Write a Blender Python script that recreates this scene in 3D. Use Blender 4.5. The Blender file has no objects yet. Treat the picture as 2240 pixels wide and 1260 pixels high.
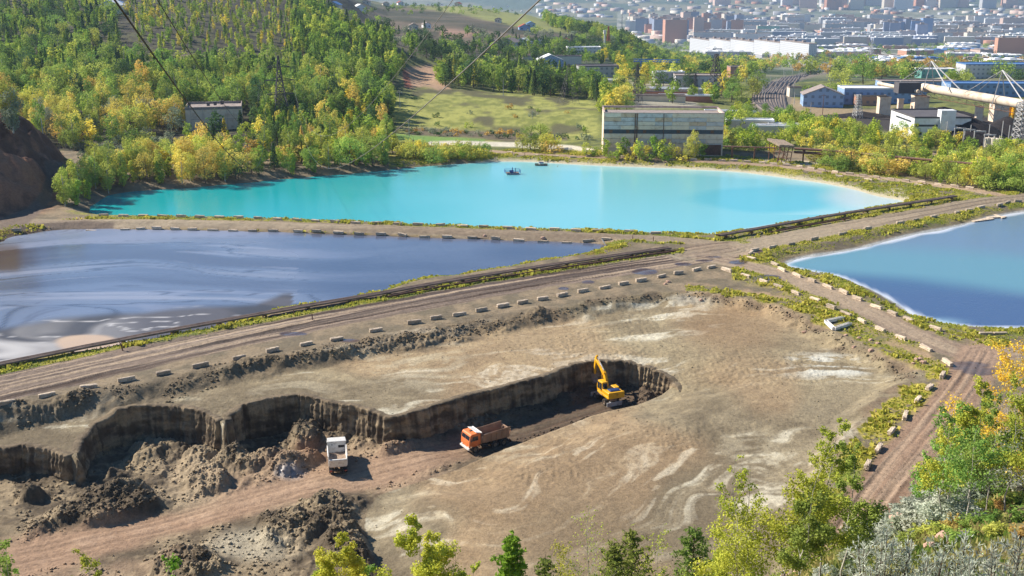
import bpy, math, random
import numpy as np
from mathutils import Vector, Matrix
R = math.radians
C = bpy.context.scene.collection
SC = bpy.context.scene
# ------------------------------------------------------------------ camera
F_PX = 2400.0                      # focal length in photo pixels (2240 wide)
H = 56.0
TH = math.atan(679/2400)
cd = bpy.data.cameras.new('camera'); cam = bpy.data.objects.new('camera', cd); C.objects.link(cam)
cam.location = (0, 0, H); cam.rotation_euler = (math.pi/2-TH, 0, 0)
cd.sensor_width = 36; cd.lens = F_PX*36/2240; cd.clip_start = 0.5; cd.clip_end = 30000
SC.camera = cam
SC.render.resolution_x = 1024; SC.render.resolution_y = 576
# ------------------------------------------------------------------ sky, sun, exposure
SUN_EL = R(38); LX, LY = 0.93, -0.37          # light travels towards +x and slightly towards the viewer
w = bpy.data.worlds.new('World'); SC.world = w; w.use_nodes = True
wn = w.node_tree; bg = wn.nodes['Background']
sky = wn.nodes.new('ShaderNodeTexSky'); sky.sky_type = 'NISHITA'; sky.sun_disc = False
sky.sun_elevation = SUN_EL; sky.sun_rotation = math.atan2(-LX, -LY)
sky.altitude = 300; sky.air_density = 1.0; sky.dust_density = 0.1; sky.ozone_density = 4.0
shs = wn.nodes.new('ShaderNodeHueSaturation'); shs.inputs['Saturation'].default_value = 1.2
wn.links.new(sky.outputs[0], shs.inputs['Color']); wn.links.new(shs.outputs[0], bg.inputs[0]); bg.inputs[1].default_value = 0.075
sd_ = bpy.data.lights.new('sun', 'SUN'); sun = bpy.data.objects.new('sun', sd_); C.objects.link(sun)
sd_.energy = 5.0; sd_.angle = R(0.53); sd_.color = (1.0, 0.93, 0.82)
n_ = math.hypot(LX, LY)
sun.rotation_euler = Vector((LX/n_*math.cos(SUN_EL), LY/n_*math.cos(SUN_EL), -math.sin(SUN_EL))).to_track_quat('-Z', 'Y').to_euler()
SC.view_settings.view_transform = 'Standard'; SC.view_settings.look = 'None'
SC.view_settings.exposure = 0.78; SC.view_settings.gamma = 1
SC.cycles.max_bounces = 6; SC.cycles.transparent_max_bounces = 8; SC.cycles.volume_bounces = 0
rnd = random.Random(7); rng = np.random.default_rng(7)
# ------------------------------------------------------------------ maths
cT, sT = math.cos(TH), math.sin(TH)
def G(px, py, z=0.0):
    """photo pixel -> point on the level z"""
    a = (px-1120)/F_PX; b = (py-630)/F_PX
    dy = cT-b*sT; dz = -sT-b*cT
    t = (z-H)/dz
    return (a*t, dy*t, z)
def GP(pts, z=0.0):
    return np.array([G(p[0], p[1], z)[:2] for p in pts])
def proj(x, y, z):
    dz = z-H
    zc = y*cT-dz*sT; yc = y*sT+dz*cT
    return 1120+F_PX*x/zc, 630-F_PX*yc/zc
def vn(x, y, s=0):
    xi = np.floor(x); yi = np.floor(y); fx = x-xi; fy = y-yi
    xi = xi.astype(np.int64); yi = yi.astype(np.int64)
    fx = fx*fx*(3-2*fx); fy = fy*fy*(3-2*fy)
    def h(a, b):
        v = (a*374761393+b*668265263+s*974634777) & 0xffffffff
        v = ((v ^ (v >> 13))*1274126177) & 0xffffffff
        return ((v ^ (v >> 16)) & 0xffff)/65535.0
    a = h(xi, yi); b = h(xi+1, yi); c = h(xi, yi+1); d = h(xi+1, yi+1)
    return (a*(1-fx)+b*fx)*(1-fy)+(c*(1-fx)+d*fx)*fy
def fbm(x, y, o=4, s=0, g=0.5):
    t = 0; a = 1; n = 0
    for i in range(o):
        t = t+a*vn(x, y, s+i*17); n += a; a *= g; x = x*2.03+13.7; y = y*2.03+7.1
    return t/n-0.5
def ridge(x, y, o=4, s=0):
    t = 0; a = 1; n = 0
    for i in range(o):
        t = t+a*(1-abs(2*vn(x, y, s+i*11)-1)); n += a; a *= .5; x = x*2.1+3.1; y = y*2.1+5.7
    return t/n
def ss(e0, e1, x):
    t = np.clip((x-e0)/(e1-e0), 0, 1); return t*t*(3-2*t)
def smooth_line(P, closed=False, k=2):
    P = np.asarray(P, float)
    for _ in range(k):
        Q = np.roll(P, -1, 0) if closed else P[1:]
        A = P if closed else P[:-1]
        N = np.empty((len(A)*2, P.shape[1])); N[0::2] = A*.75+Q*.25; N[1::2] = A*.25+Q*.75
        if not closed: N = np.vstack([P[:1], N, P[-1:]])
        P = N
    return P
def pdist(X, Y, P, closed=False, marg=30):
    """distance to a polyline (negative inside when closed), position along it"""
    P = np.asarray(P, float)
    out = np.full(X.shape, 1e4); al = np.zeros(X.shape)
    mn = P.min(0)-marg; mx = P.max(0)+marg
    m = (X > mn[0]) & (X < mx[0]) & (Y > mn[1]) & (Y < mx[1])
    if not m.any(): return out, al
    x = X[m]; y = Y[m]; d = np.full(x.shape, 1e8); aa = np.zeros(x.shape); ins = np.zeros(x.shape, bool); L = 0
    n = len(P)
    for i in range(n if closed else n-1):
        ax, ay = P[i]; bx, by = P[(i+1) % n]; ex, ey = bx-ax, by-ay; l2 = ex*ex+ey*ey+1e-12; l = math.sqrt(l2)
        t = np.clip(((x-ax)*ex+(y-ay)*ey)/l2, 0, 1)
        dd = (x-ax-t*ex)**2+(y-ay-t*ey)**2
        k = dd < d; d[k] = dd[k]; aa[k] = L+t[k]*l; L += l
        if closed:
            k = (ay > y) != (by > y)
            if k.any():
                xs = ax+(y-ay)*ex/(ey if ey else 1e-12); ins ^= k & (x < xs)
    d = np.sqrt(d)
    if closed: d[ins] *= -1
    out[m] = d; al[m] = aa
    return out, al
# ------------------------------------------------------------------ traced outlines (photo pixels)
WL = -1.2                                             # water level
POND_T = smooth_line(GP([(190,465),(215,440),(245,424),(300,418),(400,412),(480,405),(560,398),(640,390),(720,384),(800,377),(870,370),(930,364),(990,359),(1040,356),(1080,353),(1150,353),(1230,358),(1330,363),(1430,366),(1530,371),(1620,376),(1680,383),(1740,392),(1800,400),(1860,412),(1900,425),(1940,433),(1990,440),(1900,458),(1800,475),(1700,492),(1620,505),(1560,514),(1500,514),(1300,506),(1100,500),(900,492),(750,486),(600,481),(450,477),(300,474),(220,472)], WL), True)
POND_L = smooth_line(GP([(-500,560),(-100,545),(0,532),(20,520),(60,512),(100,504),(170,501),(300,501),(420,504),(520,505),(640,509),(750,513),(900,519),(1050,523),(1200,529),(1290,531),(1330,536),(1320,545),(1290,552),(1240,562),(1180,572),(1100,587),(1030,598),(980,605),(930,611),(885,620),(850,633),(800,646),(740,658),(650,668),(580,680),(560,700),(420,725),(300,747),(200,765),(100,780),(0,800),(-200,835),(-500,900)], WL), True)
POND_R = smooth_line(GP([(2600,420),(2240,463),(2170,475),(2120,490),(2060,503),(2000,513),(1940,528),(1880,545),(1800,558),(1750,565),(1715,578),(1740,588),(1790,598),(1840,605),(1880,622),(1930,645),(1960,665),(2000,690),(2050,703),(2100,712),(2160,716),(2240,718),(2600,725)], WL), True)
DIKE = smooth_line(GP([(60,486),(250,484),(500,487),(800,496),(1100,508),(1300,515),(1480,524),(1600,536)]))
HAUL = smooth_line(GP([(-400,935),(0,845),(200,800),(420,750),(640,705),(900,655),(1150,612),(1350,582),(1500,560),(1600,545)]))
HAUL2 = smooth_line(GP([(1500,560),(1620,541),(1800,505),(1950,479),(2080,455),(2150,441),(2240,432),(2500,405)]))
BACK = smooth_line(GP([(2240,436),(2190,428),(2130,415),(2000,398),(1860,381),(1700,363),(1500,352),(1300,344),(1150,334),(1060,327)]))
BRANCH = smooth_line(GP([(1540,560),(1640,582),(1720,602),(1800,635),(1880,670),(1960,712),(2040,748),(2110,775),(2200,775),(2400,750)]))
LOWER = smooth_line(GP([(2150,770),(2110,840),(2050,920),(1990,990),(1930,1060),(1890,1120),(1830,1200)]))
BASIN = smooth_line(GP([(-400,985),(-50,905),(100,880),(230,862),(330,842),(420,825),(520,805),(640,782),(740,762),(830,744),(915,729),(1000,714),(1100,701),(1180,689),(1270,673),(1350,658),(1430,645),(1530,645),(1600,655),(1680,668),(1740,688),(1790,715),(1850,745),(1920,780),(1990,800),(2005,818),(1955,862),(1900,905),(1852,958),(1822,1018),(1798,1088),(1770,1180),(1750,1400),(900,1500),(-400,1500)], -0.5), True)
PT = -1.5; FL = -6.2                                # tailings surface and pit floor
WALL_PX = [(-120,950),(0,955),(50,950),(110,957),(150,967),(165,974),(163,958),(170,942),(200,916),(250,895),(330,883),(400,883),(450,894),(478,908),(490,918),(492,906),(500,896),(530,881),(600,866),(660,859),(700,870),(760,880),(810,891),(852,905),(885,899),(940,885),(1010,863),(1100,842),(1180,820),(1250,796),(1300,787),(1380,785),(1430,793),(1475,808),(1492,832)]
WALL = GP(WALL_PX, PT)
LIP = GP([(1492,832),(1488,850),(1450,872),(1390,893),(1300,912),(1200,945),(1110,972)], -4.5)
LIP = np.vstack([LIP, GP([(1000,1008),(900,1035),(830,1055),(805,1085),(800,1120),(812,1160),(835,1210),(880,1290),(900,1400),(-500,1500)], -4.3)])
PIT = np.vstack([GP([(-500,1100),(-300,960)], PT), WALL, LIP[1:]])
PROAD = smooth_line(GP([(-200,1290),(0,1235),(150,1200),(300,1162),(450,1125),(600,1085),(760,1045),(880,1018),(1000,988),(1100,955),(1200,928),(1290,900),(1350,880)], FL))
CLIFF_C = (-166.0, 290.0)
TPX = [-900,-200,100,400,700,850,1000,1150,1300,1500,1800,2240,3000]
TY = [280,300,360,430,520,650,800,1000,1250,1600,2100,3000,4200,5500,7500,11000]
TZ = np.array([
 [0,0,0,0,0,0,0,0,0,0,0,0,0],
 [1,1,.5,0,0,0,0,0,0,0,0,0,0],
 [5,4,2,1,1.5,.5,0,0,0,0,0,0,0],
 [11,9,6,3,3,1.5,1,0,0,0,0,0,0],
 [22,19,14,12,8,7,3,1,0,-1,-1,-1,-1],
 [38,32,27,27,20,18,4,1,-2,-4,-4,-4,-4],
 [55,48,42,42,36,13,6,2,-5,-13,-13,-13,-13],
 [75,70,66,62,52,13,10,5,-6,-28,-28,-28,-28],
 [95,92,90,80,46,17,14,8,-3,-42,-42,-42,-42],
 [100,100,100,80,40,20,17,5,-25,-62,-62,-62,-62],
 [80,80,80,60,0,-10,-30,-50,-80,-85,-85,-85,-85],
 [-60,-60,-60,-80,-100,-110,-118,-118,-118,-118,-118,-118,-118],
 [-128]*13, [-95,-95,-95,-95,-95,-95,-92,-90,-92,-98,-97,-90,-90],
 [40,40,40,40,40,45,40,35,30,15,20,35,35],
 [260,260,260,260,270,280,280,290,280,250,260,270,270]], float)
def table(X, Y):
    ax = 1120+F_PX*(X/np.maximum(Y, 1))/(cT+H/np.maximum(Y, 60)*sT)
    i = np.clip(np.searchsorted(TPX, ax)-1, 0, len(TPX)-2); xp = np.array(TPX, float)
    fx = np.clip((ax-xp[i])/(xp[i+1]-xp[i]), 0, 1); fx = fx*fx*(3-2*fx)*.5+fx*.5
    ly = np.log(np.maximum(Y, 1)); yp = np.log(np.array(TY, float))
    j = np.clip(np.searchsorted(yp, ly)-1, 0, len(TY)-2)
    fy = np.clip((ly-yp[j])/(yp[j+1]-yp[j]), 0, 1)
    a = TZ[j, i]*(1-fx)+TZ[j, i+1]*fx; b = TZ[j+1, i]*(1-fx)+TZ[j+1, i+1]*fx
    z = a*(1-fy)+b*fy
    return np.where(Y < 280, 0, z)
def fore(X, Y):
    r = np.maximum(Y, 1e-3); u = X/r
    ds = np.radians(np.interp(u, [-.6,.05,.25,.278,.32,.375,.42,.47,.51,.62], [35.5,34.5,32.3,30.7,29.2,27.8,25.4,24.0,23.2,22.0]))
    Rs = H/np.tan(ds)
    f = np.clip((r-15)/(Rs-15), 0, 1.3)**.75
    dep = R(33)+(ds-R(33))*f
    h = H-r*np.tan(dep)
    h15 = H-15*math.tan(R(33))
    h = np.where(r < 15, (H-1.8)+(h15-H+1.8)*r/15, h)
    return h+fbm(X*.25, Y*.25, 3, 90)*1.2*ss(12, 30, r)-.3
# spoil heaps inside the pit: photo position, radius (m), height (m)
HEAPS = [(340,968,4.5,1.6),(380,975,3.5,1.2),(235,1035,3,.8),(440,985,4,1.8),(455,1015,3.5,1.6),(445,1050,4,1.5),(480,1005,3,1.2),(515,990,3.6,3.0),(545,1005,3.5,1.8),(590,1000,4,2.0),(625,1010,4,1.9),(655,1000,3.5,1.3),(662,940,3.2,3.6),(690,925,3,2.8),(720,950,4,1.4),(800,955,4,1.2),(640,950,3,1.6),(250,1075,5,2.2),(200,1085,4,1.8),(290,1100,4.5,1.7),(170,1115,4.5,1.5),(240,1120,5,1.6),(60,1072,2.2,1.5),(95,1150,3,.7),(870,985,3.2,.9),(650,1140,6,1.4),(700,1115,6,1.5),(740,1100,5,1.2),(610,1165,4,.9),(400,1225,5,1.5),(440,1245,4,1.2),(760,1170,4,1.6),(770,1215,4,1.3),(1400,868,4,.9),(1440,850,3.5,1.4),(1470,838,3,1.6),(1240,870,4,.8),(1170,905,4,.5)]
BERMS = smooth_line(GP([(60,903),(180,880),(270,868),(360,862),(440,838),(540,806),(640,795),(720,778),(800,762),(880,752),(960,745),(1040,722),(1110,707),(1180,698)], -1), k=1)
def height(X, Y):
    z = table(X, Y)
    z = z+fbm(X*.02, Y*.02, 4, 5)*np.interp(Y, [300,500,1500,6000,9000], [0,5,8,12,60])
    z = z+fbm(X*.4, Y*.4, 3, 3)*.25
    # cliff bank at the left
    d = np.hypot((X-CLIFF_C[0])/1.0, (Y-CLIFF_C[1])/1.15)+fbm(X*.08, Y*.08, 4, 8)*14
    z = z+17*ss(48, 27, d)+ss(44, 33, d)*ridge(X*.15, Y*.15, 4, 9)*2.5
    # gully behind the meadow
    gx, gy, _ = G(905, 175, 3)
    z = z-7*np.exp(-(((X-gx)/14)**2+((Y-gy)/40)**2))
    # basin
    m = Y < 260
    B = np.full(X.shape, 1e4); x, y = X[m], Y[m]
    wx = x+fbm(x*.3, y*.3, 3, 21)*3; wy = y+fbm(x*.3, y*.3, 3, 22)*3
    sdb, _ = pdist(wx, wy, BASIN, True)
    zz = z[m]
    ins = ss(.5, -4.2, sdb)
    near = ss(150, 122, y)                                  # surface sinks towards the near side
    east = ss(18, 45, x)
    surf = PT-near*2.2*(1-.6*east)
    sdl, _ = pdist(wx, wy, LIP, False, 40)
    surf = surf-2.6*np.exp(-(sdl/7.0)**2)*(1-.75*ss(4, 30, x)*ss(150, 165, y))
    surf = surf+fbm(x*.07, y*.07, 3, 31)*.5+fbm(x*.5, y*.5, 3, 32)*.12
    # cracked crust and rough clods in parts of the tailings
    rg = ss(.05, .25, fbm(x*.05, y*.05, 3, 33))
    surf = surf+rg*(ridge(x*1.3, y*1.3, 3, 34)-.6)*.25
    zz = zz*(1-ins)+surf*ins
    # berm of clods
    db, _ = pdist(x+fbm(x*.25, y*.25, 2, 41)*5, y+fbm(x*.25, y*.25, 2, 42)*5, BERMS)
    bm_ = np.exp(-(db/1.7)**2)*ss(.2, .7, vn(x*.16, y*.16, 43))
    zz = zz+bm_*(ridge(x*1.4, y*1.4, 5, 44)*.95)
    rim = ss(4.5, 0, abs(sdb+1))*ss(-.1, .2, fbm(x*.1, y*.1, 2, 47))*(y > 150)
    zz = zz+rim*(ridge(x*.9, y*.9, 5, 48)-.5)*.4
    # pit
    sdp, _ = pdist(x, y, PIT, True)
    inp = sdp < 0
    if inp.any():
        xi, yi = x[inp], y[inp]; d = -sdp[inp]
        dl, _ = pdist(xi, yi, LIP, False, 60)
        dw, _ = pdist(xi, yi, WALL, False, 60)
        dr0, _ = pdist(xi, yi, PROAD, False, 60)
        fl = FL+fbm(xi*.12, yi*.12, 3, 51)*.8+(ridge(xi*.6, yi*.6, 5, 52)-.45)*.9*ss(-.16, .08, fbm(xi*.1, yi*.1, 2, 56))*ss(2.5, 5, dr0)
        hsum = np.zeros(xi.shape); dr = dr0; fl = fl-.9*ss(5, 12, dr)*ss(4, -18, xi)*ss(16, 3, dw)
        for (px, py, r, h) in HEAPS:
            cx, cy, _ = G(px, py, FL+h*.4)
            q = np.hypot(xi-cx+fbm(xi*.3, yi*.3, 2, px)*r*.6, yi-cy+fbm(xi*.3, yi*.3, 2, py)*r*.6)/r
            hsum = np.maximum(hsum, h*ss(1, .15, q))
        dr, _ = pdist(xi, yi, PROAD, False, 60)
        off = ss(2.6, 4.5, dr)
        # talus along the wall foot
        hsum = np.maximum(hsum, .7*ss(4.0, .8, dw)*(.1+vn(xi*.2, yi*.2, 55)))
        fl = fl+off*(hsum*.85+ss(.05, .9, hsum)*((ridge(xi*.45, yi*.45, 5, 53)-.5)*1.2+(ridge(xi*1.5, yi*1.5, 4, 54)-.5)*.8))
        # wheel ruts
        rut = np.exp(-((dr-1.0)/.28)**2)+np.exp(-((dr-2.1)/.25)**2)*.6+np.exp(-((dr-3.1)/.25)**2)*.5
        fl = fl-rut*.09*(.5+vn(xi*.4, yi*.4, 58))
        step = ss(0, .45, np.minimum(dw, 50)-.05)
        lipb = ss(0, 1.6, dl)
        f = np.where(dw < dl, step, lipb)
        zi = zz[inp]; zz[inp] = zi*(1-f)+fl*f
    # roads: ruts
    for P, wdt, amp in ((HAUL, 6.5, .22), (LOWER, 3, .16), (BRANCH, 3, .05)):
        dd, al = pdist(x, y, P)
        k = ss(wdt, wdt-1.5, dd)
        rr = fbm(al*.035+7, dd*1.6, 3, 61)
        zz = zz+k*rr*amp*2.0*(1-ins)
    z[m] = zz
    # ponds
    for P, sh in ((POND_T, .3), (POND_L, .35), (POND_R, .28)):
        d, _ = pdist(X, Y, P, True, 16)
        d = d+fbm(X*.2, Y*.2, 3, 71)*np.where(d < 50, 1.6, 0)
        k = np.clip(WL+d*sh, WL-1.6, 1e3)
        z = np.where(d < 9, np.minimum(z, np.maximum(k, WL-1.6)), z)
    return np.maximum(z, fore(X, Y))
# ------------------------------------------------------------------ mesh + material helpers
def srgb(r, g, b):
    f = lambda c: (c/255/12.92) if c/255 <= .04045 else ((c/255+.055)/1.055)**2.4
    return np.array([f(r), f(g), f(b)])
def tag(o, label=None, cat=None, group=None, kind=None):
    if label: o['label'] = label
    if cat: o['category'] = cat
    if group: o['group'] = group
    if kind: o['kind'] = kind
    return o
def mesh_np(name, V, Fq, mats, parent=None, attrs=None, smooth=False, midx=None):
    me = bpy.data.meshes.new(name)
    V = np.ascontiguousarray(V, np.float32); Fq = np.ascontiguousarray(Fq, np.int32)
    n, k = Fq.shape
    me.vertices.add(len(V)); me.vertices.foreach_set('co', V.ravel())
    me.loops.add(n*k); me.loops.foreach_set('vertex_index', Fq.ravel())
    me.polygons.add(n); me.polygons.foreach_set('loop_start', np.arange(0, n*k, k, dtype=np.int32))
    if smooth: me.polygons.foreach_set('use_smooth', np.ones(n, bool))
    if attrs:
        for an, (ty, dom, dat) in attrs.items():
            a = me.attributes.new(an, ty, dom)
            a.data.foreach_set('color' if ty == 'FLOAT_COLOR' else 'value', np.ascontiguousarray(dat, np.float32).ravel())
    for m in (mats if isinstance(mats, (list, tuple)) else [mats]): me.materials.append(m)
    if midx is not None: me.polygons.foreach_set('material_index', np.ascontiguousarray(midx, np.int32))
    me.update(calc_edges=True)
    o = bpy.data.objects.new(name, me); C.objects.link(o)
    if parent: o.parent = parent
    return o
class NT:
    def __init__(s, name):
        s.m = bpy.data.materials.new(name); s.m.use_nodes = True; s.t = s.m.node_tree
        s.b = s.t.nodes['Principled BSDF']; s.out = s.t.nodes['Material Output']
    def n(s, ty, **kw):
        x = s.t.nodes.new(ty)
        for k, v in kw.items():
            if k in x.inputs: x.inputs[k].default_value = v
            else: setattr(x, k, v)
        return x
    def l(s, a, b): s.t.links.new(a, b)
    def noise(s, scale, detail=4, vec=None, rough=.55, dist=0.0):
        x = s.n('ShaderNodeTexNoise'); x.inputs['Scale'].default_value = scale; x.inputs['Detail'].default_value = detail
        x.inputs['Roughness'].default_value = rough; x.inputs['Distortion'].default_value = dist
        if vec is not None: s.l(vec, x.inputs['Vector'])
        return x.outputs['Fac']
    def ramp(s, fac, pts):
        x = s.n('ShaderNodeValToRGB'); e = x.color_ramp.elements
        while len(e) < len(pts): e.new(.5)
        for i, (p, c) in enumerate(pts): e[i].position = p; e[i].color = (*c, 1) if len(c) == 3 else c
        s.l(fac, x.inputs[0]); return x.outputs[0]
    def mix(s, a, b, fac, mode='MIX'):
        x = s.n('ShaderNodeMix', data_type='RGBA', blend_type=mode)
        for k, v in ((6, a), (7, b)):
            if hasattr(v, 'type') and not isinstance(v, (tuple, list)): s.l(v, x.inputs[k])
            else: x.inputs[k].default_value = (*v, 1) if len(v) == 3 else v
        if hasattr(fac, 'type'): s.l(fac, x.inputs[0])
        else: x.inputs[0].default_value = fac
        return x.outputs[2]
    def rng(s, v, a, b, c, d):
        x = s.n('ShaderNodeMapRange'); s.l(v, x.inputs[0])
        for i, k in enumerate((a, b, c, d)): x.inputs[i+1].default_value = k
        return x.outputs[0]
    def bump(s, h, strength=.5, dist=.1, prev=None):
        x = s.n('ShaderNodeBump'); x.inputs['Strength'].default_value = strength; x.inputs['Distance'].default_value = dist
        s.l(h, x.inputs['Height'])
        if prev is not None: s.l(prev, x.inputs['Normal'])
        return x.outputs[0]
    def pos(s): return s.n('ShaderNodeNewGeometry').outputs['Position']
    def obj(s): return s.n('ShaderNodeTexCoord').outputs['Object']
def simple(name, col, rough=.7, var=.2, scale=3.0, metal=0.0, bump=.3, bdist=.03, dirt=None, spec=.4, rnd_=0.0):
    t = NT(name); p = t.obj()
    n1 = t.noise(scale, 5, p); n2 = t.noise(scale*7, 3, p)
    c = t.mix(tuple(np.array(col)*(1-var)), tuple(np.minimum(np.array(col)*(1+var), .9)), t.rng(n1, .3, .7, 0, 1))
    if dirt is not None: c = t.mix(c, dirt, t.rng(t.noise(scale*1.7, 6, p, .65), .5, .68, 0, .75))
    if rnd_:
        oi = t.n('ShaderNodeObjectInfo'); hs = t.n('ShaderNodeHueSaturation'); t.l(c, hs.inputs['Color'])
        t.l(t.rng(oi.outputs['Random'], 0, 1, 1-rnd_, 1+rnd_), hs.inputs['Value']); c = hs.outputs[0]
    t.l(c, t.b.inputs['Base Color']); t.b.inputs['Roughness'].default_value = rough
    t.b.inputs['Metallic'].default_value = metal; t.b.inputs['Specular IOR Level'].default_value = spec
    if bump: t.l(t.bump(n2, bump, bdist), t.b.inputs['Normal'])
    return t.m
# ground: colours live in an attribute (real surface colours), fine variation and relief in nodes
t = NT('earth'); p = t.pos()
ca = t.n('ShaderNodeAttribute', attribute_name='Col'); wa = t.n('ShaderNodeAttribute', attribute_name='wet')
n1 = t.noise(1.1, 6, p, .62); n2 = t.noise(6.0, 5, p, .6)
v = t.mix(t.ramp(n1, [(.28, (.74, .73, .72)), (.5, (1, 1, 1)), (.75, (1.2, 1.2, 1.18))]), t.ramp(n2, [(.25, (.72, .72, .72)), (.5, (1, 1, 1)), (.75, (1.2, 1.2, 1.2))]), 1, 'MULTIPLY')
n3 = t.noise(2.7, 5, p, .65)
v = t.mix(v, t.ramp(n3, [(.3, (.66, .64, .62)), (.48, (1, 1, 1)), (.7, (1.18, 1.18, 1.16))]), .8, 'MULTIPLY')
vo = t.n('ShaderNodeTexVoronoi', feature='DISTANCE_TO_EDGE'); vo.inputs['Scale'].default_value = .9
nzc = t.n('ShaderNodeTexNoise'); nzc.inputs['Scale'].default_value = .6; t.l(p, nzc.inputs['Vector']); vm = t.n('ShaderNodeVectorMath', operation='MULTIPLY_ADD'); t.l(nzc.outputs['Color'], vm.inputs[0]); vm.inputs[1].default_value = (3, 3, 3); t.l(p, vm.inputs[2]); t.l(vm.outputs[0], vo.inputs['Vector'])
ck = t.n('ShaderNodeMath', operation='MULTIPLY'); t.l(t.rng(vo.outputs[0], 0, .035, 1, 0), ck.inputs[0]); t.l(t.rng(t.noise(.12, 3, p), .5, .62, 0, .45), ck.inputs[1])
v = t.mix(v, (.5, .48, .46), ck.outputs[0], 'MULTIPLY')
t.l(t.mix(ca.outputs[0], v, .95, 'MULTIPLY'), t.b.inputs['Base Color'])
t.l(t.rng(wa.outputs['Fac'], 0, 1, .95, .12), t.b.inputs['Roughness'])
t.b.inputs['Specular IOR Level'].default_value = .35
st = t.n('ShaderNodeBump'); st.inputs['Distance'].default_value = .22; t.l(n1, st.inputs['Height']); t.l(t.rng(wa.outputs['Fac'], 0, 1, .75, .05), st.inputs['Strength'])
st2 = t.n('ShaderNodeBump'); st2.inputs['Distance'].default_value = .05; t.l(n2, st2.inputs['Height']); t.l(t.rng(wa.outputs['Fac'], 0, 1, .8, .02), st2.inputs['Strength']); t.l(st.outputs[0], st2.inputs['Normal'])
st3 = t.n('ShaderNodeBump'); st3.inputs['Distance'].default_value = .12; st3.inputs['Strength'].default_value = .6; t.l(n3, st3.inputs['Height']); t.l(st2.outputs[0], st3.inputs['Normal'])
nm_ = t.n('ShaderNodeMix', data_type='VECTOR'); t.l(wa.outputs['Fac'], nm_.inputs[0]); t.l(st3.outputs[0], nm_.inputs[4]); t.l(st2.outputs[0], nm_.inputs[5]); t.l(nm_.outputs[1], t.b.inputs['Normal'])
M_EARTH = t.m
def water_mat(name, rip, rough, spec=.5, bdist=.02, ior=1.33):
    t = NT(name); p = t.pos()
    ca = t.n('ShaderNodeAttribute', attribute_name='Col'); wa = t.n('ShaderNodeAttribute', attribute_name='wet')
    t.l(ca.outputs[0], t.b.inputs['Base Color'])
    mp = t.n('ShaderNodeMapping'); mp.inputs['Scale'].default_value = (.7, 1.5, 1); t.l(p, mp.inputs[0])
    n = t.noise(1.3, 4, mp.outputs[0], .6)
    bp = t.n('ShaderNodeBump'); bp.inputs['Distance'].default_value = bdist; t.l(n, bp.inputs['Height'])
    t.l(t.rng(wa.outputs['Fac'], .6, 1, .1, rip), bp.inputs['Strength'])
    t.l(bp.outputs[0], t.b.inputs['Normal'])
    t.l(t.rng(wa.outputs['Fac'], 0, 1, .5, rough), t.b.inputs['Roughness'])
    t.b.inputs['IOR'].default_value = ior; t.b.inputs['Specular IOR Level'].default_value = spec
    return t.m
# ------------------------------------------------------------------ ground grid
du = np.arange(-.5, .5001, .00112); side = np.array([.504, .51, .52, .535, .555, .58, .61, .66, .72, .8])
U = np.concatenate([-side[::-1], du, side])
YR = np.concatenate([np.arange(1.5, 30, .6), np.arange(30, 94, .8), np.arange(94, 125, .24), np.arange(125, 180, .24), np.arange(180, 262, .36), np.arange(262, 420, .8),
                     np.geomspace(420, 1500, 150), np.geomspace(1520, 11000, 130)])
NU, NY = len(U), len(YR)
GX = (U[None, :]*YR[:, None]); GY = np.repeat(YR[:, None], NU, 1)
gx = GX.ravel(); gy = GY.ravel()
gz = height(gx, gy)
print('grid', NU, NY, NU*NY)
def zat(x, y):
    """height of the built ground (bilinear in the grid)"""
    x = np.atleast_1d(np.asarray(x, float)); y = np.atleast_1d(np.asarray(y, float))
    j = np.clip(np.searchsorted(YR, y)-1, 0, NY-2); u = x/np.maximum(y, .1)
    i = np.clip(np.searchsorted(U, u)-1, 0, NU-2)
    fy = np.clip((y-YR[j])/(YR[j+1]-YR[j]), 0, 1); fx = np.clip((u-U[i])/(U[i+1]-U[i]), 0, 1)
    Z = gz.reshape(NY, NU)
    return (Z[j, i]*(1-fx)+Z[j, i+1]*fx)*(1-fy)+(Z[j+1, i]*(1-fx)+Z[j+1, i+1]*fx)*fy
def Z1(x, y): return float(zat(x, y)[0])
# first-hit lookup: photo pixel -> ground
def hit(px, py, zoff=0.0, ymin=60):
    a = (px-1120)/F_PX; b = (py-630)/F_PX; dy = cT-b*sT; dz = -sT-b*cT
    ys = np.concatenate([np.arange(ymin, 400, .5), np.geomspace(400, 10500, 900)])
    t = ys/dy; xs = a*t; zs = H+dz*t
    k = np.nonzero(zs <= zat(xs, ys)+zoff)[0]
    k = k[0] if len(k) else len(ys)-1
    return (float(xs[k]), float(ys[k]), float(zat(xs[k], ys[k])[0]))
# ---- colours
def paint(col, mask, c):
    m = mask[:, None]; return col*(1-m)+np.asarray(c)[None, :]*m
def vary(c1, c2, f):
    return srgb(*c1)[None, :]*(1-f[:, None])+srgb(*c2)[None, :]*f[:, None]
N1 = fbm(gx*.06, gy*.06, 4, 101); N2 = fbm(gx*.35, gy*.35, 4, 102); N3 = fbm(gx*1.6, gy*1.6, 3, 103)
FAR = gy > 700
fN = fbm(gx*.012, gy*.02, 5, 104)
col = vary((86, 92, 50), (120, 122, 62), ss(-.15, .2, N2+N1))                  # general ground
col = np.where(FAR[:, None], vary((62, 78, 50), (118, 116, 92), ss(-.12, .16, fN)), col)
wet = np.zeros(gx.shape)
hill = (GY.ravel() > 255) & (gx < G(860, 330)[0]+0*gx)
AX, AY = proj(gx, gy, gz)
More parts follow.
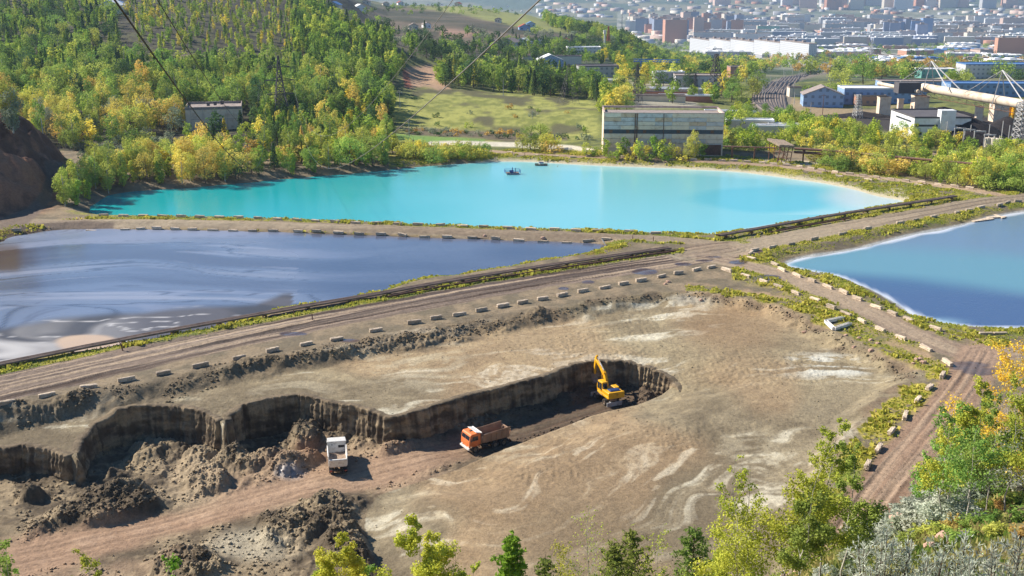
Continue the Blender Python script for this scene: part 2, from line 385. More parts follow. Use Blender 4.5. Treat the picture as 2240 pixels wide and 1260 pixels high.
# forest floor on the hillside
ff = ss(0, 30, 880-AX)*(gy > 262)*(gy < 1300)
col = col*(1-ff[:, None])+vary((48, 42, 32), (76, 74, 42), ss(-.1, .15, N2))*ff[:, None]
scree = ss(12, 0, abs(AY-128-N1*30))*ss(300, 380, AX)*ss(620, 560, AX)*(gy > 400)
col = paint(col, scree, srgb(128, 108, 98))
# meadow
def pxpoly(pts, feather=10, warp=0):
    d, _ = pdist(AX+N2*warp, AY+N1*warp, np.array(pts, float), True, 100)
    return ss(feather, -feather, d)*(gy > 60)
mead = pxpoly([(860,215),(900,195),(960,192),(1040,190),(1150,205),(1280,215),(1310,240),(1310,300),(1240,312),(1060,312),(880,300),(850,250)], 5, 25)
col = col*(1-mead[:, None])+vary((118, 122, 56), (158, 156, 82), ss(-.2, .2, N2+.6*N1))*mead[:, None]
col = paint(col, mead*ss(.02, .2, fbm(gx*.09, gy*.05, 3, 111)), srgb(92, 88, 58))
col = paint(col, pxpoly([(880,278),(1000,284),(1150,290),(1240,300),(1240,308),(1080,306),(900,300)], 4, 10), srgb(104, 92, 74))
col = paint(col, pxpoly([(850,292),(960,300),(1060,305),(1060,312),(940,310),(850,305)], 3, 6), srgb(112, 142, 66))
sand = pxpoly([(885,150),(935,140),(960,150),(950,175),(978,182),(985,195),(960,200),(930,190),(895,190),(880,170)], 4, 12)
col = paint(col, sand, srgb(176, 142, 118))
col = paint(col, pxpoly([(880,150),(893,160),(902,192),(885,190)], 3, 4), srgb(142, 84, 62))
# mid-distance hill: fields, dark scrub
mid = pxpoly([(730,20),(1000,10),(1250,45),(1430,95),(1400,118),(1250,125),(960,130),(880,105),(800,70)], 5, 10)
col = col*(1-mid[:, None])+vary((66, 66, 50), (106, 92, 78), ss(-.1, .12, fbm(gx*.008, gy*.012, 4, 112)))*mid[:, None]
col = paint(col, pxpoly([(890,15),(1000,12),(1130,25),(1250,55),(1400,75),(1420,92),(1300,80),(1150,62),(1000,30)], 4, 8), srgb(134, 136, 76))
col = paint(col, pxpoly([(960,62),(1050,70),(1030,80),(965,80)], 4, 6), srgb(150, 118, 104))
# industrial yards and city ground
yard = pxpoly([(1370,180),(1500,180),(1530,235),(1390,238)], 8, 8); col = paint(col, yard, srgb(160, 152, 138))
city = ss(160, 140, AY)*(AX > 1350)*(gy > 1200)
col = col*(1-city[:, None]*.75)+vary((96, 104, 90), (176, 172, 166), ss(-.06, .1, fbm(gx*.02, gy*.012, 4, 113)))*city[:, None]*.75
fh = ss(4600, 5600, gy)
col = col*(1-fh[:, None])+vary((74, 92, 78), (124, 122, 104), ss(-.05, .12, fbm(gx*.004, gy*.003, 4, 114)))*fh[:, None]
coal = pxpoly([(1850,245),(1900,238),(2000,240),(2110,250),(2260,265),(2260,320),(2150,310),(1990,300),(1880,275)], 5, 8); col = paint(col, coal, srgb(62, 56, 56))
col = paint(col, pxpoly([(1730,212),(1800,235),(1900,240),(1990,225),(1940,240),(1840,262),(1760,252),(1720,232)], 4, 6), srgb(150, 130, 104))
col = paint(col, pxpoly([(1640,235),(1650,205),(1690,175),(1760,158),(1900,148),(1900,156),(1790,165),(1740,180),(1735,205),(1725,238),(1680,245)], 3, 3), srgb(122, 112, 104))
col = paint(col, pxpoly([(1930,158),(2100,178),(2240,195),(2240,188),(2050,165),(1930,152)], 2, 2), srgb(178, 168, 150))
# near pond surroundings (dikes)
nearm = (gy < 262) | (AY > 330)
dk = nearm & (gz > -3) & (gz < 3)
dT, _ = pdist(gx, gy, POND_T, True, 40); dL, _ = pdist(gx, gy, POND_L, True, 40); dR, _ = pdist(gx, gy, POND_R, True, 40)
dr_list = {}
for nm, P in (('dike', DIKE), ('haul', HAUL), ('haul2', HAUL2), ('back', BACK), ('branch', BRANCH), ('lower', LOWER)):
    dr_list[nm] = pdist(gx, gy, P, False, 30)
m = dk.astype(float)*ss(260, 252, gy*(AX > 1)) ; m = dk.astype(float)
col = col*(1-m[:, None])+vary((112, 100, 84), (140, 122, 102), ss(-.2, .2, N2))*m[:, None]
grass = np.zeros(gx.shape)
def grassy(mask, a=(104, 112, 44), b=(158, 146, 66)):
    global col, grass
    mk = mask*ss(-.16, .06, N2*.8+N3*.5+.03)
    col = col*(1-mk[:, None])+vary(a, b, ss(-.15, .2, N1+N3*.6))*mk[:, None]; grass = np.maximum(grass, mk)
beachT = ss(3.4, .4, dT)*(AX > 1040)*(gy > 240)
grassy(ss(.5, 2, dT)*ss(26, 18, dT)*(AY > 300)*(AY < 500)*(gy > 240)*(AX > 850)*ss(420, 385, gy))
grassy(ss(1, 3, dR)*ss(24, 14, dR)*(AX > 1600))
grassy(ss(1.0, 2, dT)*ss(7, 4, dT)*(gy < 270)); grassy(ss(.2, 1, dL)*ss(8, 4, dL)*(AY < 560), (108, 92, 46), (150, 120, 62))
PIPE1 = smooth_line(GP([(-120,826),(0,804),(300,742),(620,684),(830,648),(1000,616),(1250,578),(1400,556),(1490,543)]))
PIPE2 = smooth_line(GP([(1570,524),(1650,510),(1800,482),(1950,458),(2110,433)]))
dp1, _ = pdist(gx, gy, PIPE1, False, 20); dp2, _ = pdist(gx, gy, PIPE2, False, 20)
dh, ah = dr_list['haul']
sideh = gy-np.interp(gx, PIPE1[:, 0], PIPE1[:, 1])
grassy(ss(3.8, 1.8, abs(sideh+2.3))*(gx < PIPE1[-1, 0]), (100, 122, 36), (160, 152, 62))
grassy(ss(3.5, 1.0, dp2)*(gy > 215), (108, 124, 40), (156, 146, 66))
col = paint(col, beachT*.9, srgb(196, 184, 160)); col = paint(col, ss(1.2, .2, dR)*.8, srgb(196, 196, 200)); grass *= ss(.8, 2.5, dR)
beachR = ss(1.5, 3, dR)*ss(7, 4, dR)*(AY > 500)*(AY < 580); col = paint(col, beachR*.8, srgb(112, 100, 86))
col = paint(col, ss(30, 8, np.hypot(AX-1960, (AY-418)*2.2))*(dT > 0)*.9, srgb(178, 166, 148))
# basin interior
sdb, _ = pdist(gx+N2*4, gy+N1*6, BASIN, True, 40); sdp, _ = pdist(gx, gy, PIT, True, 40)
bm_ = ss(1.5, -1, sdb)
c2 = vary((132, 117, 95), (166, 149, 122), ss(-.2, .2, N1+.5*N2))
nr_ = (ss(162, 138, gy)*.85)[:, None]; c2 = c2*(1-nr_)+vary((112, 99, 82), (140, 126, 106), ss(-.2, .2, N1+.5*N2))*nr_
col = col*(1-bm_[:, None])+c2*bm_[:, None]
# flow direction streaks of dried tailings (swirled)
sx = gx+fbm(gx*.03, gy*.03, 4, 121)*42; sy = gy+fbm(gx*.03+5, gy*.03, 4, 125)*34-.3*gx
S1 = fbm(sx*.05, sy*.24, 6, 122, .6); S2 = fbm(gx*.028+N1, gy*.1, 4, 123)
S3 = fbm(sx*.12+9, sy*.7, 4, 126)
wl = bm_*(sdp > -.3)
NC = ss(-.14, .1, N3+N2*.4)
col = paint(col, wl*(1-.4*ss(150, 140, gy))*ss(.03, .12, S1+S3*.25)*ss(-.12, .08, S2)*.5*(.4+.6*NC), srgb(184, 168, 144))
NR = 1-.6*ss(150, 140, gy)
col = paint(col, wl*NR*ss(.08, .15, S1+S3*.7)*ss(-.02, .12, S2)*.75*(.35+.65*NC), srgb(212, 204, 190))
col = paint(col, wl*ss(.16, .24, S3+N2*.3)*ss(-.05, .1, S2)*.6, srgb(206, 196, 180))
col = paint(col, wl*ss(-.05, -.2, S1)*.5, srgb(112, 98, 80))
col = paint(col, wl*ss(.06, .2, N1+N2*.3)*.35, srgb(104, 94, 80))
col = paint(col, wl*ss(.03, .14, fbm(gx*.03, gy*.03, 3, 124))*.35, srgb(176, 142, 110))
def bl(px, py, r, k=2.2, wob=30):
    return ss(r, r*.3, np.hypot(AX-px+N2*wob*2, (AY-py)*k+N1*wob*2))
for (px, py, r, a) in ((1790,800,90,.95),(1850,805,70,.9),(1560,660,50,.4),(900,790,190,.35),(1350,700,130,.3),(650,850,120,.3),(400,875,70,.35),(1650,980,110,.3),(1130,985,80,.3)):
    col = paint(col, wl*bl(px, py, r)*a*ss(-.1, .08, S3+N2*.6+N3*.25), srgb(206, 202, 196) if px > 1700 else srgb(190, 178, 158))
col = paint(col, wl*bl(1500, 655, 60, 5)*.7*(AY > 648), srgb(176, 168, 158))
col = paint(col, wl*bl(1600, 720, 150, 2.0)*.55, srgb(150, 118, 88)*.9)
col = paint(col, wl*bl(1640, 770, 230, 2.0)*.4, srgb(128, 112, 92))
col = paint(col, wl*bl(1350, 1200, 330, 2.0)*.55, srgb(112, 98, 80))
col = paint(col, ss(2.5, 0, abs(sdb+.5))*ss(-.1, .1, N2)*.7*(AY > 600), srgb(96, 80, 66))
col = paint(col, ss(-2, 4, sdb)*ss(10, 5, sdb)*(AX > 1500)*(AY > 560)*ss(-.1, .1, N2)*.6, srgb(172, 140, 116))
db, _ = pdist(gx, gy, BERMS, False, 20)
col = paint(col, ss(3.6, 1.0, db+N2*6)*.7, srgb(112, 97, 80))
grassy(ss(.3, 1.6, sdb)*ss(6.5, 3.5, sdb)*(AX > 1500)*(AY > 570)*(AY < 830)*.9)
for _ in (0, 1): grassy(ss(.2, 1.2, sdb)*ss(8.5, 6, sdb)*(AX > 1700)*(AY > 815)*(AY < 1150), (112, 122, 46), (172, 156, 70))
# pit floor
ip = (sdp < -.2).astype(float)
cf = vary((88, 75, 61), (148, 130, 108), ss(-.22, .22, N2+N3*.5+N1*.4))
col = col*(1-ip[:, None])+cf*ip[:, None]
dpr, apr = pdist(gx, gy, PROAD, False, 40)
wob = fbm(gx*.05, gy*.2, 3, 131)*5
west = ss(8, -14, gx)
col = paint(col, ip*ss(5.5, 2.5, dpr+wob)*west, srgb(156, 126, 106))
col = paint(col, ip*ss(3.0, .5, dpr+wob)*west*ss(-.1, .2, N2+N3*.5)*.6, srgb(180, 150, 130))
col = paint(col, ip*ss(13, 5, dpr+wob)*ss(-.05, .12, N1)*.6, srgb(160, 132, 112))
col = paint(col, ip*bl(420, 1050, 110, 1.2)*.6, srgb(170, 150, 128))
col = paint(col, ip*bl(690, 985, 60, 1.2)*.6, srgb(150, 112, 90))
col = paint(col, ip*bl(640, 1035, 50, 2)*.7, srgb(150, 148, 156)); wet = np.maximum(wet, ip*bl(640, 1035, 45, 2)*.7)
col = paint(col, ip*bl(560, 1190, 130, 2.4)*.45, srgb(188, 180, 166))
col = paint(col, ip*ss(-16, 6, gx)*.85, srgb(82, 68, 56))
rut = np.exp(-((dpr-1.0)/.35)**2)+np.exp(-((dpr-2.2)/.3)**2)+np.exp(-((dpr-3.2)/.3)**2)*.7
col = paint(col, ip*rut*(.3+.4*ss(-10, 5, gx))*ss(-.1, .1, fbm(apr*.05, dpr, 3, 133)+.06), srgb(92, 72, 60))
# roads
def road(nm, w_, c1, c2, streak=1.0):
    global col, wet, zone
    d, al = dr_list[nm]
    mk = ss(w_+.6, w_-.6, d+N2*1.2)*(sdb > -1)
    col = col*(1-mk[:, None])+vary(c1, c2, ss(-.25, .25, fbm(al*.03, d*.8, 4, 141)+N3*.3))*mk[:, None]
    st = mk*ss(.03, .13, fbm(al*.022+3, d*1.7, 4, 142))*streak
    col = paint(col, st*.75, srgb(84, 68, 60))
    st = mk*ss(.06, .18, fbm(al*.02+31, d*1.3, 3, 143))*streak
    col = paint(col, st*.6, srgb(168, 146, 128))
    return mk
ZR = np.zeros(gx.shape)
for a in (('back', 2.6, (160, 132, 112), (176, 152, 132), .4), ('dike', 2.7, (138, 120, 104), (158, 142, 124), .3), ('haul', 6.6, (94, 80, 74), (130, 112, 102), 1.6),
          ('haul2', 4.2, (138, 122, 106), (158, 142, 124), .7), ('branch', 3.1, (140, 120, 106), (160, 140, 122), .35), ('lower', 3.2, (132, 106, 90), (152, 124, 106), .7)):
    ZR = np.maximum(ZR, road(*a))
grass *= 1-ss(.1, .6, ZR)
junc = bl(2150, 775, 80, 1.6, 8)*(sdb > 0); col = paint(col, junc, srgb(152, 126, 110)); ZR = np.maximum(ZR, junc)
junc = bl(1560, 545, 90, 3.6, 8); col = paint(col, junc*.8*(dT > 1), srgb(142, 122, 106)); ZR = np.maximum(ZR, junc*(dT > 1))
PUD = [(1412,594,30,7),(1493,578,20,4),(1287,617,15,4),(1232,631,14,4),(1540,570,22,2.5),(1615,574,22,5),(1677,607,36,7),(2110,800,60,10),(2150,812,50,9),(640,730,30,4),(760,745,26,4),(1560,562,20,2)]
pudm = np.zeros(gx.shape)
for (px, py, a, b) in PUD:
    q = np.hypot((AX-px)/a, (AY-py)/b)+N2*.5; mk = ss(1.1, .8, q); pudm = np.maximum(pudm, mk*(.75 if px > 2000 else 1))
col = paint(col, pudm, srgb(92, 76, 72)); wet = np.maximum(wet, pudm); gz = gz-pudm*0
wh = ZR*ss(.0, .16, fbm(ah*.02+5, dh*.9, 3, 147))*(dh < 4.8)*.4; wet = np.maximum(wet, wh); wet = wet*((sdb > .6) | (sdp < 0))
# weeds along the dike and pipeline edges
dD, aD = dr_list['dike']
gr2 = ss(2.6, 3.1, dD)*ss(5.6, 4.4, dD)*(gz > WL+.2)*(AX > 190)*ss(-.22, .0, N2+N3*.6)*(np.abs(sideh) > 4)
gr3 = ss(.4, -.5, sideh+1.0)*ss(-4.6, -3.2, sideh+N2*1.5)*(gx < PIPE1[-1, 0])*(gy > 120)
gr4 = ss(.4, .9, dL)*ss(3.4, 2, dL)*(sideh > .6)*(AY > 540)*(AX > 480)*.9
col = paint(col, ss(2.3, 1.2, dL)*(AY < 548)*ss(3.0, 3.5, dD)*.85, srgb(88, 70, 54))
for q_ in (gr2, gr3, gr4):
    col = col*(1-q_[:, None])+vary((100, 110, 42), (158, 148, 66), ss(-.15, .2, N1+N3*.6))*q_[:, None]; grass = np.maximum(grass, q_); ZR = ZR*(1-q_); wet = wet*(1-q_)
# bank of bare earth at the left
dcl = np.hypot((gx-CLIFF_C[0]), (gy-CLIFF_C[1])/1.15)
mk = ss(58, 46, dcl+N1*10)*(AX < 140)
col = col*(1-mk[:, None])+vary((98, 66, 52), (150, 104, 82), ss(-.15, .2, N2+N1))*mk[:, None]
mk = pxpoly([(95,352),(150,350),(152,372),(120,400),(112,440),(60,492),(180,482),(250,488),(250,505),(0,505),(0,480),(60,455),(90,420),(102,385)], 4, 5)
col = paint(col, mk*.9, srgb(108, 92, 84))
col = paint(col, pxpoly([(940,309),(1000,308),(1150,312),(1250,318),(1300,325),(1300,332),(1240,328),(1130,322),(1000,318),(930,318)], 2, 2), srgb(206, 196, 182))
col = paint(col, pxpoly([(1660,345),(1700,350),(1790,352),(1790,362),(1700,358),(1650,352)], 2, 2), srgb(190, 178, 164))
# near slope
fo = fore(gx, gy); fm = ss(-.02, .05, fo-gz+.04)*(gy < 130)*(fo > -1)
fm = ((fo >= gz-1e-4) & (gy < 135)).astype(float)
cs = vary((96, 92, 52), (138, 126, 82), ss(-.2, .2, fbm(gx*.5, gy*.5, 4, 151)))
cs = np.where((fbm(gx*.22, gy*.22, 3, 152) > .1)[:, None], srgb(150, 118, 98)[None, :], cs)
cs = np.where((fbm(gx*.3+4, gy*.3, 3, 153) > .12)[:, None], srgb(92, 116, 44)[None, :], cs)
col = col*(1-fm[:, None])+cs*fm[:, None]
col = np.clip(col*np.array([.95, .96, .87]), .012, .85)
RGBA = np.concatenate([col, np.ones((len(col), 1))], 1)
# zones -> separate structure objects cut from the one seamless grid
zone = np.zeros(gx.shape, int)                        # 0 ground
zone[(gy > 262) & (ff > .5)] = 1                      # hillside
zone[(gy > 700) & (ff <= .5)] = 2                     # distant hills and valley
zone[sdb < 0] = 3; zone[sdp < 0] = 4
zone[(ZR > .5) & (sdb > -1)] = 5
zone[fm > .5] = 6
NAMES = ['ground', 'hillside', 'hills', 'tailings_bed', 'pit_floor', 'dirt_road', 'slope']
ii, jj = np.meshgrid(np.arange(NY-1), np.arange(NU-1), indexing='ij')
f0 = (ii*NU+jj).ravel(); FQ = np.stack([f0, f0+1, f0+NU+1, f0+NU], 1)
ZF = zone[f0]
GV = np.stack([gx, gy, gz], 1)
for k, nm in enumerate(NAMES):
    q = FQ[ZF == k]
    if not len(q): continue
    u_, inv = np.unique(q, return_inverse=True)
    o = mesh_np(nm, GV[u_], inv.reshape(-1, 4), M_EARTH, attrs={'Col': ('FLOAT_COLOR', 'POINT', RGBA[u_]), 'wet': ('FLOAT', 'POINT', wet[u_])}, smooth=True)
    tag(o, kind='structure')
# ------------------------------------------------------------------ ponds
def pond(name, P, mat, colfn, ext=3.0, step=1.0, z=WL):
    mn = P.min(0)-ext; mx = P.max(0)+ext
    xs = np.arange(mn[0], mx[0]+step, step); ys = np.arange(mn[1], mx[1]+step, step)
    X, Y = np.meshgrid(xs, ys); x = X.ravel(); y = Y.ravel()
    d, _ = pdist(x, y, P, True, ext+2)
    nx_, ny_ = len(xs), len(ys)
    i, j = np.meshgrid(np.arange(ny_-1), np.arange(nx_-1), indexing='ij'); f = (i*nx_+j).ravel()
    q = np.stack([f, f+1, f+nx_+1, f+nx_], 1); q = q[(d[f] < ext)]
    c, wv = colfn(x, y, d)
    c = np.concatenate([np.clip(c, 0, .9), np.ones((len(c), 1))], 1)
    u_, inv = np.unique(q, return_inverse=True)
    V = np.stack([x, y, np.full(x.shape, z)], 1)
    o = mesh_np(name, V[u_], inv.reshape(-1, 4), mat, attrs={'Col': ('FLOAT_COLOR', 'POINT', c[u_]), 'wet': ('FLOAT', 'POINT', wv[u_])}, smooth=True)
    return tag(o, kind='structure')
def colT(x, y, d):
    px, py = proj(x, y, WL)
    c = vary((22, 158, 162), (118, 188, 196), ss(500, 1300, px+fbm(x*.02, y*.03, 3, 161)*300))  # milkier to the right; tree and sky reflections also painted into this gradient
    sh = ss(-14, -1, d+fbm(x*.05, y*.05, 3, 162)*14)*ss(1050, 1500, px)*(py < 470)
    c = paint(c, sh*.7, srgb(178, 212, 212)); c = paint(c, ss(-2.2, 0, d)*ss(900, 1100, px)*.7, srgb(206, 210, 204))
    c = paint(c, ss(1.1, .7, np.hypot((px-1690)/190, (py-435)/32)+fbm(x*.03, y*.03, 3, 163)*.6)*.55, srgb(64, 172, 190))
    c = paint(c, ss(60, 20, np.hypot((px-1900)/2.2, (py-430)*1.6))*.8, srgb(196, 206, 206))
    return c, np.ones(x.shape)
def colL(x, y, d):
    px, py = proj(x, y, WL)
    n = fbm(x*.05, y*.05, 3, 171)
    u = x+fbm(x*.015, y*.015, 2, 172)*60; v = y+fbm(x*.012+4, y*.02, 3, 177)*60-.1*x
    s1 = fbm(u*.016, v*.075, 4, 173); s2 = fbm(u*.04, v*.35, 4, 174)
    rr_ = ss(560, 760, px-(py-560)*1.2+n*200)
    c = vary((84, 92, 112), (118, 126, 144), ss(-.2, .2, s1)); c = c*(1-rr_[:, None]*.55)+srgb(52, 56, 78)*rr_[:, None]*.55  # silt base tinted grey-blue, part of the sky's reflection put into the colour
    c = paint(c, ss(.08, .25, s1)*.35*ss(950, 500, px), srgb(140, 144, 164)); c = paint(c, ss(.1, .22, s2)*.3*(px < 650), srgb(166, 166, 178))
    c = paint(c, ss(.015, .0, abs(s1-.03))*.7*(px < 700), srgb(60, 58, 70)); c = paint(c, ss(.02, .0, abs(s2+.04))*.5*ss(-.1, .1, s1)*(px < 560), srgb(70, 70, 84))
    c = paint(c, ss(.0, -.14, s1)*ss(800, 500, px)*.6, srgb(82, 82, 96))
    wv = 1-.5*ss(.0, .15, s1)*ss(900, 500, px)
    edge = np.interp(px, [-200, 0, 120, 250, 380, 560, 620], [745, 716, 694, 680, 670, 660, 636])+n*18
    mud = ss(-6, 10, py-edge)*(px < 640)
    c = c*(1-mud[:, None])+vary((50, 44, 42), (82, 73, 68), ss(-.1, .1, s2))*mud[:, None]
    vr = abs(fbm(x*.07+n*2, y*.24+n, 3, 175, .4))
    c = paint(c, mud*ss(.03, .0, vr)*ss(-.05, .12, fbm(x*.05, y*.05, 2, 176)+.04)*.8, srgb(198, 192, 186))
    c = paint(c, mud*.75*ss(330, 150, px)*ss(-.02, .16, s1+s2*.6), srgb(206, 200, 192))
    q = np.hypot((px-190)/85, (py-748)/24)+n*1.6; c = paint(c, mud*ss(1, .8, q), srgb(186, 158, 128))
    wv = wv*(1-mud)+mud*(.1+.2*ss(0, .1, s2)); wv = np.clip(wv, 0, 1)*.7+.3*rr_
    br = ss(60, 30, px)*ss(40, 20, abs(py-565)); c = paint(c, br*.8, srgb(86, 66, 48))  # brown reflection of the earth bank, painted into the water colour
    return c, wv
def colR(x, y, d):
    px, py = proj(x, y, WL)
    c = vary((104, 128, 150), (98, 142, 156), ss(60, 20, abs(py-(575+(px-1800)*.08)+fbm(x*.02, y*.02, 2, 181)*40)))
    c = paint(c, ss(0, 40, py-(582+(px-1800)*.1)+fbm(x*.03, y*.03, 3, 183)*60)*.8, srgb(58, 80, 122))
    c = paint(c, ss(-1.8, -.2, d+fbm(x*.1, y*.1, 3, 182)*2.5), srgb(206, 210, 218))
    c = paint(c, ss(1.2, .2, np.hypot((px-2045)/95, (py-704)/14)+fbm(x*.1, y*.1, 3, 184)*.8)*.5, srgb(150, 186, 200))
    return c, np.ones(x.shape)
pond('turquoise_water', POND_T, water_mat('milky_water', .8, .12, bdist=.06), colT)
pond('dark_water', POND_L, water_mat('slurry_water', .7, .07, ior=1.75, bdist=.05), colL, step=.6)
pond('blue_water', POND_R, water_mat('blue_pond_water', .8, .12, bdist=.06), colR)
# ------------------------------------------------------------------ digger-cut wall of the pit, with tooth grooves
def ribbon():
    P = WALL
    seg = np.hypot(*np.diff(P, axis=0).T); L = np.concatenate([[0], np.cumsum(seg)])
    s = np.arange(0, L[-1], .14)
    x = np.interp(s, L, P[:, 0]); y = np.interp(s, L, P[:, 1])
    k = np.ones(9)/9; xp = np.convolve(np.pad(x, 4, 'edge'), k, 'valid'); yp = np.convolve(np.pad(y, 4, 'edge'), k, 'valid')
    tx = np.gradient(xp); ty = np.gradient(yp); n = np.hypot(tx, ty)+1e-9
    nx_, ny_ = ty/n, -tx/n                                # towards the pit (camera side)
    jag = fbm(s*.45, s*0+2, 4, 201)*1.3+fbm(s*2.2, s*0+3, 3, 202)*.6
    NV = 26; rows = []
    gr = .5-.5*np.abs(np.sin(s*math.pi/.95+fbm(s*.3, s*0, 2, 203)*5)); gr = gr*ss(-.2, .1, fbm(s*.08, s*0+5, 2, 204)+.1)
    topz = zat(xp-nx_*.8, yp-ny_*.8)
    basez = np.minimum(zat(xp+nx_*2.2, yp+ny_*2.2), topz)-.5
    crest = topz+.06+fbm(s*1.2, s*0+9, 3, 205)*.25
    sc0 = np.clip((topz-zat(xp+nx_*2.2, yp+ny_*2.2))/2.0, 0, 1)
    for off, dz in ((-.9, -.12), (-.35, .02), (.1, .04)):
        rows.append((xp+nx_*off, yp+ny_*off, np.where(dz > 0, crest, topz+dz)-(1-sc0)*.3))
    sc_ = np.clip((topz-zat(xp+nx_*2.2, yp+ny_*2.2))/2.0, 0, 1)
    for i in range(NV+1):
        f = i/NV
        off = sc_*( .55+jag*.55+f*.55+gr*.55*(.25+.75*math.sin(math.pi*min(1, f*1.1+.08)))+fbm(s*.8, s*0+f*5, 3, 206)*.55+fbm(s*3, s*0+f*12, 2, 207)*.2)+.02
        zz = crest*(1-f)+basez*f
        rows.append((xp+nx_*off, yp+ny_*off, zz-(1-sc0)*.3))
    V = np.concatenate([np.stack(r, 1) for r in rows]); n_s = len(s); NR = len(rows)
    i, j = np.meshgrid(np.arange(NR-1), np.arange(n_s-1), indexing='ij'); f = (i*n_s+j).ravel()
    q = np.stack([f, f+n_s, f+n_s+1, f+1], 1)
    x_, y_, z_ = V.T
    u = np.tile(s, NR)
    c = vary((84, 71, 56), (150, 131, 104), ss(-.2, .25, fbm(u*.3, z_*1.2, 4, 208)+fbm(u*1.5, z_*.2, 3, 209)*.7))
    c = paint(c, ss(.08, .2, fbm(u*.1, z_*2.2, 3, 210))*.5, srgb(80, 68, 54))
    top = np.repeat(np.arange(NR) < 3, n_s).astype(float)
    c = paint(c, top*.8, srgb(112, 98, 78))
    c = np.concatenate([c, np.ones((len(c), 1))], 1)
    o = mesh_np('pit_wall', V, q, M_EARTH, attrs={'Col': ('FLOAT_COLOR', 'POINT', c), 'wet': ('FLOAT', 'POINT', np.zeros(len(V)))}, smooth=True)
    tag(o, kind='structure')
ribbon()
# ------------------------------------------------------------------ vegetation
def leaf_mat(name, c1, c2, val=.22, transl=.35):
    t = NT(name); t.t.nodes.remove(t.b)
    oi = t.n('ShaderNodeObjectInfo'); p = t.pos()
    n = t.noise(.55, 3, p); n2 = t.noise(3.0, 3, p)
    f = t.n('ShaderNodeMath', operation='ADD'); t.l(t.rng(n, .35, .65, 0, .6), f.inputs[0]); t.l(t.rng(n2, .35, .65, 0, .4), f.inputs[1])
    c = t.mix(c1, c2, f.outputs[0])
    hs = t.n('ShaderNodeHueSaturation'); hs.inputs['Saturation'].default_value = .93; t.l(c, hs.inputs['Color'])
    t.l(t.rng(oi.outputs['Random'], 0, 1, 1-val, 1+val), hs.inputs['Value'])
    wn_ = t.n('ShaderNodeTexWhiteNoise', noise_dimensions='1D'); t.l(oi.outputs['Random'], wn_.inputs['W'])
    t.l(t.rng(wn_.outputs[0], 0, 1, .475, .525), hs.inputs['Hue'])
    d = t.n('ShaderNodeBsdfDiffuse'); tr = t.n('ShaderNodeBsdfTranslucent'); mx = t.n('ShaderNodeMixShader'); mx.inputs[0].default_value = transl
    t.l(hs.outputs[0], d.inputs[0]); t.l(hs.outputs[0], tr.inputs[0]); t.l(d.outputs[0], mx.inputs[1]); t.l(tr.outputs[0], mx.inputs[2])
    t.l(mx.outputs[0], t.out.inputs[0]); return t.m
def attr_leaf_mat(name, transl=.3):
    t = NT(name); t.t.nodes.remove(t.b); a = t.n('ShaderNodeAttribute', attribute_name='Col')
    d = t.n('ShaderNodeBsdfDiffuse'); tr = t.n('ShaderNodeBsdfTranslucent'); mx = t.n('ShaderNodeMixShader'); mx.inputs[0].default_value = transl
    c = t.mix(a.outputs[0], t.ramp(t.noise(1.0, 4, t.pos()), [(.3, (.6, .6, .6)), (.7, (1.35, 1.35, 1.35))]), .8, 'MULTIPLY')
    t.l(c, d.inputs[0]); t.l(c, tr.inputs[0]); t.l(d.outputs[0], mx.inputs[1]); t.l(tr.outputs[0], mx.inputs[2]); t.l(mx.outputs[0], t.out.inputs[0]); return t.m
COLS = {'green': (srgb(120, 150, 56), srgb(170, 190, 82)), 'dark': (srgb(70, 98, 56), srgb(104, 128, 68)), 'lime': (srgb(160, 176, 62), srgb(204, 206, 92)),
        'yellow': (srgb(214, 196, 66), srgb(236, 222, 108)), 'orange': (srgb(188, 150, 70), srgb(212, 178, 92)), 'grey': (srgb(126, 138, 110), srgb(166, 172, 142)),
        'pine': (srgb(100, 126, 50), srgb(154, 170, 76)), 'larch': (srgb(112, 150, 30), srgb(158, 188, 50)), 'fresh': (srgb(148, 164, 40), srgb(216, 214, 70)), 'gold': (srgb(222, 184, 16), srgb(240, 210, 50)), 'silver': (srgb(164, 172, 148), srgb(208, 210, 190))}
ML = {k: leaf_mat('leaf_'+k, a, b) for k, (a, b) in COLS.items()}
M_BARK = simple('birch_bark', srgb(190, 182, 170), .85, .25, 4, dirt=srgb(60, 52, 46))
M_BARKD = simple('dark_bark', srgb(96, 80, 66), .9, .3, 4)
def quads(c, s, r, up=.25, asp=1.0, nrm=None, flat=.6):
    """leaf quads at centres c with size s"""
    n = len(c)
    N = r.normal(size=(n, 3))
    if nrm is not None: N = N*flat+nrm
    N[:, 2] += up
    N /= np.linalg.norm(N, axis=1)[:, None]+1e-9
    T = np.cross(N, r.normal(size=(n, 3))); T /= np.linalg.norm(T, axis=1)[:, None]+1e-9
    B = np.cross(N, T); s = np.broadcast_to(s, (n,))[:, None]*.5
    V = np.stack([c-T*s*asp, c-B*s*.75, c+T*s*asp, c+B*s*.75], 1).reshape(-1, 3)
    return V, np.arange(n*4).reshape(-1, 4)
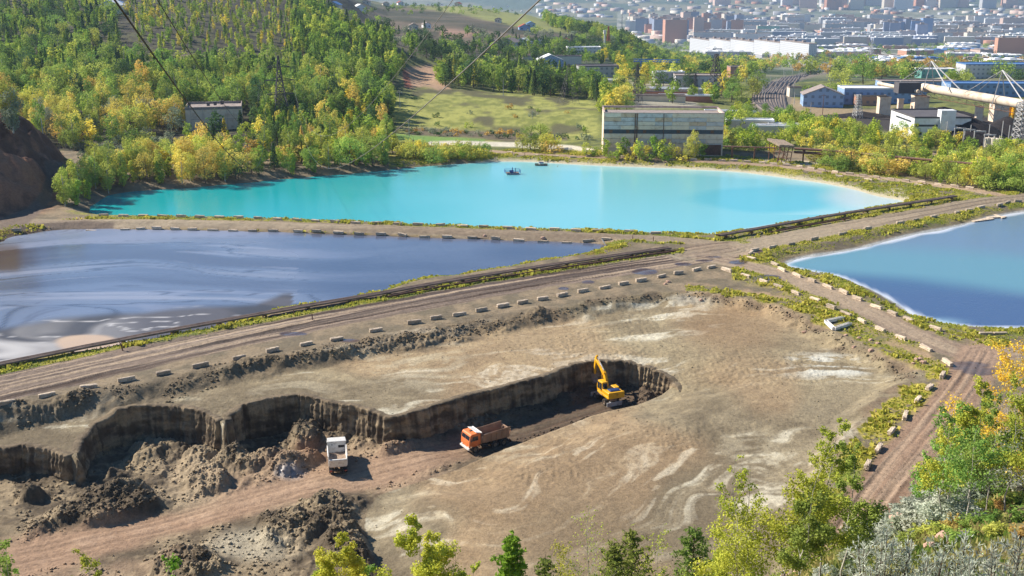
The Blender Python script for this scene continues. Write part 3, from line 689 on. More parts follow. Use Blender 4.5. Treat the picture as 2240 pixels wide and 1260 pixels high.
def crown_pts(shape, n, r, lob=14):
    """points (unit height, crown half-width ~ .5*w) and outward normals"""
    L = []
    if shape == 'birch':
        for i in range(lob):
            h = .2+.76*((i+.5)/lob); w_ = .24*math.sin(math.pi*min(1, (1.02-h)*1.25))**.7*(.7+.5*r.random())
            a = r.random()*6.28; L.append((math.cos(a)*w_*.75, math.sin(a)*w_*.75, h, .07+.08*(1-h)+.03*r.random(), 1.25))
    elif shape == 'round':
        for i in range(lob):
            h = .25+.6*r.random(); w_ = .34*math.sin(math.pi*min(1, max(.05, (h-.05)/.95)))**.6*(.5+.5*r.random())
            a = r.random()*6.28; L.append((math.cos(a)*w_, math.sin(a)*w_, h, .13+.06*r.random(), .9))
        L.append((0, 0, .85, .14, .9))
    elif shape == 'poplar':
        for i in range(lob):
            h = .1+.86*((i+.5)/lob); w_ = .1*math.sin(math.pi*min(1, (1.05-h)))**.6*(.6+.6*r.random())
            a = r.random()*6.28; L.append((math.cos(a)*w_, math.sin(a)*w_, h, .06+.04*r.random()*(1.2-h), 1.6))
    elif shape == 'bush':
        for i in range(lob):
            a = r.random()*6.28; w_ = .5*math.sqrt(r.random()); h = .2+.6*r.random()*(1-.8*w_)
            L.append((math.cos(a)*w_, math.sin(a)*w_, h, .16+.08*r.random(), 1.1))
    P = []; Nn = []
    if shape == 'pine':
        h = r.random(n)**.85*.9+.1; tier = np.floor(h*11)/11; rad = .24*(1.04-h)**.85*(.55+.6*(1-(h-tier)*11)*.7)
        a = r.random(n)*6.28; k = r.random(n)**.45; a = a+np.sin(a*5+tier*37)*.35
        x = np.cos(a)*rad*k; y = np.sin(a)*rad*k
        P = np.stack([x, y, h-.05*k*rad/.24], 1); Nn = np.stack([np.cos(a)*.6, np.sin(a)*.6, np.full(n, .7)], 1)
        return P, Nn
    w_ = np.array([l[3]**2 for l in L]); idx = r.choice(len(L), n, p=w_/w_.sum()); L = np.array(L)[idx]
    d = r.normal(size=(n, 3)); d /= np.linalg.norm(d, axis=1)[:, None]
    rr = L[:, 3]*(.55+.5*r.random(n)**.7)
    P = L[:, :3]+d*rr[:, None]*np.stack([np.ones(n), np.ones(n), L[:, 4]], 1)
    P[:, 2] = np.clip(P[:, 2], .02, 1.05)
    return P, d
def tube_path(pts, rads, n=6):
    pts = np.asarray(pts, float); V = []; Fs = []
    for i, p in enumerate(pts):
        t_ = pts[min(i+1, len(pts)-1)]-pts[max(i-1, 0)]; t_ = t_/(np.linalg.norm(t_)+1e-9)
        u = np.cross(t_, [0, 0, 1.0]); 
        if np.linalg.norm(u) < .15: u = np.cross(t_, [1.0, 0, 0])
        u /= np.linalg.norm(u); v_ = np.cross(t_, u)
        for k in range(n):
            a = 2*math.pi*k/n; V.append(p+(u*math.cos(a)+v_*math.sin(a))*rads[i])
    for i in range(len(pts)-1):
        for k in range(n): Fs.append((i*n+k, i*n+(k+1) % n, (i+1)*n+(k+1) % n, (i+1)*n+k))
    return np.array(V), np.array(Fs)
def merge(parts):
    V = []; Fq = []; o = 0
    for v, f in parts: V.append(v); Fq.append(f+o); o += len(v)
    return np.concatenate(V), np.concatenate(Fq)
def trunk_mesh(shape, r, hh=1.0, limbs=6, rad=.018, n=5):
    lean = r.normal(size=2)*.03
    P = [(0, 0, -.05)]+[(lean[0]*k+r.normal()*.006, lean[1]*k+r.normal()*.006, k) for k in (.15, .35, .55, .75, .92)]
    parts = [tube_path(P, [rad*1.25, rad, rad*.8, rad*.6, rad*.35, rad*.1], n)]
    for i in range(limbs):
        h = .28+.5*i/limbs; a = r.random()*6.28; l = (.16 if shape in ('birch', 'poplar') else .24)*(1.1-h)*1.4
        b = np.array([lean[0]*h, lean[1]*h, h]); e = b+np.array([math.cos(a)*l, math.sin(a)*l, l*(1.1 if shape != 'pine' else .1)])
        parts.append(tube_path([b, (b+e)/2+[0, 0, .01], e], [rad*.4, rad*.25, rad*.06], 4))
    return merge(parts)
_pc = {}
def proto(shape, colr, lod, var):
    k = (shape, colr, lod, var)
    if k not in _pc:
        r = np.random.default_rng(abs(hash((shape, lod, var))) % 99991 if False else (sum(map(ord, shape))*131+lod*17+var*7919) % 99991)
        n, s = {0: (120, .12), 1: (460, .066), 2: (1150, .046), 3: (2300, .034)}[lod]
        if shape == 'poplar': s *= .8
        if shape == 'bush': s *= 1.35
        P, Nn = crown_pts(shape, n, r, 12+var*2)
        V, Fq = quads(P, s*(.7+.6*r.random(n)), r, nrm=Nn)
        o = mesh_np('crown', V, Fq, ML[colr]); me = o.data; bpy.data.objects.remove(o)
        tv, tf = trunk_mesh(shape, r, limbs=3 if lod < 2 else 6)
        ob = mesh_np('trunk', tv, tf, M_BARK if shape == 'birch' else M_BARKD); tm = ob.data; bpy.data.objects.remove(ob)
        _pc[k] = (me, tm)
    return _pc[k]
TREES = []       # (x, y, z, h, shape, colour, place)
def inpoly(x, y, pts):
    d, _ = pdist(x, y, np.array(pts, float), True, 5); return d < 0
def scatter(pts, sp, hr, shapes, colors, place, ymax=1300, ymin=255, jit=.45, keep=1.0, grow=0.0, avoid=None):
    pp = np.array(pts, float); x0, x1 = pp[:, 0].min(), pp[:, 0].max(); y0, y1 = pp[:, 1].min(), pp[:, 1].max()
    Y = ymin; out = 0
    while Y < ymax:
        s = sp*(1+grow*max(0, Y/400-1))
        X = np.arange((x0-1180)/2300*Y*1.05-5, (x1-1060)/2300*Y*1.08+5, s)
        if len(X):
            xx = X+rng.uniform(-jit, jit, len(X))*s; yy = Y+rng.uniform(-jit, jit, len(X))*s
            zz = zat(xx, yy); a, b = proj(xx, yy, zz)
            m = inpoly(a, b, pts) & (rng.random(len(X)) < keep)
            m &= (zz > WL+.25) | (yy > 450)
            for i in np.nonzero(m)[0]:
                if avoid and avoid(a[i], b[i]): continue
                h = rng.uniform(*hr)*(.85+.3*rng.random())
                TREES.append([xx[i], yy[i], zz[i]-.1, h, shapes[rng.integers(len(shapes))], colors[rng.integers(len(colors))], place]); out += 1
        Y += s
    return out
def single(px, py, h, shape, colr, place):
    x, y, z = hit(px, py); TREES.append([x, y, z-.1, h, shape, colr, place])
g_, l_, d_, y_, o_, s_ = 'green', 'lime', 'dark', 'yellow', 'orange', 'grey'
# shore band of the turquoise pond
scatter([(128,462),(185,458),(215,432),(260,415),(300,408),(300,372),(200,385),(150,400)], 3.8, (6,10.5), ['birch','poplar','birch'], [l_,l_,y_,g_,l_], "on the left tip of the turquoise pond")
scatter([(300,412),(420,405),(520,397),(520,352),(420,358),(300,372)], 3.9, (6,11), ['birch','birch','poplar','round'], [y_,y_,l_,l_,y_], "on the turquoise pond's left shore")
scatter([(520,397),(640,386),(640,345),(520,352)], 4.6, (4.5,9), ['birch','round','pine','bush'], [l_,y_,g_,g_,o_,d_], "on the dark bank below the lattice pylon")
scatter([(640,386),(760,376),(866,366),(866,330),(760,338),(640,345)], 4.0, (6,11), ['birch','poplar','birch','round'], [l_,g_,l_,g_,y_], "on the turquoise pond's far left shore")
scatter([(880,358),(1055,348),(1060,335),(960,330),(880,338)], 3.6, (3.2,6), ['bush','round','bush'], [l_,y_,l_,g_,y_], "beside the white gravel road")
scatter([(175,318),(330,300),(410,330),(400,352),(300,362),(180,360)], 6, (3,6), ['bush','round'], [s_,g_,s_,l_], "around the bend of the dark track")
# hillside
noscree = lambda a, b: (300 < a < 620 and abs(b-128) < 16 and rng.random() < .85)
HB = lambda a, b: (395 < a < 560 and 245 < b < 338 and rng.random() < .8)
scatter([(-80,330),(60,318),(180,330),(330,300),(410,300),(410,262),(-80,262)], 6.4, (9,12.5), ['birch','round','birch'], [y_,l_,g_,l_,y_,s_], "on the hillside above the earth bank")
scatter([(410,340),(640,345),(860,330),(850,262),(560,262),(410,300)], 5.2, (5.5,10.5), ['birch','poplar','birch','pine','birch'], [g_,l_,g_,g_,d_,y_], "between the ruined building and the pond", avoid=HB)
scatter([(-80,262),(860,262),(850,215),(640,205),(-80,200)], 5.6, (8,14), ['birch','birch','poplar','birch','round'], [g_,g_,d_,g_,l_,y_,g_,l_], "on the middle of the wooded hillside", avoid=HB)
scatter([(-80,200),(640,205),(760,215),(850,212),(870,165),(640,150),(560,158),(300,150),(-80,130)], 6.0, (8,14), ['birch','birch','poplar','pine','birch'], [g_,g_,g_,l_,d_,g_], "on the upper wooded hillside", avoid=noscree)
scatter([(-80,130),(300,150),(300,60),(220,10),(-80,-30)], 7.4, (7,12), ['birch','pine','poplar','round'], [g_,d_,d_,g_,l_], "near the hilltop at the far left", grow=.3)
scatter([(300,125),(640,130),(700,90),(640,20),(560,-40),(220,-40),(300,60)], 6.2, (3.5,7.5), ['birch','pine','poplar'], [g_,l_,l_,g_,l_,y_], "on the steep dark slope of the hill", keep=.9, grow=.3, avoid=noscree)
scatter([(640,130),(870,165),(892,150),(860,100),(760,60),(690,10),(620,-40),(640,60)], 6.0, (8,13), ['birch','birch','poplar','pine'], [g_,g_,d_,l_], "on the wooded hill's right shoulder", grow=.2)
scatter([(870,130),(980,148),(1010,125),(880,92)], 9, (9,12), ['round','pine'], [d_,d_,g_], "in the shaded wood behind the eroded gully", grow=.3)
scatter([(650,190),(700,175),(770,180),(760,215),(680,220)], 16, (5,9), ['round','bush'], [g_,y_,o_], "in the clearing beside the lattice pylon")
# treeline behind the meadow
scatter([(962,188),(1010,193),(1150,208),(1290,220),(1330,230),(1310,198),(1180,180),(1100,168),(960,165)], 7, (10,14.5), ['birch','round','birch','pine'], [g_,d_,g_,l_,d_], "in the treeline behind the green meadow")
scatter([(860,215),(960,215),(1290,250),(1300,300),(900,290)], 17, (1.6,3.2), ['bush'], [g_,l_,o_,d_,s_], "scattered over the green meadow", keep=.6)
scatter([(880,282),(1290,300),(1290,308),(880,296)], 4.5, (1.5,3), ['bush'], [s_,d_,o_], "along the brown strip above the gravel road")
for a in ((1142,330,6.5,'round',l_),(1160,328,8.5,'round',g_),(1180,326,9.5,'round',g_),(1196,331,6.5,'round',y_),(1212,330,6,'round',l_),(1170,332,5,'bush',l_),(1205,333,4.5,'bush',y_)): single(*a, "in the clump beside the gravel road")
for a in ((1283,342,5,'round',l_),(1300,341,4,'bush',g_),(1325,345,6.3,'birch',l_),(1352,347,5.2,'birch',l_),(1366,345,6.8,'birch',g_),(1385,347,5,'birch',y_),(1398,349,6.5,'birch',l_),(1412,347,4.5,'round',y_),(1432,347,7.6,'birch',g_),(1446,350,6.8,'birch',l_),(1468,348,5.4,'birch',l_),(1480,351,4.6,'round',y_),(1506,349,6,'round',l_),(1518,347,9.2,'birch',y_),(1530,347,5.5,'round',g_),(1342,349,3.5,'bush',g_),(1375,351,3,'bush',y_),(1420,352,3,'bush',g_),(1458,353,3,'bush',g_),(1492,353,3,'bush',y_)): single(*a, "in front of the concrete factory hall")
# right
scatter([(1585,330),(1690,338),(1700,310),(1585,300)], 5, (4,7), ['round','bush','birch'], [l_,y_,g_,l_], "behind the pipe bridge by the factory hall")
scatter([(1700,322),(1900,335),(2000,330),(2110,345),(2160,352),(2110,318),(1960,300),(1820,282),(1720,275)], 4.8, (3.8,6.8), ['birch','birch','round'], [g_,l_,y_,l_,g_,l_], "between the overland pipeline and coal yard")
scatter([(1580,285),(1740,285),(1860,300),(1770,272),(1650,258),(1600,250)], 6, (5,8), ['birch','round'], [g_,g_,l_,l_], "between the factory hall and the railway")
scatter([(1772,352),(1830,372),(1990,394),(2120,410),(2250,426),(2300,390),(2180,362),(2060,352),(1900,352),(1850,350)], 3.9, (4,6.5), ['bush','round','birch'], [l_,y_,l_,y_,g_,l_], "behind the block-lined road, right side")
scatter([(2120,410),(2260,420),(2300,350),(2180,345),(2150,370)], 4.5, (6,9), ['round','birch'], [l_,y_,g_], "in the thicket at the right edge")
scatter([(1540,232),(1650,232),(1670,200),(1560,180),(1330,165),(1330,215)], 11, (7,11), ['round','birch'], [g_,g_,l_,d_,y_], "among the yards behind the factory hall", keep=.42)
scatter([(1330,235),(1310,212),(1370,200),(1375,245),(1300,250)], 6, (7,10), ['round','birch'], [g_,l_,y_], "left of the garages behind the factory hall", keep=.9)
scatter([(1300,165),(1640,182),(1700,150),(1560,118),(1300,118)], 15, (9,13), ['round','birch'], [g_,d_,l_,g_,y_], "around the blue-roofed works", keep=.42, ymax=1700)
scatter([(1740,165),(1860,182),(2240,215),(2240,150),(1800,120),(1600,128)], 24, (9,13), ['round','bush'], [g_,d_,g_,l_,o_], "in the valley beyond the railway", keep=.4, ymax=2300)
scatter([(1900,175),(2110,160),(2250,180),(2250,140),(1950,140)], 17, (9,13), ['round','bush'], [o_,g_,d_,o_], "in the autumn-coloured valley strip", keep=.5, ymax=2300)
scatter([(1760,225),(1870,245),(1950,240),(1850,205),(1760,200)], 14, (5,9), ['round','bush'], [g_,l_], "by the warehouses beside the coal yard", keep=.5)
single(1888, 185, 19, 'round', g_, "alone beyond the blue warehouses")
# mid-distance hill
scatter([(760,95),(960,130),(1250,128),(1420,118),(1440,100),(1260,82),(1000,70),(860,60),(740,30)], 17, (6,9.5), ['round','bush','pine'], [d_,d_,g_,s_], "on the dark scrubby middle-distance hillside", keep=.55, ymax=1700)
scatter([(1000,130),(1440,150),(1470,118),(1250,100),(1050,100)], 12, (7,11), ['round','birch'], [d_,g_,d_], "at the foot of the dark hillside", keep=.8, ymax=1700)
scatter([(1190,40),(1250,48),(1330,62),(1440,98),(1470,112),(1420,118),(1320,92),(1200,60)], 12, (10,15), ['birch','round'], [g_,d_,g_,l_], "on the crest above the city", ymax=1900)
scatter([(720,25),(900,12),(1100,22),(1150,35),(980,30),(740,40)], 26, (5,8), ['round','bush'], [d_,g_], "among the hilltop cottages", keep=.6, ymax=1900)
scatter([(1350,135),(2300,150),(2300,60),(1500,60),(1350,80)], 62, (10,16), ['round','bush'], [d_,g_,s_,g_], "between the city buildings", keep=.6, ymax=4600, ymin=1400)
print('trees', len(TREES))
COLW = {'green': 'green', 'dark': 'dark green', 'lime': 'yellow-green', 'yellow': 'bright yellow', 'orange': 'orange-brown', 'grey': 'grey-green'}
ORD = 'first second third fourth fifth sixth seventh eighth ninth tenth eleventh twelfth thirteenth fourteenth fifteenth sixteenth seventeenth eighteenth nineteenth twentieth'.split()+['twenty-'+q for q in 'first second third fourth fifth sixth seventh eighth ninth'.split()]+['thirtieth']+['thirty-'+q for q in 'first second third fourth fifth sixth seventh eighth ninth'.split()]+['fortieth']
def finish_labels(items, key):
    """items: (obj, base label, group, x in the photo); equal labels get their place in the row"""
    by = {}
    for it in items: by.setdefault(it[1], []).append(it)
    for base, L in by.items():
        L.sort(key=lambda q: q[3]); n = len(L)
        for i, (o, b, g, x) in enumerate(L):
            if n == 1: s = b
            elif n <= 2*len(ORD):
                s = b+', '+(('leftmost' if i == 0 else ORD[i]+' from the left') if i < (n+1)//2 else ('rightmost' if i == n-1 else ORD[n-1-i]+' from the right'))
            else: s = b
            o['label'] = s; o['group'] = g
scatter([(1330,62),(1440,98),(1560,140),(1480,140),(1400,118),(1320,92)], 10, (9,13), ['birch','round'], [g_,d_,g_,l_], 'on the slope running down to the works', ymax=1900)
KIND = {'birch': ('birch_tree', 'birch'), 'round': ('broadleaf_tree', 'broadleaf tree'), 'poplar': ('poplar_tree', 'poplar'), 'pine': ('conifer_tree', 'conifer'), 'bush': ('shrub', 'shrub')}
def place_trees():
    A = []
    for t_ in TREES:
        px, py = proj(t_[0], t_[1], t_[2]); px2, py2 = proj(t_[0], t_[1], t_[2]+t_[3])
        A.append((t_, px, py, (py-py2) if (-40 < px < 2280 and py2 < 1260 and py > -5) else -1))
    A.sort(key=lambda q: -q[3])
    lim = {'birch': 260, 'round': 240, 'pine': 90, 'bush': 110, 'poplar': 60}
    ind = []; rest = []
    for q in A:
        s = q[0][4]
        if lim[s] > 0 and q[3] > 9: lim[s] -= 1; ind.append(q)
        elif q[3] > 0: rest.append(q)
    items = []; cnt = 0
    for (x, y, z, h, s, c, pl), px, py, hp in ind:
        lod = 3 if hp > 75 else 2 if hp > 34 else 1
        me, tm = proto(s, c, lod, rng.integers(4 if lod < 3 else 3))
        nm, cat = KIND[s]
        root = bpy.data.objects.new(nm, None); root.location = (x, y, z); root.rotation_euler = (0, 0, rng.uniform(0, 6.28))
        w_ = rng.uniform(.85, 1.2)*{'birch': 1.0, 'round': .98, 'pine': .95, 'bush': 1.35, 'poplar': 1.25}[s]; root.scale = (h*w_, h*w_, h); C.objects.link(root)
        cr = bpy.data.objects.new('crown', me); tk = bpy.data.objects.new('trunk', tm)
        for o in (cr, tk): C.objects.link(o); o.parent = root
        root['category'] = 'shrub' if s == 'bush' else 'tree'
        size = 'tall' if hp > 62 else 'small' if hp < 30 else ''
        items.append((root, ((size+' ') if size else '')+f"{COLW[c]} {cat} {pl}", ('shrubs ' if s == 'bush' else 'trees ')+pl, px))
    finish_labels(items, 0)
    # the rest: one mass of trees
    Vs = []; Fs = []; Cs = []; off = 0; r = np.random.default_rng(3)
    cache = {}
    for (x, y, z, h, s, c, pl), px, py, hp in rest:
        lod = 0 if hp < 22 else 1
        k = (s, lod, int(r.integers(4)))
        if k not in cache:
            n, sz = {0: (90, .14), 1: (330, .08)}[lod]
            P, Nn = crown_pts(s, n, r, 12); v, f = quads(P, sz*(.7+.6*r.random(n))*(1.3 if s == 'bush' else 1), r, nrm=Nn)
            tv, tf = tube_path([(0, 0, -.05), (0, 0, .5)], [.02, .01], 3); f2 = tf+len(v)
            cache[k] = (np.concatenate([v, tv]), np.concatenate([f, f2]), len(v))
        v, f, nl = cache[k]; a = r.random()*6.28; ca, sa = math.cos(a), math.sin(a); w_ = h*r.uniform(1.0, 1.35)
        V = np.stack([(v[:, 0]*ca-v[:, 1]*sa)*w_+x, (v[:, 0]*sa+v[:, 1]*ca)*w_+y, v[:, 2]*h+z], 1)
        c1, c2 = COLS[c]; m = r.random(); cc = (c1*(1-m)+c2*m)*r.uniform(.8, 1.2)
        cv = np.empty((len(v), 4)); cv[:, :3] = cc; cv[:, 3] = 1; cv[nl:, :3] = srgb(120, 108, 92)
        Vs.append(V); Fs.append(f+off); Cs.append(cv); off += len(V)
    if Vs:
        o = mesh_np('woodland', np.concatenate(Vs), np.concatenate(Fs), attr_leaf_mat('woodland_leaves'), attrs={'Col': ('FLOAT_COLOR', 'POINT', np.concatenate(Cs))})
        tag(o, 'mass of small green and autumn-coloured trees covering the hillsides and valley', 'woodland', kind='stuff')
    print('individual', len(ind), 'rest', len(rest))
place_trees()
# ---- grass tufts on the dikes and banks
def grass_tufts():
    r = np.random.default_rng(11)
    area = np.zeros(gx.shape); area[:-NU] = np.diff(gy.reshape(NY, NU), axis=0, append=0)[:-1].ravel()*.00112*gy[:-NU]
    m = (grass > .35) & (gy < 430) & (zone != 1) & (gz > WL+.15)
    idx = np.nonzero(m)[0]; p = area[idx]*grass[idx]; p = np.clip(p, 0, None); idx = r.choice(idx, 52000, p=p/p.sum())
    x = gx[idx]+r.uniform(-.4, .4, len(idx)); y = gy[idx]+r.uniform(-.4, .4, len(idx)); z = gz[idx]
    dd = ss(-.1, .2, fbm(x*.25, y*.25, 3, 301))
    h = (.12+.3*r.random(len(idx)))*(.6+.9*dd); a = r.random(len(idx))*3.14; w_ = h*.75
    dx, dy = np.cos(a)*w_, np.sin(a)*w_; lx, ly = r.normal(size=(2, len(idx)))*h*.35
    V = np.stack([np.stack([x-dx*.6, y-dy*.6, z-.05], 1), np.stack([x+dx*.6, y+dy*.6, z-.05], 1), np.stack([x+dx*.9+lx, y+dy*.9+ly, z+h*.8], 1), np.stack([x-dx*.5+lx, y-dy*.5+ly, z+h], 1)], 1).reshape(-1, 3)
    cc = vary((140, 156, 52), (206, 192, 92), r.random(len(idx))*.7+.3*dd); cc = np.repeat(cc, 4, 0)
    cc = np.concatenate([cc, np.ones((len(cc), 1))], 1)
    o = mesh_np('grass', V, np.arange(len(V)).reshape(-1, 4), attr_leaf_mat('grass_blades', .4), attrs={'Col': ('FLOAT_COLOR', 'POINT', cc)})
    tag(o, 'yellow-green grass and weeds growing along the dikes and road edges', 'grass', kind='stuff')
grass_tufts()
# ---- clods of dug earth
def clods():
    r = np.random.default_rng(12)
    rough = np.zeros(gx.shape); db2, _ = pdist(gx, gy, BERMS, False, 20)
    rough = np.maximum(rough, ss(3.2, .5, db2)*ss(-.1, .15, N2)); rough = np.maximum(rough, ss(1.5, .0, abs(sdb+1))*.5*(gy > 150))
    pit = (sdp < -1)*(gz > FL+.9)*(dpr > 3); rough = np.maximum(rough, pit*.9); rough = np.maximum(rough, (sdp < -1)*(dpr > 3.2)*ss(0, 12, gx)*.8)
    rough = np.maximum(rough, (sdp < -1)*(dpr > 3.5)*.35*ss(-.15, .1, N2))
    rough = np.maximum(rough, (sdb < -1)*(sdp > 0)*.05*ss(0, .2, N1+.1)+(ZR > .5)*.01)
    rough = np.maximum(rough, (sdp < -1)*(dpr > 1.5)*.4*ss(-12, 6, gx)*ss(-.2, .05, N2))
    area = gy*np.gradient(YR).repeat(NU)
    idx = np.nonzero((rough > .004) & (gy < 260))[0]; p = rough[idx]*area[idx]; n = 19000
    idx = r.choice(idx, n, p=p/p.sum()); x = gx[idx]+r.uniform(-.2, .2, n); y = gy[idx]+r.uniform(-.2, .2, n); z = zat(x, y)
    s = .04+.2*r.random(n)**4; s = np.where(rough[idx] < .1, s*.5, s)
    base = np.array([(-1, -1, -1), (1, -1, -1), (1, 1, -1), (-1, 1, -1), (-1, -1, 1), (1, -1, 1), (1, 1, 1), (-1, 1, 1)], float)*.62
    V = base[None]+r.uniform(-.28, .28, (n, 8, 3)); V = V*s[:, None, None]*np.array([1.1, 1.1, .8]); V += np.stack([x, y, z+s*.25], 1)[:, None, :]
    fb = np.array([(0, 3, 2, 1), (4, 5, 6, 7), (0, 1, 5, 4), (1, 2, 6, 5), (2, 3, 7, 6), (3, 0, 4, 7)])
    Fq = (fb[None]+np.arange(n)[:, None, None]*8).reshape(-1, 4)
    cc = col[idx]*r.uniform(.7, 1.35, (n, 1)); cc = np.repeat(np.clip(cc, .01, .7), 8, 0); cc = np.concatenate([cc, np.ones((len(cc), 1))], 1)
    o = mesh_np('earth_clods', V.reshape(-1, 3), Fq, M_EARTH, attrs={'Col': ('FLOAT_COLOR', 'POINT', cc), 'wet': ('FLOAT', 'POINT', np.zeros(n*8))})
    tag(o, 'loose brown clods of dug clay and stones littering the pit and berms', 'clods', kind='stuff')
clods()
# ------------------------------------------------------------------ foreground slope vegetation
def zpix(py, y):                                     # height of the sight line of row py at distance y
    b = (py-630)/F_PX; return H+(-sT-b*cT)/(cT-b*sT)*y
def xpix(px, py, y):
    b = (py-630)/F_PX; return (px-1120)/F_PX*y/(cT-b*sT)
def branchy(r, h, spread=.5, nb=16, up=.8, sub=3, start=.25, rad=.05, wob=.05, stems=1):
    parts = []; tips = []
    for s_ in range(stems):
        az = r.random()*6.28; ln = (.1+.22*r.random()) if stems > 1 else .03; hh = h*(1-.22*s_*r.random())
        P = [np.array([0, 0, -.4])]
        for k in (.12, .28, .45, .62, .8, 1.0):
            P.append(np.array([math.cos(az)*ln*h*k**1.2+r.normal()*wob*h*.25, math.sin(az)*ln*h*k**1.2+r.normal()*wob*h*.25, hh*k]))
        P = np.array(P); R_ = rad*np.array([1.2, 1, .85, .65, .45, .28, .08]); parts.append(tube_path(P, R_, 6))
        for i in range(nb):
            f = start+(1-start)*((i+.6*r.random())/nb)*.96
            q = f*6; j = min(int(q), 5); b = P[j]*(1-(q-j))+P[j+1]*(q-j) if j < 6 else P[6]
            b = np.array([np.interp(f*hh, P[:, 2], P[:, k]) for k in (0, 1)]+[f*hh])
            L = spread*h*(1.08-f)**.7*(.55+.6*r.random())*.55; a = r.random()*6.28
            d = np.array([math.cos(a), math.sin(a), up*(.6+.8*r.random())]); d /= np.linalg.norm(d)
            m_ = b+d*L*.5+r.normal(size=3)*L*.08; e = b+d*L+np.array([0, 0, L*.12])
            rb = max(.008, rad*(1.1-f)*.45); parts.append(tube_path([b, m_, e], [rb, rb*.6, rb*.15], 4)); tips.append((m_, L*.32)); tips.append((e, L*.34))
            for k in range(sub):
                t0 = .3+.6*r.random(); s0 = b+(e-b)*t0; a2 = a+r.normal()*1.0; d2 = np.array([math.cos(a2), math.sin(a2), up*r.random()*1.3]); d2 /= np.linalg.norm(d2)
                e2 = s0+d2*L*(.3+.3*r.random()); parts.append(tube_path([s0, (s0+e2)/2, e2], [rb*.4, rb*.28, rb*.12], 3)); tips.append((e2, L*.26)); tips.append(((s0+e2)/2, L*.2))
    v, f = merge(parts); return v, f, tips
def leaves(r, tips, n, size, droop=.0, asp=1.0, zs=1.0):
    w_ = np.array([max(t[1], .05)**1.6 for t in tips]); idx = r.choice(len(tips), n, p=w_/w_.sum())
    c = np.array([tips[i][0] for i in idx]); rd = np.array([max(tips[i][1], .08) for i in idx])
    d = r.normal(size=(n, 3)); d /= np.linalg.norm(d, axis=1)[:, None]
    c = c+d*(rd*r.random(n)**.5)[:, None]*np.array([1, 1, zs]); c[:, 2] -= droop*rd*r.random(n)
    return quads(c, size*(.65+.7*r.random(n)), r, nrm=d*.4, asp=asp, up=.4)
def fg_tree(px, top, Y, colr, n, size, label, kind='birch_tree', cat='tree', bark=None, group=None, seed=0, **kw):
    r = np.random.default_rng(seed+int(px)*7+int(top)); x = xpix(px, top, Y); zg = float(zat(x, Y)[0]); h = zpix(top, Y)-zg
    root = bpy.data.objects.new(kind, None); root.location = (x, Y, zg); C.objects.link(root)
    v, f, tips = branchy(r, h, **kw)
    mesh_np('trunk', v, f, bark or M_BARK, parent=root)
    if n:
        V, Fq = leaves(r, tips, n, size); mesh_np('crown', V, Fq, ML[colr], parent=root)
    tag(root, label, cat, group); return root
def fg_pine(px, top, Y, colr, n, label, w_=.24, size=.1, seed=1, kind='pine_tree'):
    r = np.random.default_rng(seed+int(px)); x = xpix(px, top, Y); zg = float(zat(x, Y)[0]); h = zpix(top, Y)-zg
    root = bpy.data.objects.new(kind, None); root.location = (x, Y, zg); C.objects.link(root)
    parts = [tube_path([(0, 0, -.4), (0, 0, h*.5), (0, 0, h)], [h*.014, h*.009, .01], 6)]; tips = []
    nw = int(h/.5)
    for k in range(nw):
        hh = h*(.18+.8*k/nw); nb_ = 6
        for j in range(nb_):
            a = 6.28*j/nb_+r.random()+k; L = w_*h*(1.03-hh/h)**.8*(.35+.85*r.random())
            b = np.array([0, 0, hh]); e = b+np.array([math.cos(a)*L, math.sin(a)*L, L*.35]); parts.append(tube_path([b, (b+e)/2-[0, 0, .03], e], [.02, .014, .006], 3))
            for q in (.35, .6, .85, 1.0): tips.append((b+(e-b)*q, .1+.2*(1.1-q)+.12*L))
    tips.append((np.array([0, 0, h]), .12))
    v, f = merge(parts); mesh_np('trunk', v, f, M_BARKD, parent=root)
    V, Fq = leaves(r, tips, n, size, asp=2.2, zs=.6); mesh_np('crown', V, Fq, ML[colr], parent=root)
    tag(root, label, 'tree'); return root
fg_tree(1642, 962, 47, 'fresh', 6500, .11, 'tall yellow-green birch, leftmost of the big foreground clump above the lower road', nb=22, spread=.34, up=1.1, stems=2, start=.15)
fg_tree(1722, 950, 45, 'fresh', 7600, .11, 'white-trunked yellow-green birch in the middle of the big foreground clump', nb=24, spread=.4, up=1.0, stems=2, start=.2)
fg_tree(1826, 903, 46.5, 'fresh', 8000, .11, 'tallest birch on the right of the big foreground clump', nb=26, spread=.36, up=.9, stems=1, start=.2, seed=5)
fg_tree(1868, 965, 48, 'green', 5700, .12, 'lower green birch at the right edge of the big foreground clump', nb=14, spread=.45, up=.8)
fg_tree(1612, 1100, 49, 'fresh', 2880, .11, 'short yellow-green birch in front of the bare clay, left of the big clump', nb=14, spread=.5, up=.9)
fg_tree(1765, 1080, 42, 'green', 5400, .11, 'low green tree filling the middle of the big foreground clump', nb=16, spread=.6, kind='broadleaf_tree')
fg_tree(908, 1138, 60, 'fresh', 14144, 0.149, 'bright green birch with dense lumpy crown at the bottom edge, below the orange truck', nb=18, spread=.56, start=.3)
fg_tree(738, 1180, 59, 'fresh', 11424, 0.149, 'bright green birch at the bottom edge below the white truck', nb=16, spread=.62, start=.3)
fg_tree(690, 1215, 60, 'fresh', 3264, 0.138, 'small green sapling just left of the birch below the white truck', nb=10, spread=.5)
fg_tree(800, 1222, 61, 'green', 2380, 0.138, 'small green sapling just right of the birch below the white truck', nb=10, spread=.5)
fg_tree(372, 1207, 60, 'larch', 4420, 0.149, 'vivid green birch top at the bottom edge under the reddish haul track', nb=12, spread=.5)
fg_tree(184, 1200, 60, 'fresh', 3060, 0.138, 'thin yellow-green birch top at the bottom left', nb=14, spread=.5)
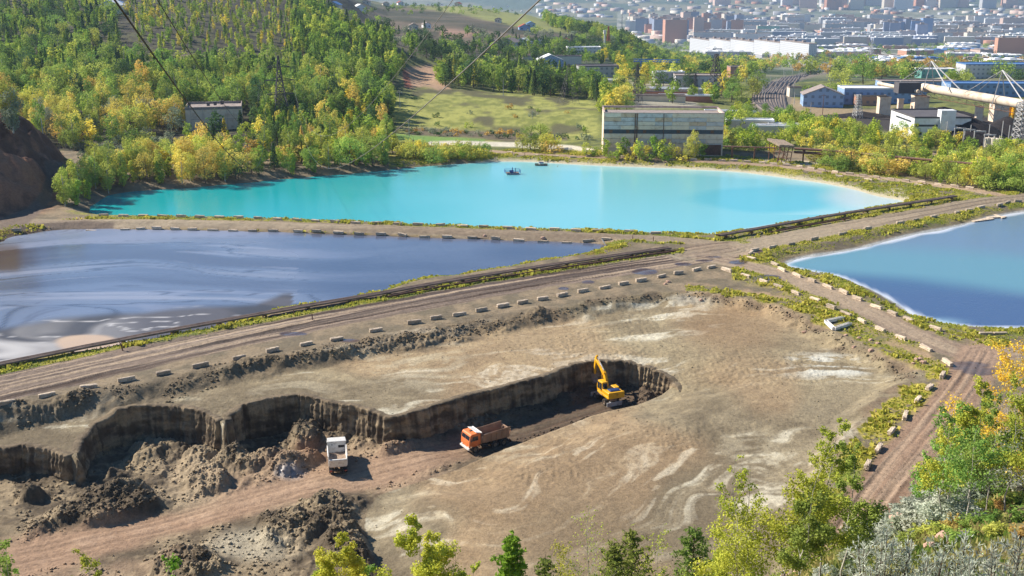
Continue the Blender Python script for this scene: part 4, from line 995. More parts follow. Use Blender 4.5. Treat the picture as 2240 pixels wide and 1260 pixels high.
fg_tree(4, 1178, 58, 'green', 3060, 0.149, 'green birch cut by the left edge at the bottom corner', nb=14, spread=.5)
fg_tree(40, 1238, 60, 'green', 1530, 0.138, 'low green birch top beside the bottom left corner', nb=10, spread=.4)
fg_tree(1028, 1228, 61, 'fresh', 3060, 0.138, 'small round yellow-green tree top between the leafless sapling and the vivid conifer', nb=10, spread=.6, kind='broadleaf_tree')
fg_tree(985, 1175, 60, 'fresh', 72, .09, 'leafless whitish sapling at the bottom edge', nb=20, spread=.55, up=1.4, sub=5, rad=.035)
fg_tree(1292, 1103, 55, 'fresh', 504, .1, 'tall nearly leafless white birch at the bottom centre', nb=24, spread=.5, up=1.3, sub=5, rad=.05, start=.3)
fg_tree(1235, 1185, 54, 'fresh', 1800, .1, 'thin pale-leaved birch left of the nearly leafless birch', nb=18, spread=.6, up=1.2, sub=4, rad=.035)
fg_tree(1440, 1135, 57, 'fresh', 840, .11, 'sparse light green sapling between two dark pines', nb=14, spread=.5, rad=.03)
fg_pine(1120, 1163, 58, 'larch', 6500, 'vivid light-green conifer at the bottom centre', .3, .16)
fg_pine(1385, 1150, 60, 'pine', 2000, 'dark pine right of the nearly leafless birch', .36, .15)
fg_pine(1345, 1180, 58, 'pine', 2000, 'smaller dark pine touching the nearly leafless birch', .36, .15)
fg_pine(1193, 1212, 61, 'pine', 2000, 'small pine top just right of the vivid conifer', .36, .15)
fg_pine(1520, 1148, 58, 'pine', 2000, 'dark green pine left of the big foreground birch clump', .36, .15)
fg_pine(1578, 1195, 55, 'pine', 2000, 'lower pine at the foot of the big foreground birch clump', .36, .15)
fg_tree(2148, 828, 84, 'fresh', 8320, .19, 'tall green aspen beside the lower road at the right', nb=18, spread=.5, kind='aspen_tree', start=.2)
fg_tree(2100, 880, 82, 'green', 3600, .19, 'green aspen leaning over the lower road', nb=16, spread=.6, kind='aspen_tree', start=.2)
fg_tree(2190, 870, 78, 'green', 4600, .18, 'dense green aspen in front of the golden tree', nb=18, spread=.6, kind='aspen_tree', start=.15)
fg_tree(2238, 830, 76, 'fresh', 5280, .18, 'yellow-green aspen cut by the right edge below the golden tree', nb=16, spread=.6, kind='aspen_tree')
fg_tree(2222, 755, 92, 'gold', 6500, .2, 'golden-yellow tree at the right edge above the road bend', nb=18, spread=.7, kind='aspen_tree', start=.1)
fg_tree(2040, 965, 78, 'green', 2000, .17, 'small green aspen at the lower road\'s right edge', nb=12, spread=.55, kind='aspen_tree')
fg_tree(2075, 935, 76, 'fresh', 2880, .17, 'yellow-green young aspen between the lower road and the grey shrubs', nb=12, spread=.6, kind='aspen_tree')
fg_tree(2140, 945, 70, 'green', 2600, .16, 'short aspen just above the grey shrubs', nb=12, spread=.8, kind='aspen_tree')
# grey willow-like shrubs and others on the near slope
def bush_mesh(r, h, w_, n, size, asp=1.6, ns=14):
    parts = []; tips = []
    for i in range(ns):
        a = r.random()*6.28; L = w_*.5*math.sqrt(r.random()); hh = h*(.65+.4*r.random())*(1-.25*(L/(w_*.5))**2)
        e = np.array([math.cos(a)*L, math.sin(a)*L, hh]); b = np.array([e[0]*.15, e[1]*.15, -.2]); m_ = (b+e)/2+np.array([e[0]*.15, e[1]*.15, .1*h])
        parts.append(tube_path([b, m_, e], [.02, .013, .004], 4))
        for q in (.35, .55, .75, .95): tips.append((b+(e-b)*q+r.normal(size=3)*.08*h, h*.2))
    v, f = merge(parts); V, Fq = leaves(r, tips, n, size, asp=asp); return v, f, V, Fq
BU = {}
def shrub(px, py, h, w_, colr, label, group, n=1300, size=.1, y0=6, kind='shrub', asp=1.6):
    x, y, z = hit(px, py, ymin=y0); k = (colr, n, size, int(rnd.random()*3))
    if k not in BU:
        r = np.random.default_rng(len(BU)+5); v, f, V, Fq = bush_mesh(r, 1.0, 1.3, n, size, asp)
        a = mesh_np('t', v, f, M_BARKD); b = mesh_np('t', V, Fq, ML[colr]); BU[k] = (a.data, b.data); bpy.data.objects.remove(a); bpy.data.objects.remove(b)
    root = bpy.data.objects.new(kind, None); root.location = (x, y, z-.05); root.scale = (w_/1.3, w_/1.3, h); root.rotation_euler = (0, 0, rnd.random()*6.28); C.objects.link(root)
    for nm, me in (('stems', BU[k][0]), ('foliage', BU[k][1])):
        o = bpy.data.objects.new(nm, me); C.objects.link(o); o.parent = root
    root['category'] = 'shrub'; return (root, label, group, px)
IT = []
for (px, py) in [(1930,1150),(1965,1140),(1990,1120),(2010,1105),(2030,1085),(2050,1065),(2075,1040),(2045,1110),(2080,1080),(2110,1060),(2095,1030),(2130,1020),(2150,1040),(2170,1010),(2190,1030),(2210,1000),(2232,1012),(2235,975),(2200,975),(2160,990),(2120,1000),(2070,1110),(2110,1095),(2140,1080),(2180,1065),(2220,1050),(2238,1060),(2005,1150),(2040,1140),(1975,1165),(1940,1175),(1900,1190),(1880,1165),(2100,1130)]:
    IT.append(shrub(px, py+12, 2.2 if py < 1060 else 1.7, 4.2 if py < 1060 else 3.2, 'silver' if rnd.random() < .55 else 'grey', 'silver-grey leafy shrub on the near slope at the right', 'grey shrubs on the near slope', 1500, .09))
for (px, py, cc, wd) in [(2120,1150,'green','green'),(2160,1140,'green','green'),(2200,1110,'orange','rusty'),(2225,1095,'lime','yellow-green'),(2235,1135,'green','green'),(2180,1170,'lime','yellow-green'),(1905,1215,'grey','grey-green'),(1860,1225,'grey','grey-green'),(1950,1200,'silver','pale grey'),(2060,1170,'lime','yellow-green'),(2240,1170,'orange','rusty'),(1990,1185,'green','green'),(2020,1165,'lime','yellow-green'),(2085,1155,'orange','rusty'),(2150,1110,'lime','yellow-green'),(2190,1080,'green','green'),(2235,1040,'lime','yellow-green'),(2100,1180,'green','green'),(1800,1262,'silver','pale grey'),(1850,1262,'grey','grey-green'),(1700,1262,'green','green'),(1650,1268,'green','green')]:
    IT.append(shrub(px, py+8, 1.0, 1.9, cc, f'{wd} low shrub on the grassy near slope', 'low shrubs on the near slope', 900, .09))
finish_labels(IT, 0)
# three silvery sea-buckthorn bushes right in front of the camera
def buckthorn(px, top, Y, w_, seed, label):
    r = np.random.default_rng(seed); x = xpix(px, top, Y); zg = float(zat(x, Y)[0]); h = zpix(top, Y)-zg
    root = bpy.data.objects.new('sea_buckthorn_bush', None); root.location = (x, Y, zg); C.objects.link(root)
    parts = []; LV = []; LF = []; off = 0
    for i in range(34):
        a = r.random()*6.28; L = w_*.5*math.sqrt(r.random()); hh = h*(.72+.3*r.random())*(1-.2*(L/(w_*.5))**2)
        e = np.array([math.cos(a)*L, math.sin(a)*L, hh]); b = np.array([e[0]*.3, e[1]*.3, -.2]); m_ = (b+e)/2+r.normal(size=3)*.05
        parts.append(tube_path([b, m_, e], [.014, .009, .003], 4))
        subs = [(m_, e)]
        for k in range(7):
            s0 = b+(e-b)*(.45+.5*r.random()); d = r.normal(size=3)*.6+np.array([0, 0, .7]); d /= np.linalg.norm(d); e2 = s0+d*(.12+.16*r.random())
            parts.append(tube_path([s0, (s0+e2)/2, e2], [.005, .004, .0015], 3)); subs.append((s0, e2))
        for s0, e2 in subs:
            ax = (e2-s0); n = int(8+np.linalg.norm(ax)*75)
            tt = r.random(n)[:, None]; c = s0+ax*tt
            d = r.normal(size=(n, 3))*.6+ax/np.linalg.norm(ax)*.9; d /= np.linalg.norm(d, axis=1)[:, None]; ln = (.045+.03*r.random(n))[:, None]
            sd = np.cross(d, r.normal(size=(n, 3))); sd /= np.linalg.norm(sd, axis=1)[:, None]; wd = ln*.1
            V = np.stack([c, c+d*ln*.5+sd*wd, c+d*ln, c+d*ln*.5-sd*wd], 1).reshape(-1, 3); LV.append(V); LF.append(np.arange(n*4).reshape(-1, 4)+off); off += n*4
    v, f = merge(parts); mesh_np('branches', v, f, M_BARKD, parent=root)
    mesh_np('foliage', np.concatenate(LV), np.concatenate(LF), ML['silver'], parent=root)
    tag(root, label, 'bush')
buckthorn(1965, 1158, 10.5, 1.0, 1, 'spiky silver-leaved bush, leftmost of three in the bottom right corner')
buckthorn(2110, 1165, 9.6, 1.1, 2, 'dense silver-leaved bush in the middle of three in the bottom right corner')
buckthorn(2235, 1160, 10.0, .9, 3, 'silver-leaved bush cut by the right edge in the bottom corner')
M_ROCK = simple('pink_rock', srgb(196, 160, 138), .9, .25, 1.5, bump=.8, bdist=.12, dirt=srgb(140, 118, 100))
def rock(px, py, s, label, group, m=None, y0=6, name='boulder', sq=.8):
    x, y, z = hit(px, py, ymin=y0); r = np.random.default_rng(int(px*3+py))
    import bmesh
    bm = bmesh.new(); bmesh.ops.create_icosphere(bm, subdivisions=3, radius=1)
    for v in bm.verts:
        p_ = np.array(v.co); k = 1+.35*float(fbm(np.array([p_[0]*1.3+px]), np.array([p_[1]*1.3+p_[2]*1.7]), 3, 5)[0])*2
        for _ in range(3):
            pass
        q = np.round(p_*2.2)/2.2; p_ = p_*.55+q*.45; v.co = Vector(p_*k*s*np.array([1.2, .9, sq]))
    me = bpy.data.meshes.new(name); bm.to_mesh(me); bm.free(); me.materials.append(m or M_ROCK)
    o = bpy.data.objects.new(name, me); o.location = (x, y, z+s*.2); C.objects.link(o); o['category'] = 'rock'; return (o, label, group, px)
IT = [rock(1755, 1250, .75, 'large pale pink boulder on the near slope under the birch clump', 'boulders'), rock(1720, 1266, .5, 'small pink boulder at the bottom edge beside the largest boulder', 'boulders'),
      rock(1868, 1190, 1.0, 'pink boulder between the birch clump and the grey shrubs', 'boulders'), rock(1980, 1150, 1.2, 'pale rock among the grey shrubs at the foot of the lower road', 'boulders'),
      rock(2035, 1200, .35, 'reddish rock behind the silver-leaved bushes', 'boulders'), rock(2065, 1180, .45, 'pinkish rock above the silver-leaved bushes', 'boulders')]
finish_labels(IT, 0)
def slope_grass():
    r = np.random.default_rng(21); m = (zone == 6) & (gy > 6) & (gy < 115) & (gx > gy*.2)
    idx = np.nonzero(m)[0]; p = (gy[idx])**.6; n = 26000; idx = r.choice(idx, n, p=p/p.sum())
    x = gx[idx]+r.uniform(-.3, .3, n); y = gy[idx]+r.uniform(-.4, .4, n); z = zat(x, y); D = gy[idx]
    h = (.12+.3*r.random(n))*np.interp(D, [6, 60], [.5, 1.3]); a = r.random(n)*3.14; w_ = np.interp(D, [6, 60], [.012, .16]); lx, ly = r.normal(size=(2, n))*h*.3
    dx, dy = np.cos(a)*w_, np.sin(a)*w_
    V = np.stack([np.stack([x-dx, y-dy, z-.05], 1), np.stack([x+dx, y+dy, z-.05], 1), np.stack([x+dx*.6+lx, y+dy*.6+ly, z+h*.8], 1), np.stack([x+lx*1.2, y+ly*1.2, z+h], 1)], 1).reshape(-1, 3)
    f = fbm(x*.3, y*.3, 3, 311); cc = vary((106, 128, 56), (188, 172, 110), np.clip(.5+f*2+r.normal(size=n)*.2, 0, 1)); cc = np.repeat(cc, 4, 0); cc = np.concatenate([cc, np.ones((len(cc), 1))], 1)
    o = mesh_np('slope_grass', V, np.arange(len(V)).reshape(-1, 4), attr_leaf_mat('dry_grass', .4), attrs={'Col': ('FLOAT_COLOR', 'POINT', cc)})
    tag(o, 'dry mixed grass and weeds on the near slope at the bottom right', 'grass', kind='stuff')
slope_grass()
# ------------------------------------------------------------------ hard-surface helpers
class MB:
    def __init__(s): s.v = []; s.f = []; s.mi = []
    def add(s, V, Fs, m=0):
        o = len(s.v); s.v += [tuple(map(float, p)) for p in V]; s.f += [tuple(i+o for i in f) for f in Fs]; s.mi += [m]*len(Fs); return s
    def box(s, x0, x1, y0, y1, z0, z1, m=0, rz=0.0, c=None, tz=0.0):
        P = [(x, y, z) for z in (z0, z1) for (x, y) in ((x0, y0), (x1, y0), (x1, y1), (x0, y1))]
        if tz: P = [(x, y, z+x*tz) for x, y, z in P]
        if rz:
            cx, cy = c or ((x0+x1)/2, (y0+y1)/2); ca, sa = math.cos(rz), math.sin(rz)
            P = [((x-cx)*ca-(y-cy)*sa+cx, (x-cx)*sa+(y-cy)*ca+cy, z) for x, y, z in P]
        return s.add(P, [(0, 3, 2, 1), (4, 5, 6, 7), (0, 1, 5, 4), (1, 2, 6, 5), (2, 3, 7, 6), (3, 0, 4, 7)], m)
    def hexa(s, P, m=0): return s.add(P, [(0, 3, 2, 1), (4, 5, 6, 7), (0, 1, 5, 4), (1, 2, 6, 5), (2, 3, 7, 6), (3, 0, 4, 7)], m)
    def bar(s, a, b, r, m=0, n=4, r2=None):
        a = np.array(a, float); b = np.array(b, float); v, f = tube_path([a, b], [r, r if r2 is None else r2], n)
        s.add(v, f, m); k = len(s.v)-2*n
        s.f.append(tuple(range(k+n-1, k-1, -1))); s.f.append(tuple(range(k+n, k+2*n))); s.mi += [m, m]; return s
    def prism(s, pts, y0, y1, m=0):
        """outline in x-z extruded along y"""
        n = len(pts); V = [(x, y0, z) for x, z in pts]+[(x, y1, z) for x, z in pts]
        return s.add(V, [tuple(range(n)), tuple(range(2*n-1, n-1, -1))]+[(i, i+n, (i+1) % n+n, (i+1) % n) for i in range(n)], m)
    def wheel(s, c, r, w, m=0, n=18):
        x, y, z = c; V = []; prof = [(r*.55, -w/2), (r*.9, -w/2), (r, -w*.36), (r, w*.36), (r*.9, w/2), (r*.55, w/2)]
        for k in range(n):
            a = 6.2832*k/n
            for (rr, yy) in prof: V.append((x+math.cos(a)*rr, y+yy, z+math.sin(a)*rr))
        q = len(prof); s.add(V, [(k*q+j, k*q+j+1, ((k+1) % n)*q+j+1, ((k+1) % n)*q+j) for k in range(n) for j in range(q-1)], m); return s
    def disc(s, c, r, w, m=0, n=18, hub=.3):
        x, y, z = c; sg = 1 if w > 0 else -1; V = []
        prof = [(r, 0), (r*.82, -w*.5), (r*hub*1.4, -w*.55), (r*hub, w*.1), (0.02, w*.1)]
        for k in range(n):
            a = 6.2832*k/n
            for rr, yy in prof: V.append((x+math.cos(a)*rr, y+yy, z+math.sin(a)*rr))
        q = len(prof); s.add(V, [(k*q+j, k*q+j+1, ((k+1) % n)*q+j+1, ((k+1) % n)*q+j) for k in range(n) for j in range(q-1)], m); return s
    def build(s, name, mats, parent=None, bevel=0.0, smooth=False):
        me = bpy.data.meshes.new(name); me.from_pydata(s.v, [], s.f)
        for m in (mats if isinstance(mats, (list, tuple)) else [mats]): me.materials.append(m)
        me.polygons.foreach_set('material_index', s.mi)
        if smooth: me.polygons.foreach_set('use_smooth', [True]*len(s.f))
        me.validate(); me.update()
        import bmesh
        bm = bmesh.new(); bm.from_mesh(me); bmesh.ops.recalc_face_normals(bm, faces=bm.faces)
        if bevel: bmesh.ops.bevel(bm, geom=[e for e in bm.edges if len(e.link_faces) == 2 and e.calc_face_angle(0) > .5], offset=bevel, segments=1, affect='EDGES')
        bm.to_mesh(me); bm.free()
        o = bpy.data.objects.new(name, me); C.objects.link(o)
        if parent: o.parent = parent
        return o
def empty(name, loc, rz=0, label=None, cat=None, group=None):
    o = bpy.data.objects.new(name, None); o.location = loc; o.rotation_euler = (0, 0, rz); C.objects.link(o); return tag(o, label, cat, group)
def copy_tree(o, parent=None):
    c = o.copy(); C.objects.link(c); c.parent = parent
    for ch in [q for q in bpy.data.objects if q.parent == o] if not hasattr(o, '_k') else []: copy_tree(ch, c)
    return c
def kids(o): return [q for q in o.children]
def dup(o, loc, rz):
    c = o.copy(); C.objects.link(c); c.location = loc; c.rotation_euler = (0, 0, rz)
    for ch in kids(o):
        d = ch.copy(); C.objects.link(d); d.parent = c
        for g in kids(ch): e = g.copy(); C.objects.link(e); e.parent = d
    return c
S = srgb
M = dict(
 concw=simple('stained_panel', S(214, 182, 152), .9, .1, .4, dirt=S(176, 132, 100), bump=.1), concg=simple('grey_panel', S(206, 196, 190), .9, .08, .4, dirt=S(160, 140, 126), bump=.1),
 conc=simple('old_concrete', S(200, 180, 156), .9, .16, 1.2, dirt=S(118, 100, 82), rnd_=.28), concd=simple('weathered_concrete', S(232, 208, 184), .9, .08, .3, dirt=S(200, 160, 124), bump=.15),
 orange=simple('orange_paint', S(228, 120, 58), .55, .1, 1.4, dirt=S(186, 128, 92)), yellow=simple('yellow_paint', S(236, 172, 22), .4, .1, 1.2, dirt=S(176, 128, 44)),
 white=simple('white_paint', S(226, 222, 214), .5, .08, 1.2, dirt=S(168, 152, 136)), dusty=simple('dusty_steel', S(150, 128, 108), .8, .25, 2.0, dirt=S(104, 84, 68)),
 black=simple('black_metal', S(44, 42, 42), .6, .3, 3), tyre=simple('tyre_rubber', S(58, 54, 50), .9, .3, 3, dirt=S(116, 98, 82)), glass=simple('dark_glass', S(34, 44, 54), .08, .3, 1, spec=.8, bump=0),
 rust=simple('rusty_steel', S(112, 78, 60), .85, .35, 1.5, dirt=S(78, 58, 48)), pipe=simple('old_pipe', S(132, 112, 98), .7, .25, .6, dirt=S(92, 70, 58)), lattice=simple('lattice_steel', S(84, 78, 78), .7, .2, 1),
 pale=simple('pale_steel', S(180, 178, 176), .6, .1, 1, dirt=S(130, 110, 96)), blue=simple('blue_paint', S(44, 96, 168), .5, .15, 1), dblue=simple('dark_blue_steel', S(36, 58, 104), .5, .2, 1),
 wood=simple('grey_timber', S(150, 132, 112), .9, .3, 2), roof=simple('grey_roof', S(150, 136, 128), .9, .15, .4, dirt=S(108, 96, 90)), roofd=simple('dark_roof', S(88, 84, 86), .9, .15, .3),
 broof=simple('blue_roof', S(86, 124, 172), .5, .12, .2), rroof=simple('red_roof', S(158, 74, 58), .8, .15, .5), brick=simple('brick_wall', S(178, 118, 92), .9, .15, .6), cream=simple('cream_wall', S(214, 202, 184), .9, .08, .3, rnd_=.1),
 wwall=simple('white_wall', S(226, 226, 226), .85, .05, .2, dirt=S(190, 184, 178)), bluew=simple('pale_blue_wall', S(152, 176, 208), .85, .08, .3), coal=simple('coal', S(44, 38, 38), .95, .4, .6, bump=1.0, bdist=.3),
 tank=simple('conveyor_cladding', S(214, 198, 176), .6, .1, .15, dirt=S(176, 138, 104)), win=simple('window_dark', S(62, 66, 76), .3, .2, 1, bump=0), green=simple('green_cladding', S(96, 158, 142), .7, .1, .2),
 pink=simple('worn_plaster', S(190, 168, 158), .9, .12, .3, dirt=S(140, 112, 96)), ballast=simple('ballast', S(120, 108, 100), .95, .3, .6), rail=simple('rail_steel', S(62, 54, 52), .5, .2, 1), mesh=simple('aluminium', S(196, 200, 196), .45, .1, 1.5, dirt=S(150, 150, 140)))
# ------------------------------------------------------------------ concrete blocks along the roads
BL = {
 'near': ([(-20,890),(15,884),(103,865),(194,848),(277,832),(357,817),(439,801),(523,784),(596,767),(670,753),(736,742),(822,723),(906,706),(954,697),(1005,688),(1053,679),(1100,669),(1143,662),(1187,654),(1230,646),(1275,637),(1323,629),(1364,620),(1402,613),(1447,605),(1484,598),(1524,590),(1556,584)], "on the rutted haul road's near edge"),
 'branch_l': ([(1589,591),(1631,604),(1670,617),(1702,627),(1740,641),(1783,657),(1818,673),(1850,688),(1885,703),(1925,721),(1970,739),(2025,762),(2072,794)], "on the pit side of the branch road"),
 'lower': ([(2062,822),(2033,849),(2008,875),(1980,911),(1950,946),(1921,983),(1898,1020)], "on the grass verge of the lower dirt road"),
 'branch_r': ([(1643,566),(1695,578),(1710,590),(1743,602),(1776,614),(1810,627),(1845,640),(1875,653),(1916,671),(1952,686),(1987,700),(2046,719)], "on the branch road's blue pond side"),
 'far_r': ([(1642,554),(1651,547),(1690,541),(1731,534),(1781,523),(1843,512),(1898,500),(1969,488),(2002,482),(2042,474),(2094,464),(2119,459),(2146,453),(2186,448),(2203,443),(2226,440)], "in the weeds behind the blue pond"),
 'dike_t': ([(227,471),(270,472),(314,472),(355,473),(396,473),(437,474),(480,475),(522,476),(564,477),(607,479),(650,481),(690,483),(733,485),(778,487),(824,488),(870,490),(914,491),(964,492),(1012,494),(1058,496),(1110,498),(1161,501),(1213,502),(1260,504),(1308,505),(1376,507),(1435,510)], "on the dike's turquoise pond side"),
 'dike_b': ([(36,499),(108,497),(135,497),(164,496),(198,491),(236,492),(273,490),(307,489),(342,489),(382,490),(420,491),(465,492),(509,493),(552,494),(597,494),(652,496),(692,497),(740,499),(785,501),(833,502),(880,504),(929,507),(978,508),(1033,509),(1084,511),(1135,514),(1188,516),(1240,518),(1287,517),(1326,518)], "on the dike's dark pond side"),
 'back_f': ([(1116,329),(1173,336),(1217,340),(1254,342),(1289,340),(1333,341),(1361,343),(1389,345),(1415,345),(1440,347),(1466,350),(1493,348),(1517,350),(1549,350),(1579,352),(1605,352),(1635,354),(1667,356),(1692,359),(1720,361),(1749,364),(1774,367),(1797,371),(1827,375),(1859,379),(1888,382),(1917,386),(1949,390),(1982,394),(2016,398),(2052,403),(2088,407),(2121,411)], "on the back road's far edge"),
 'back_n': ([(1836,385),(1899,393),(1933,397),(2009,405)], "on the pond side of the back road")}
def make_block(var, r):
    import bmesh
    bm = bmesh.new(); bmesh.ops.create_cube(bm, size=1); L = 2.4*r.uniform(.96, 1.02)
    for v in bm.verts: v.co = Vector((v.co.x*L, v.co.y*.55, v.co.z*.62+.2))
    bmesh.ops.subdivide_edges(bm, edges=bm.edges[:], cuts=4, use_grid_fill=True)
    for v in bm.verts:
        n = v.co.copy(); e = (abs(abs(n.x)-L/2) < .01)+(abs(abs(n.y)-.275) < .01)+(abs(n.z-.51) < .01)
        k = .018 if e < 2 else .035; v.co += Vector((r.normal()*k, r.normal()*k, r.normal()*k*.7))
        if e >= 2: v.co -= Vector((np.sign(n.x)*.02*(abs(abs(n.x)-L/2) < .01), np.sign(n.y)*.02, .02*(abs(n.z-.51) < .01)))
    for sx in (-L*.27, L*.27):                          # lifting loops
        q = bmesh.ops.create_cube(bm, size=1)
        for v in q['verts']: v.co = Vector((v.co.x*.12+sx, v.co.y*.04, v.co.z*.07+.53))
    me = bpy.data.meshes.new('concrete_block'); bm.to_mesh(me); bm.free(); me.materials.append(M['conc']); return me
def blocks():
    r = np.random.default_rng(5); vs = [make_block(i, r) for i in range(6)]; IT = []
    for key, (pts, where) in BL.items():
        W = [G(p[0], p[1]+2, 0) for p in pts]
        for i, (x, y, _) in enumerate(W):
            if key == 'near' and pts[i][0] < 0: pass
            a = W[max(i-1, 0)]; b = W[min(i+1, len(W)-1)]; ang = math.atan2(b[1]-a[1], b[0]-a[0])+r.normal()*.05
            if key == 'lower' and i == 0: ang += .1
            o = bpy.data.objects.new('concrete_block', vs[int(r.integers(6))]); C.objects.link(o)
            o.location = (x, y, Z1(x, y)+.16-r.random()*.05); o.rotation_euler = (r.normal()*.06, r.normal()*.035, ang+r.normal()*.06); o.scale = (r.uniform(.86, 1.05), r.uniform(.9, 1.08), r.uniform(.8, 1.05)); o['category'] = 'concrete block'
            IT.append((o, 'concrete block '+where, 'concrete blocks '+where, pts[i][0]))
    for (p0, ln, where) in (((2172,732), 4.6, None),):
        x, y, _ = G(*p0, 0); mb = MB(); mb.box(-ln/2, -.1, -.25, .25, -.15, .42).box(.1, ln/2, -.25, .25, -.15, .4)
        o = mb.build('concrete_beam', M['conc'], bevel=.03); o.location = (x, y, Z1(x, y)+.05); o.rotation_euler = (0, 0, .05); tag(o, 'long low concrete beam lying beside the pale shore of the blue pond', 'concrete beam')
    finish_labels(IT, 0)
blocks()
# ------------------------------------------------------------------ pipelines
def pipeline(P, n, name, label, zc=.55, r_=.2, gap=.55, gapz=0, step=9, mat=None, drop=None):
    root = empty(name, (P[0][0], P[0][1], 0), 0, label, 'pipeline'); ox, oy = P[0]
    P = np.array(P); L = np.concatenate([[0], np.cumsum(np.hypot(*np.diff(P, axis=0).T))]); t = np.arange(0, L[-1], 4.0)
    x = np.interp(t, L, P[:, 0]); y = np.interp(t, L, P[:, 1]); tx = np.gradient(x); ty = np.gradient(y); q = np.hypot(tx, ty); nx_, ny_ = -ty/q, tx/q
    zg = np.zeros(len(x))+zc
    for k in range(n):
        o_ = (k-(n-1)/2)*gap; v, f = tube_path(np.stack([x+nx_*o_-ox, y+ny_*o_-oy, zg+rng.normal(size=len(x))*.015-(drop or [0]*n)[k]], 1), [r_*(1 if k else 1.25)]*len(x), 8)
        ob = mesh_np('pipe', v, f, mat or M['pipe'], parent=root, smooth=True)
    i = 0
    for s0 in np.arange(2, L[-1], step):
        X = np.interp(s0, L, P[:, 0]); Y = np.interp(s0, L, P[:, 1]); j = min(int(s0/4), len(tx)-1); a = math.atan2(ty[j], tx[j])
        z0 = Z1(X, Y)-.2; w_ = gap*n*.6
        mb = MB(); mb.box(-.12, .12, -w_, w_, zc-r_-.32, zc-r_-.02); mb.box(-.1, .1, -w_*.8, -w_*.8+.22, z0, zc-r_-.32); mb.box(-.1, .1, w_*.8-.22, w_*.8, z0, zc-r_-.32)
        o = mb.build('support', M['rust'], root); o.location = (X-ox, Y-oy, 0); o.rotation_euler = (0, 0, a); i += 1
    return root
pipeline(PIPE1, 4, 'slurry_pipeline', 'row of four rusty brown slurry pipes on low supports beside the dark pond', .55, .15, .42, step=8)
PIPE1b = PIPE1.copy(); PIPE1b[:, 1] -= 2.6
pipeline(PIPE1b[(PIPE1b[:, 0] > G(830, 655)[0])], 1, 'water_pipe', 'single dark pipe sagging just below the four slurry pipes near the dike junction', .3, .16, .5, step=11, mat=M['rust'])
pipeline(PIPE2, 3, 'slurry_pipeline', 'rack of brown pipes along the turquoise pond\'s right shore', .95, .2, .5, step=8)
PIPE2b = PIPE2.copy(); PIPE2b[:, 1] -= 3.2
pipeline(PIPE2b[6:-8], 1, 'water_pipe', 'lone low pipe running in the grass in front of the pipe rack', .4, .16, .5, step=12, mat=M['rust'])
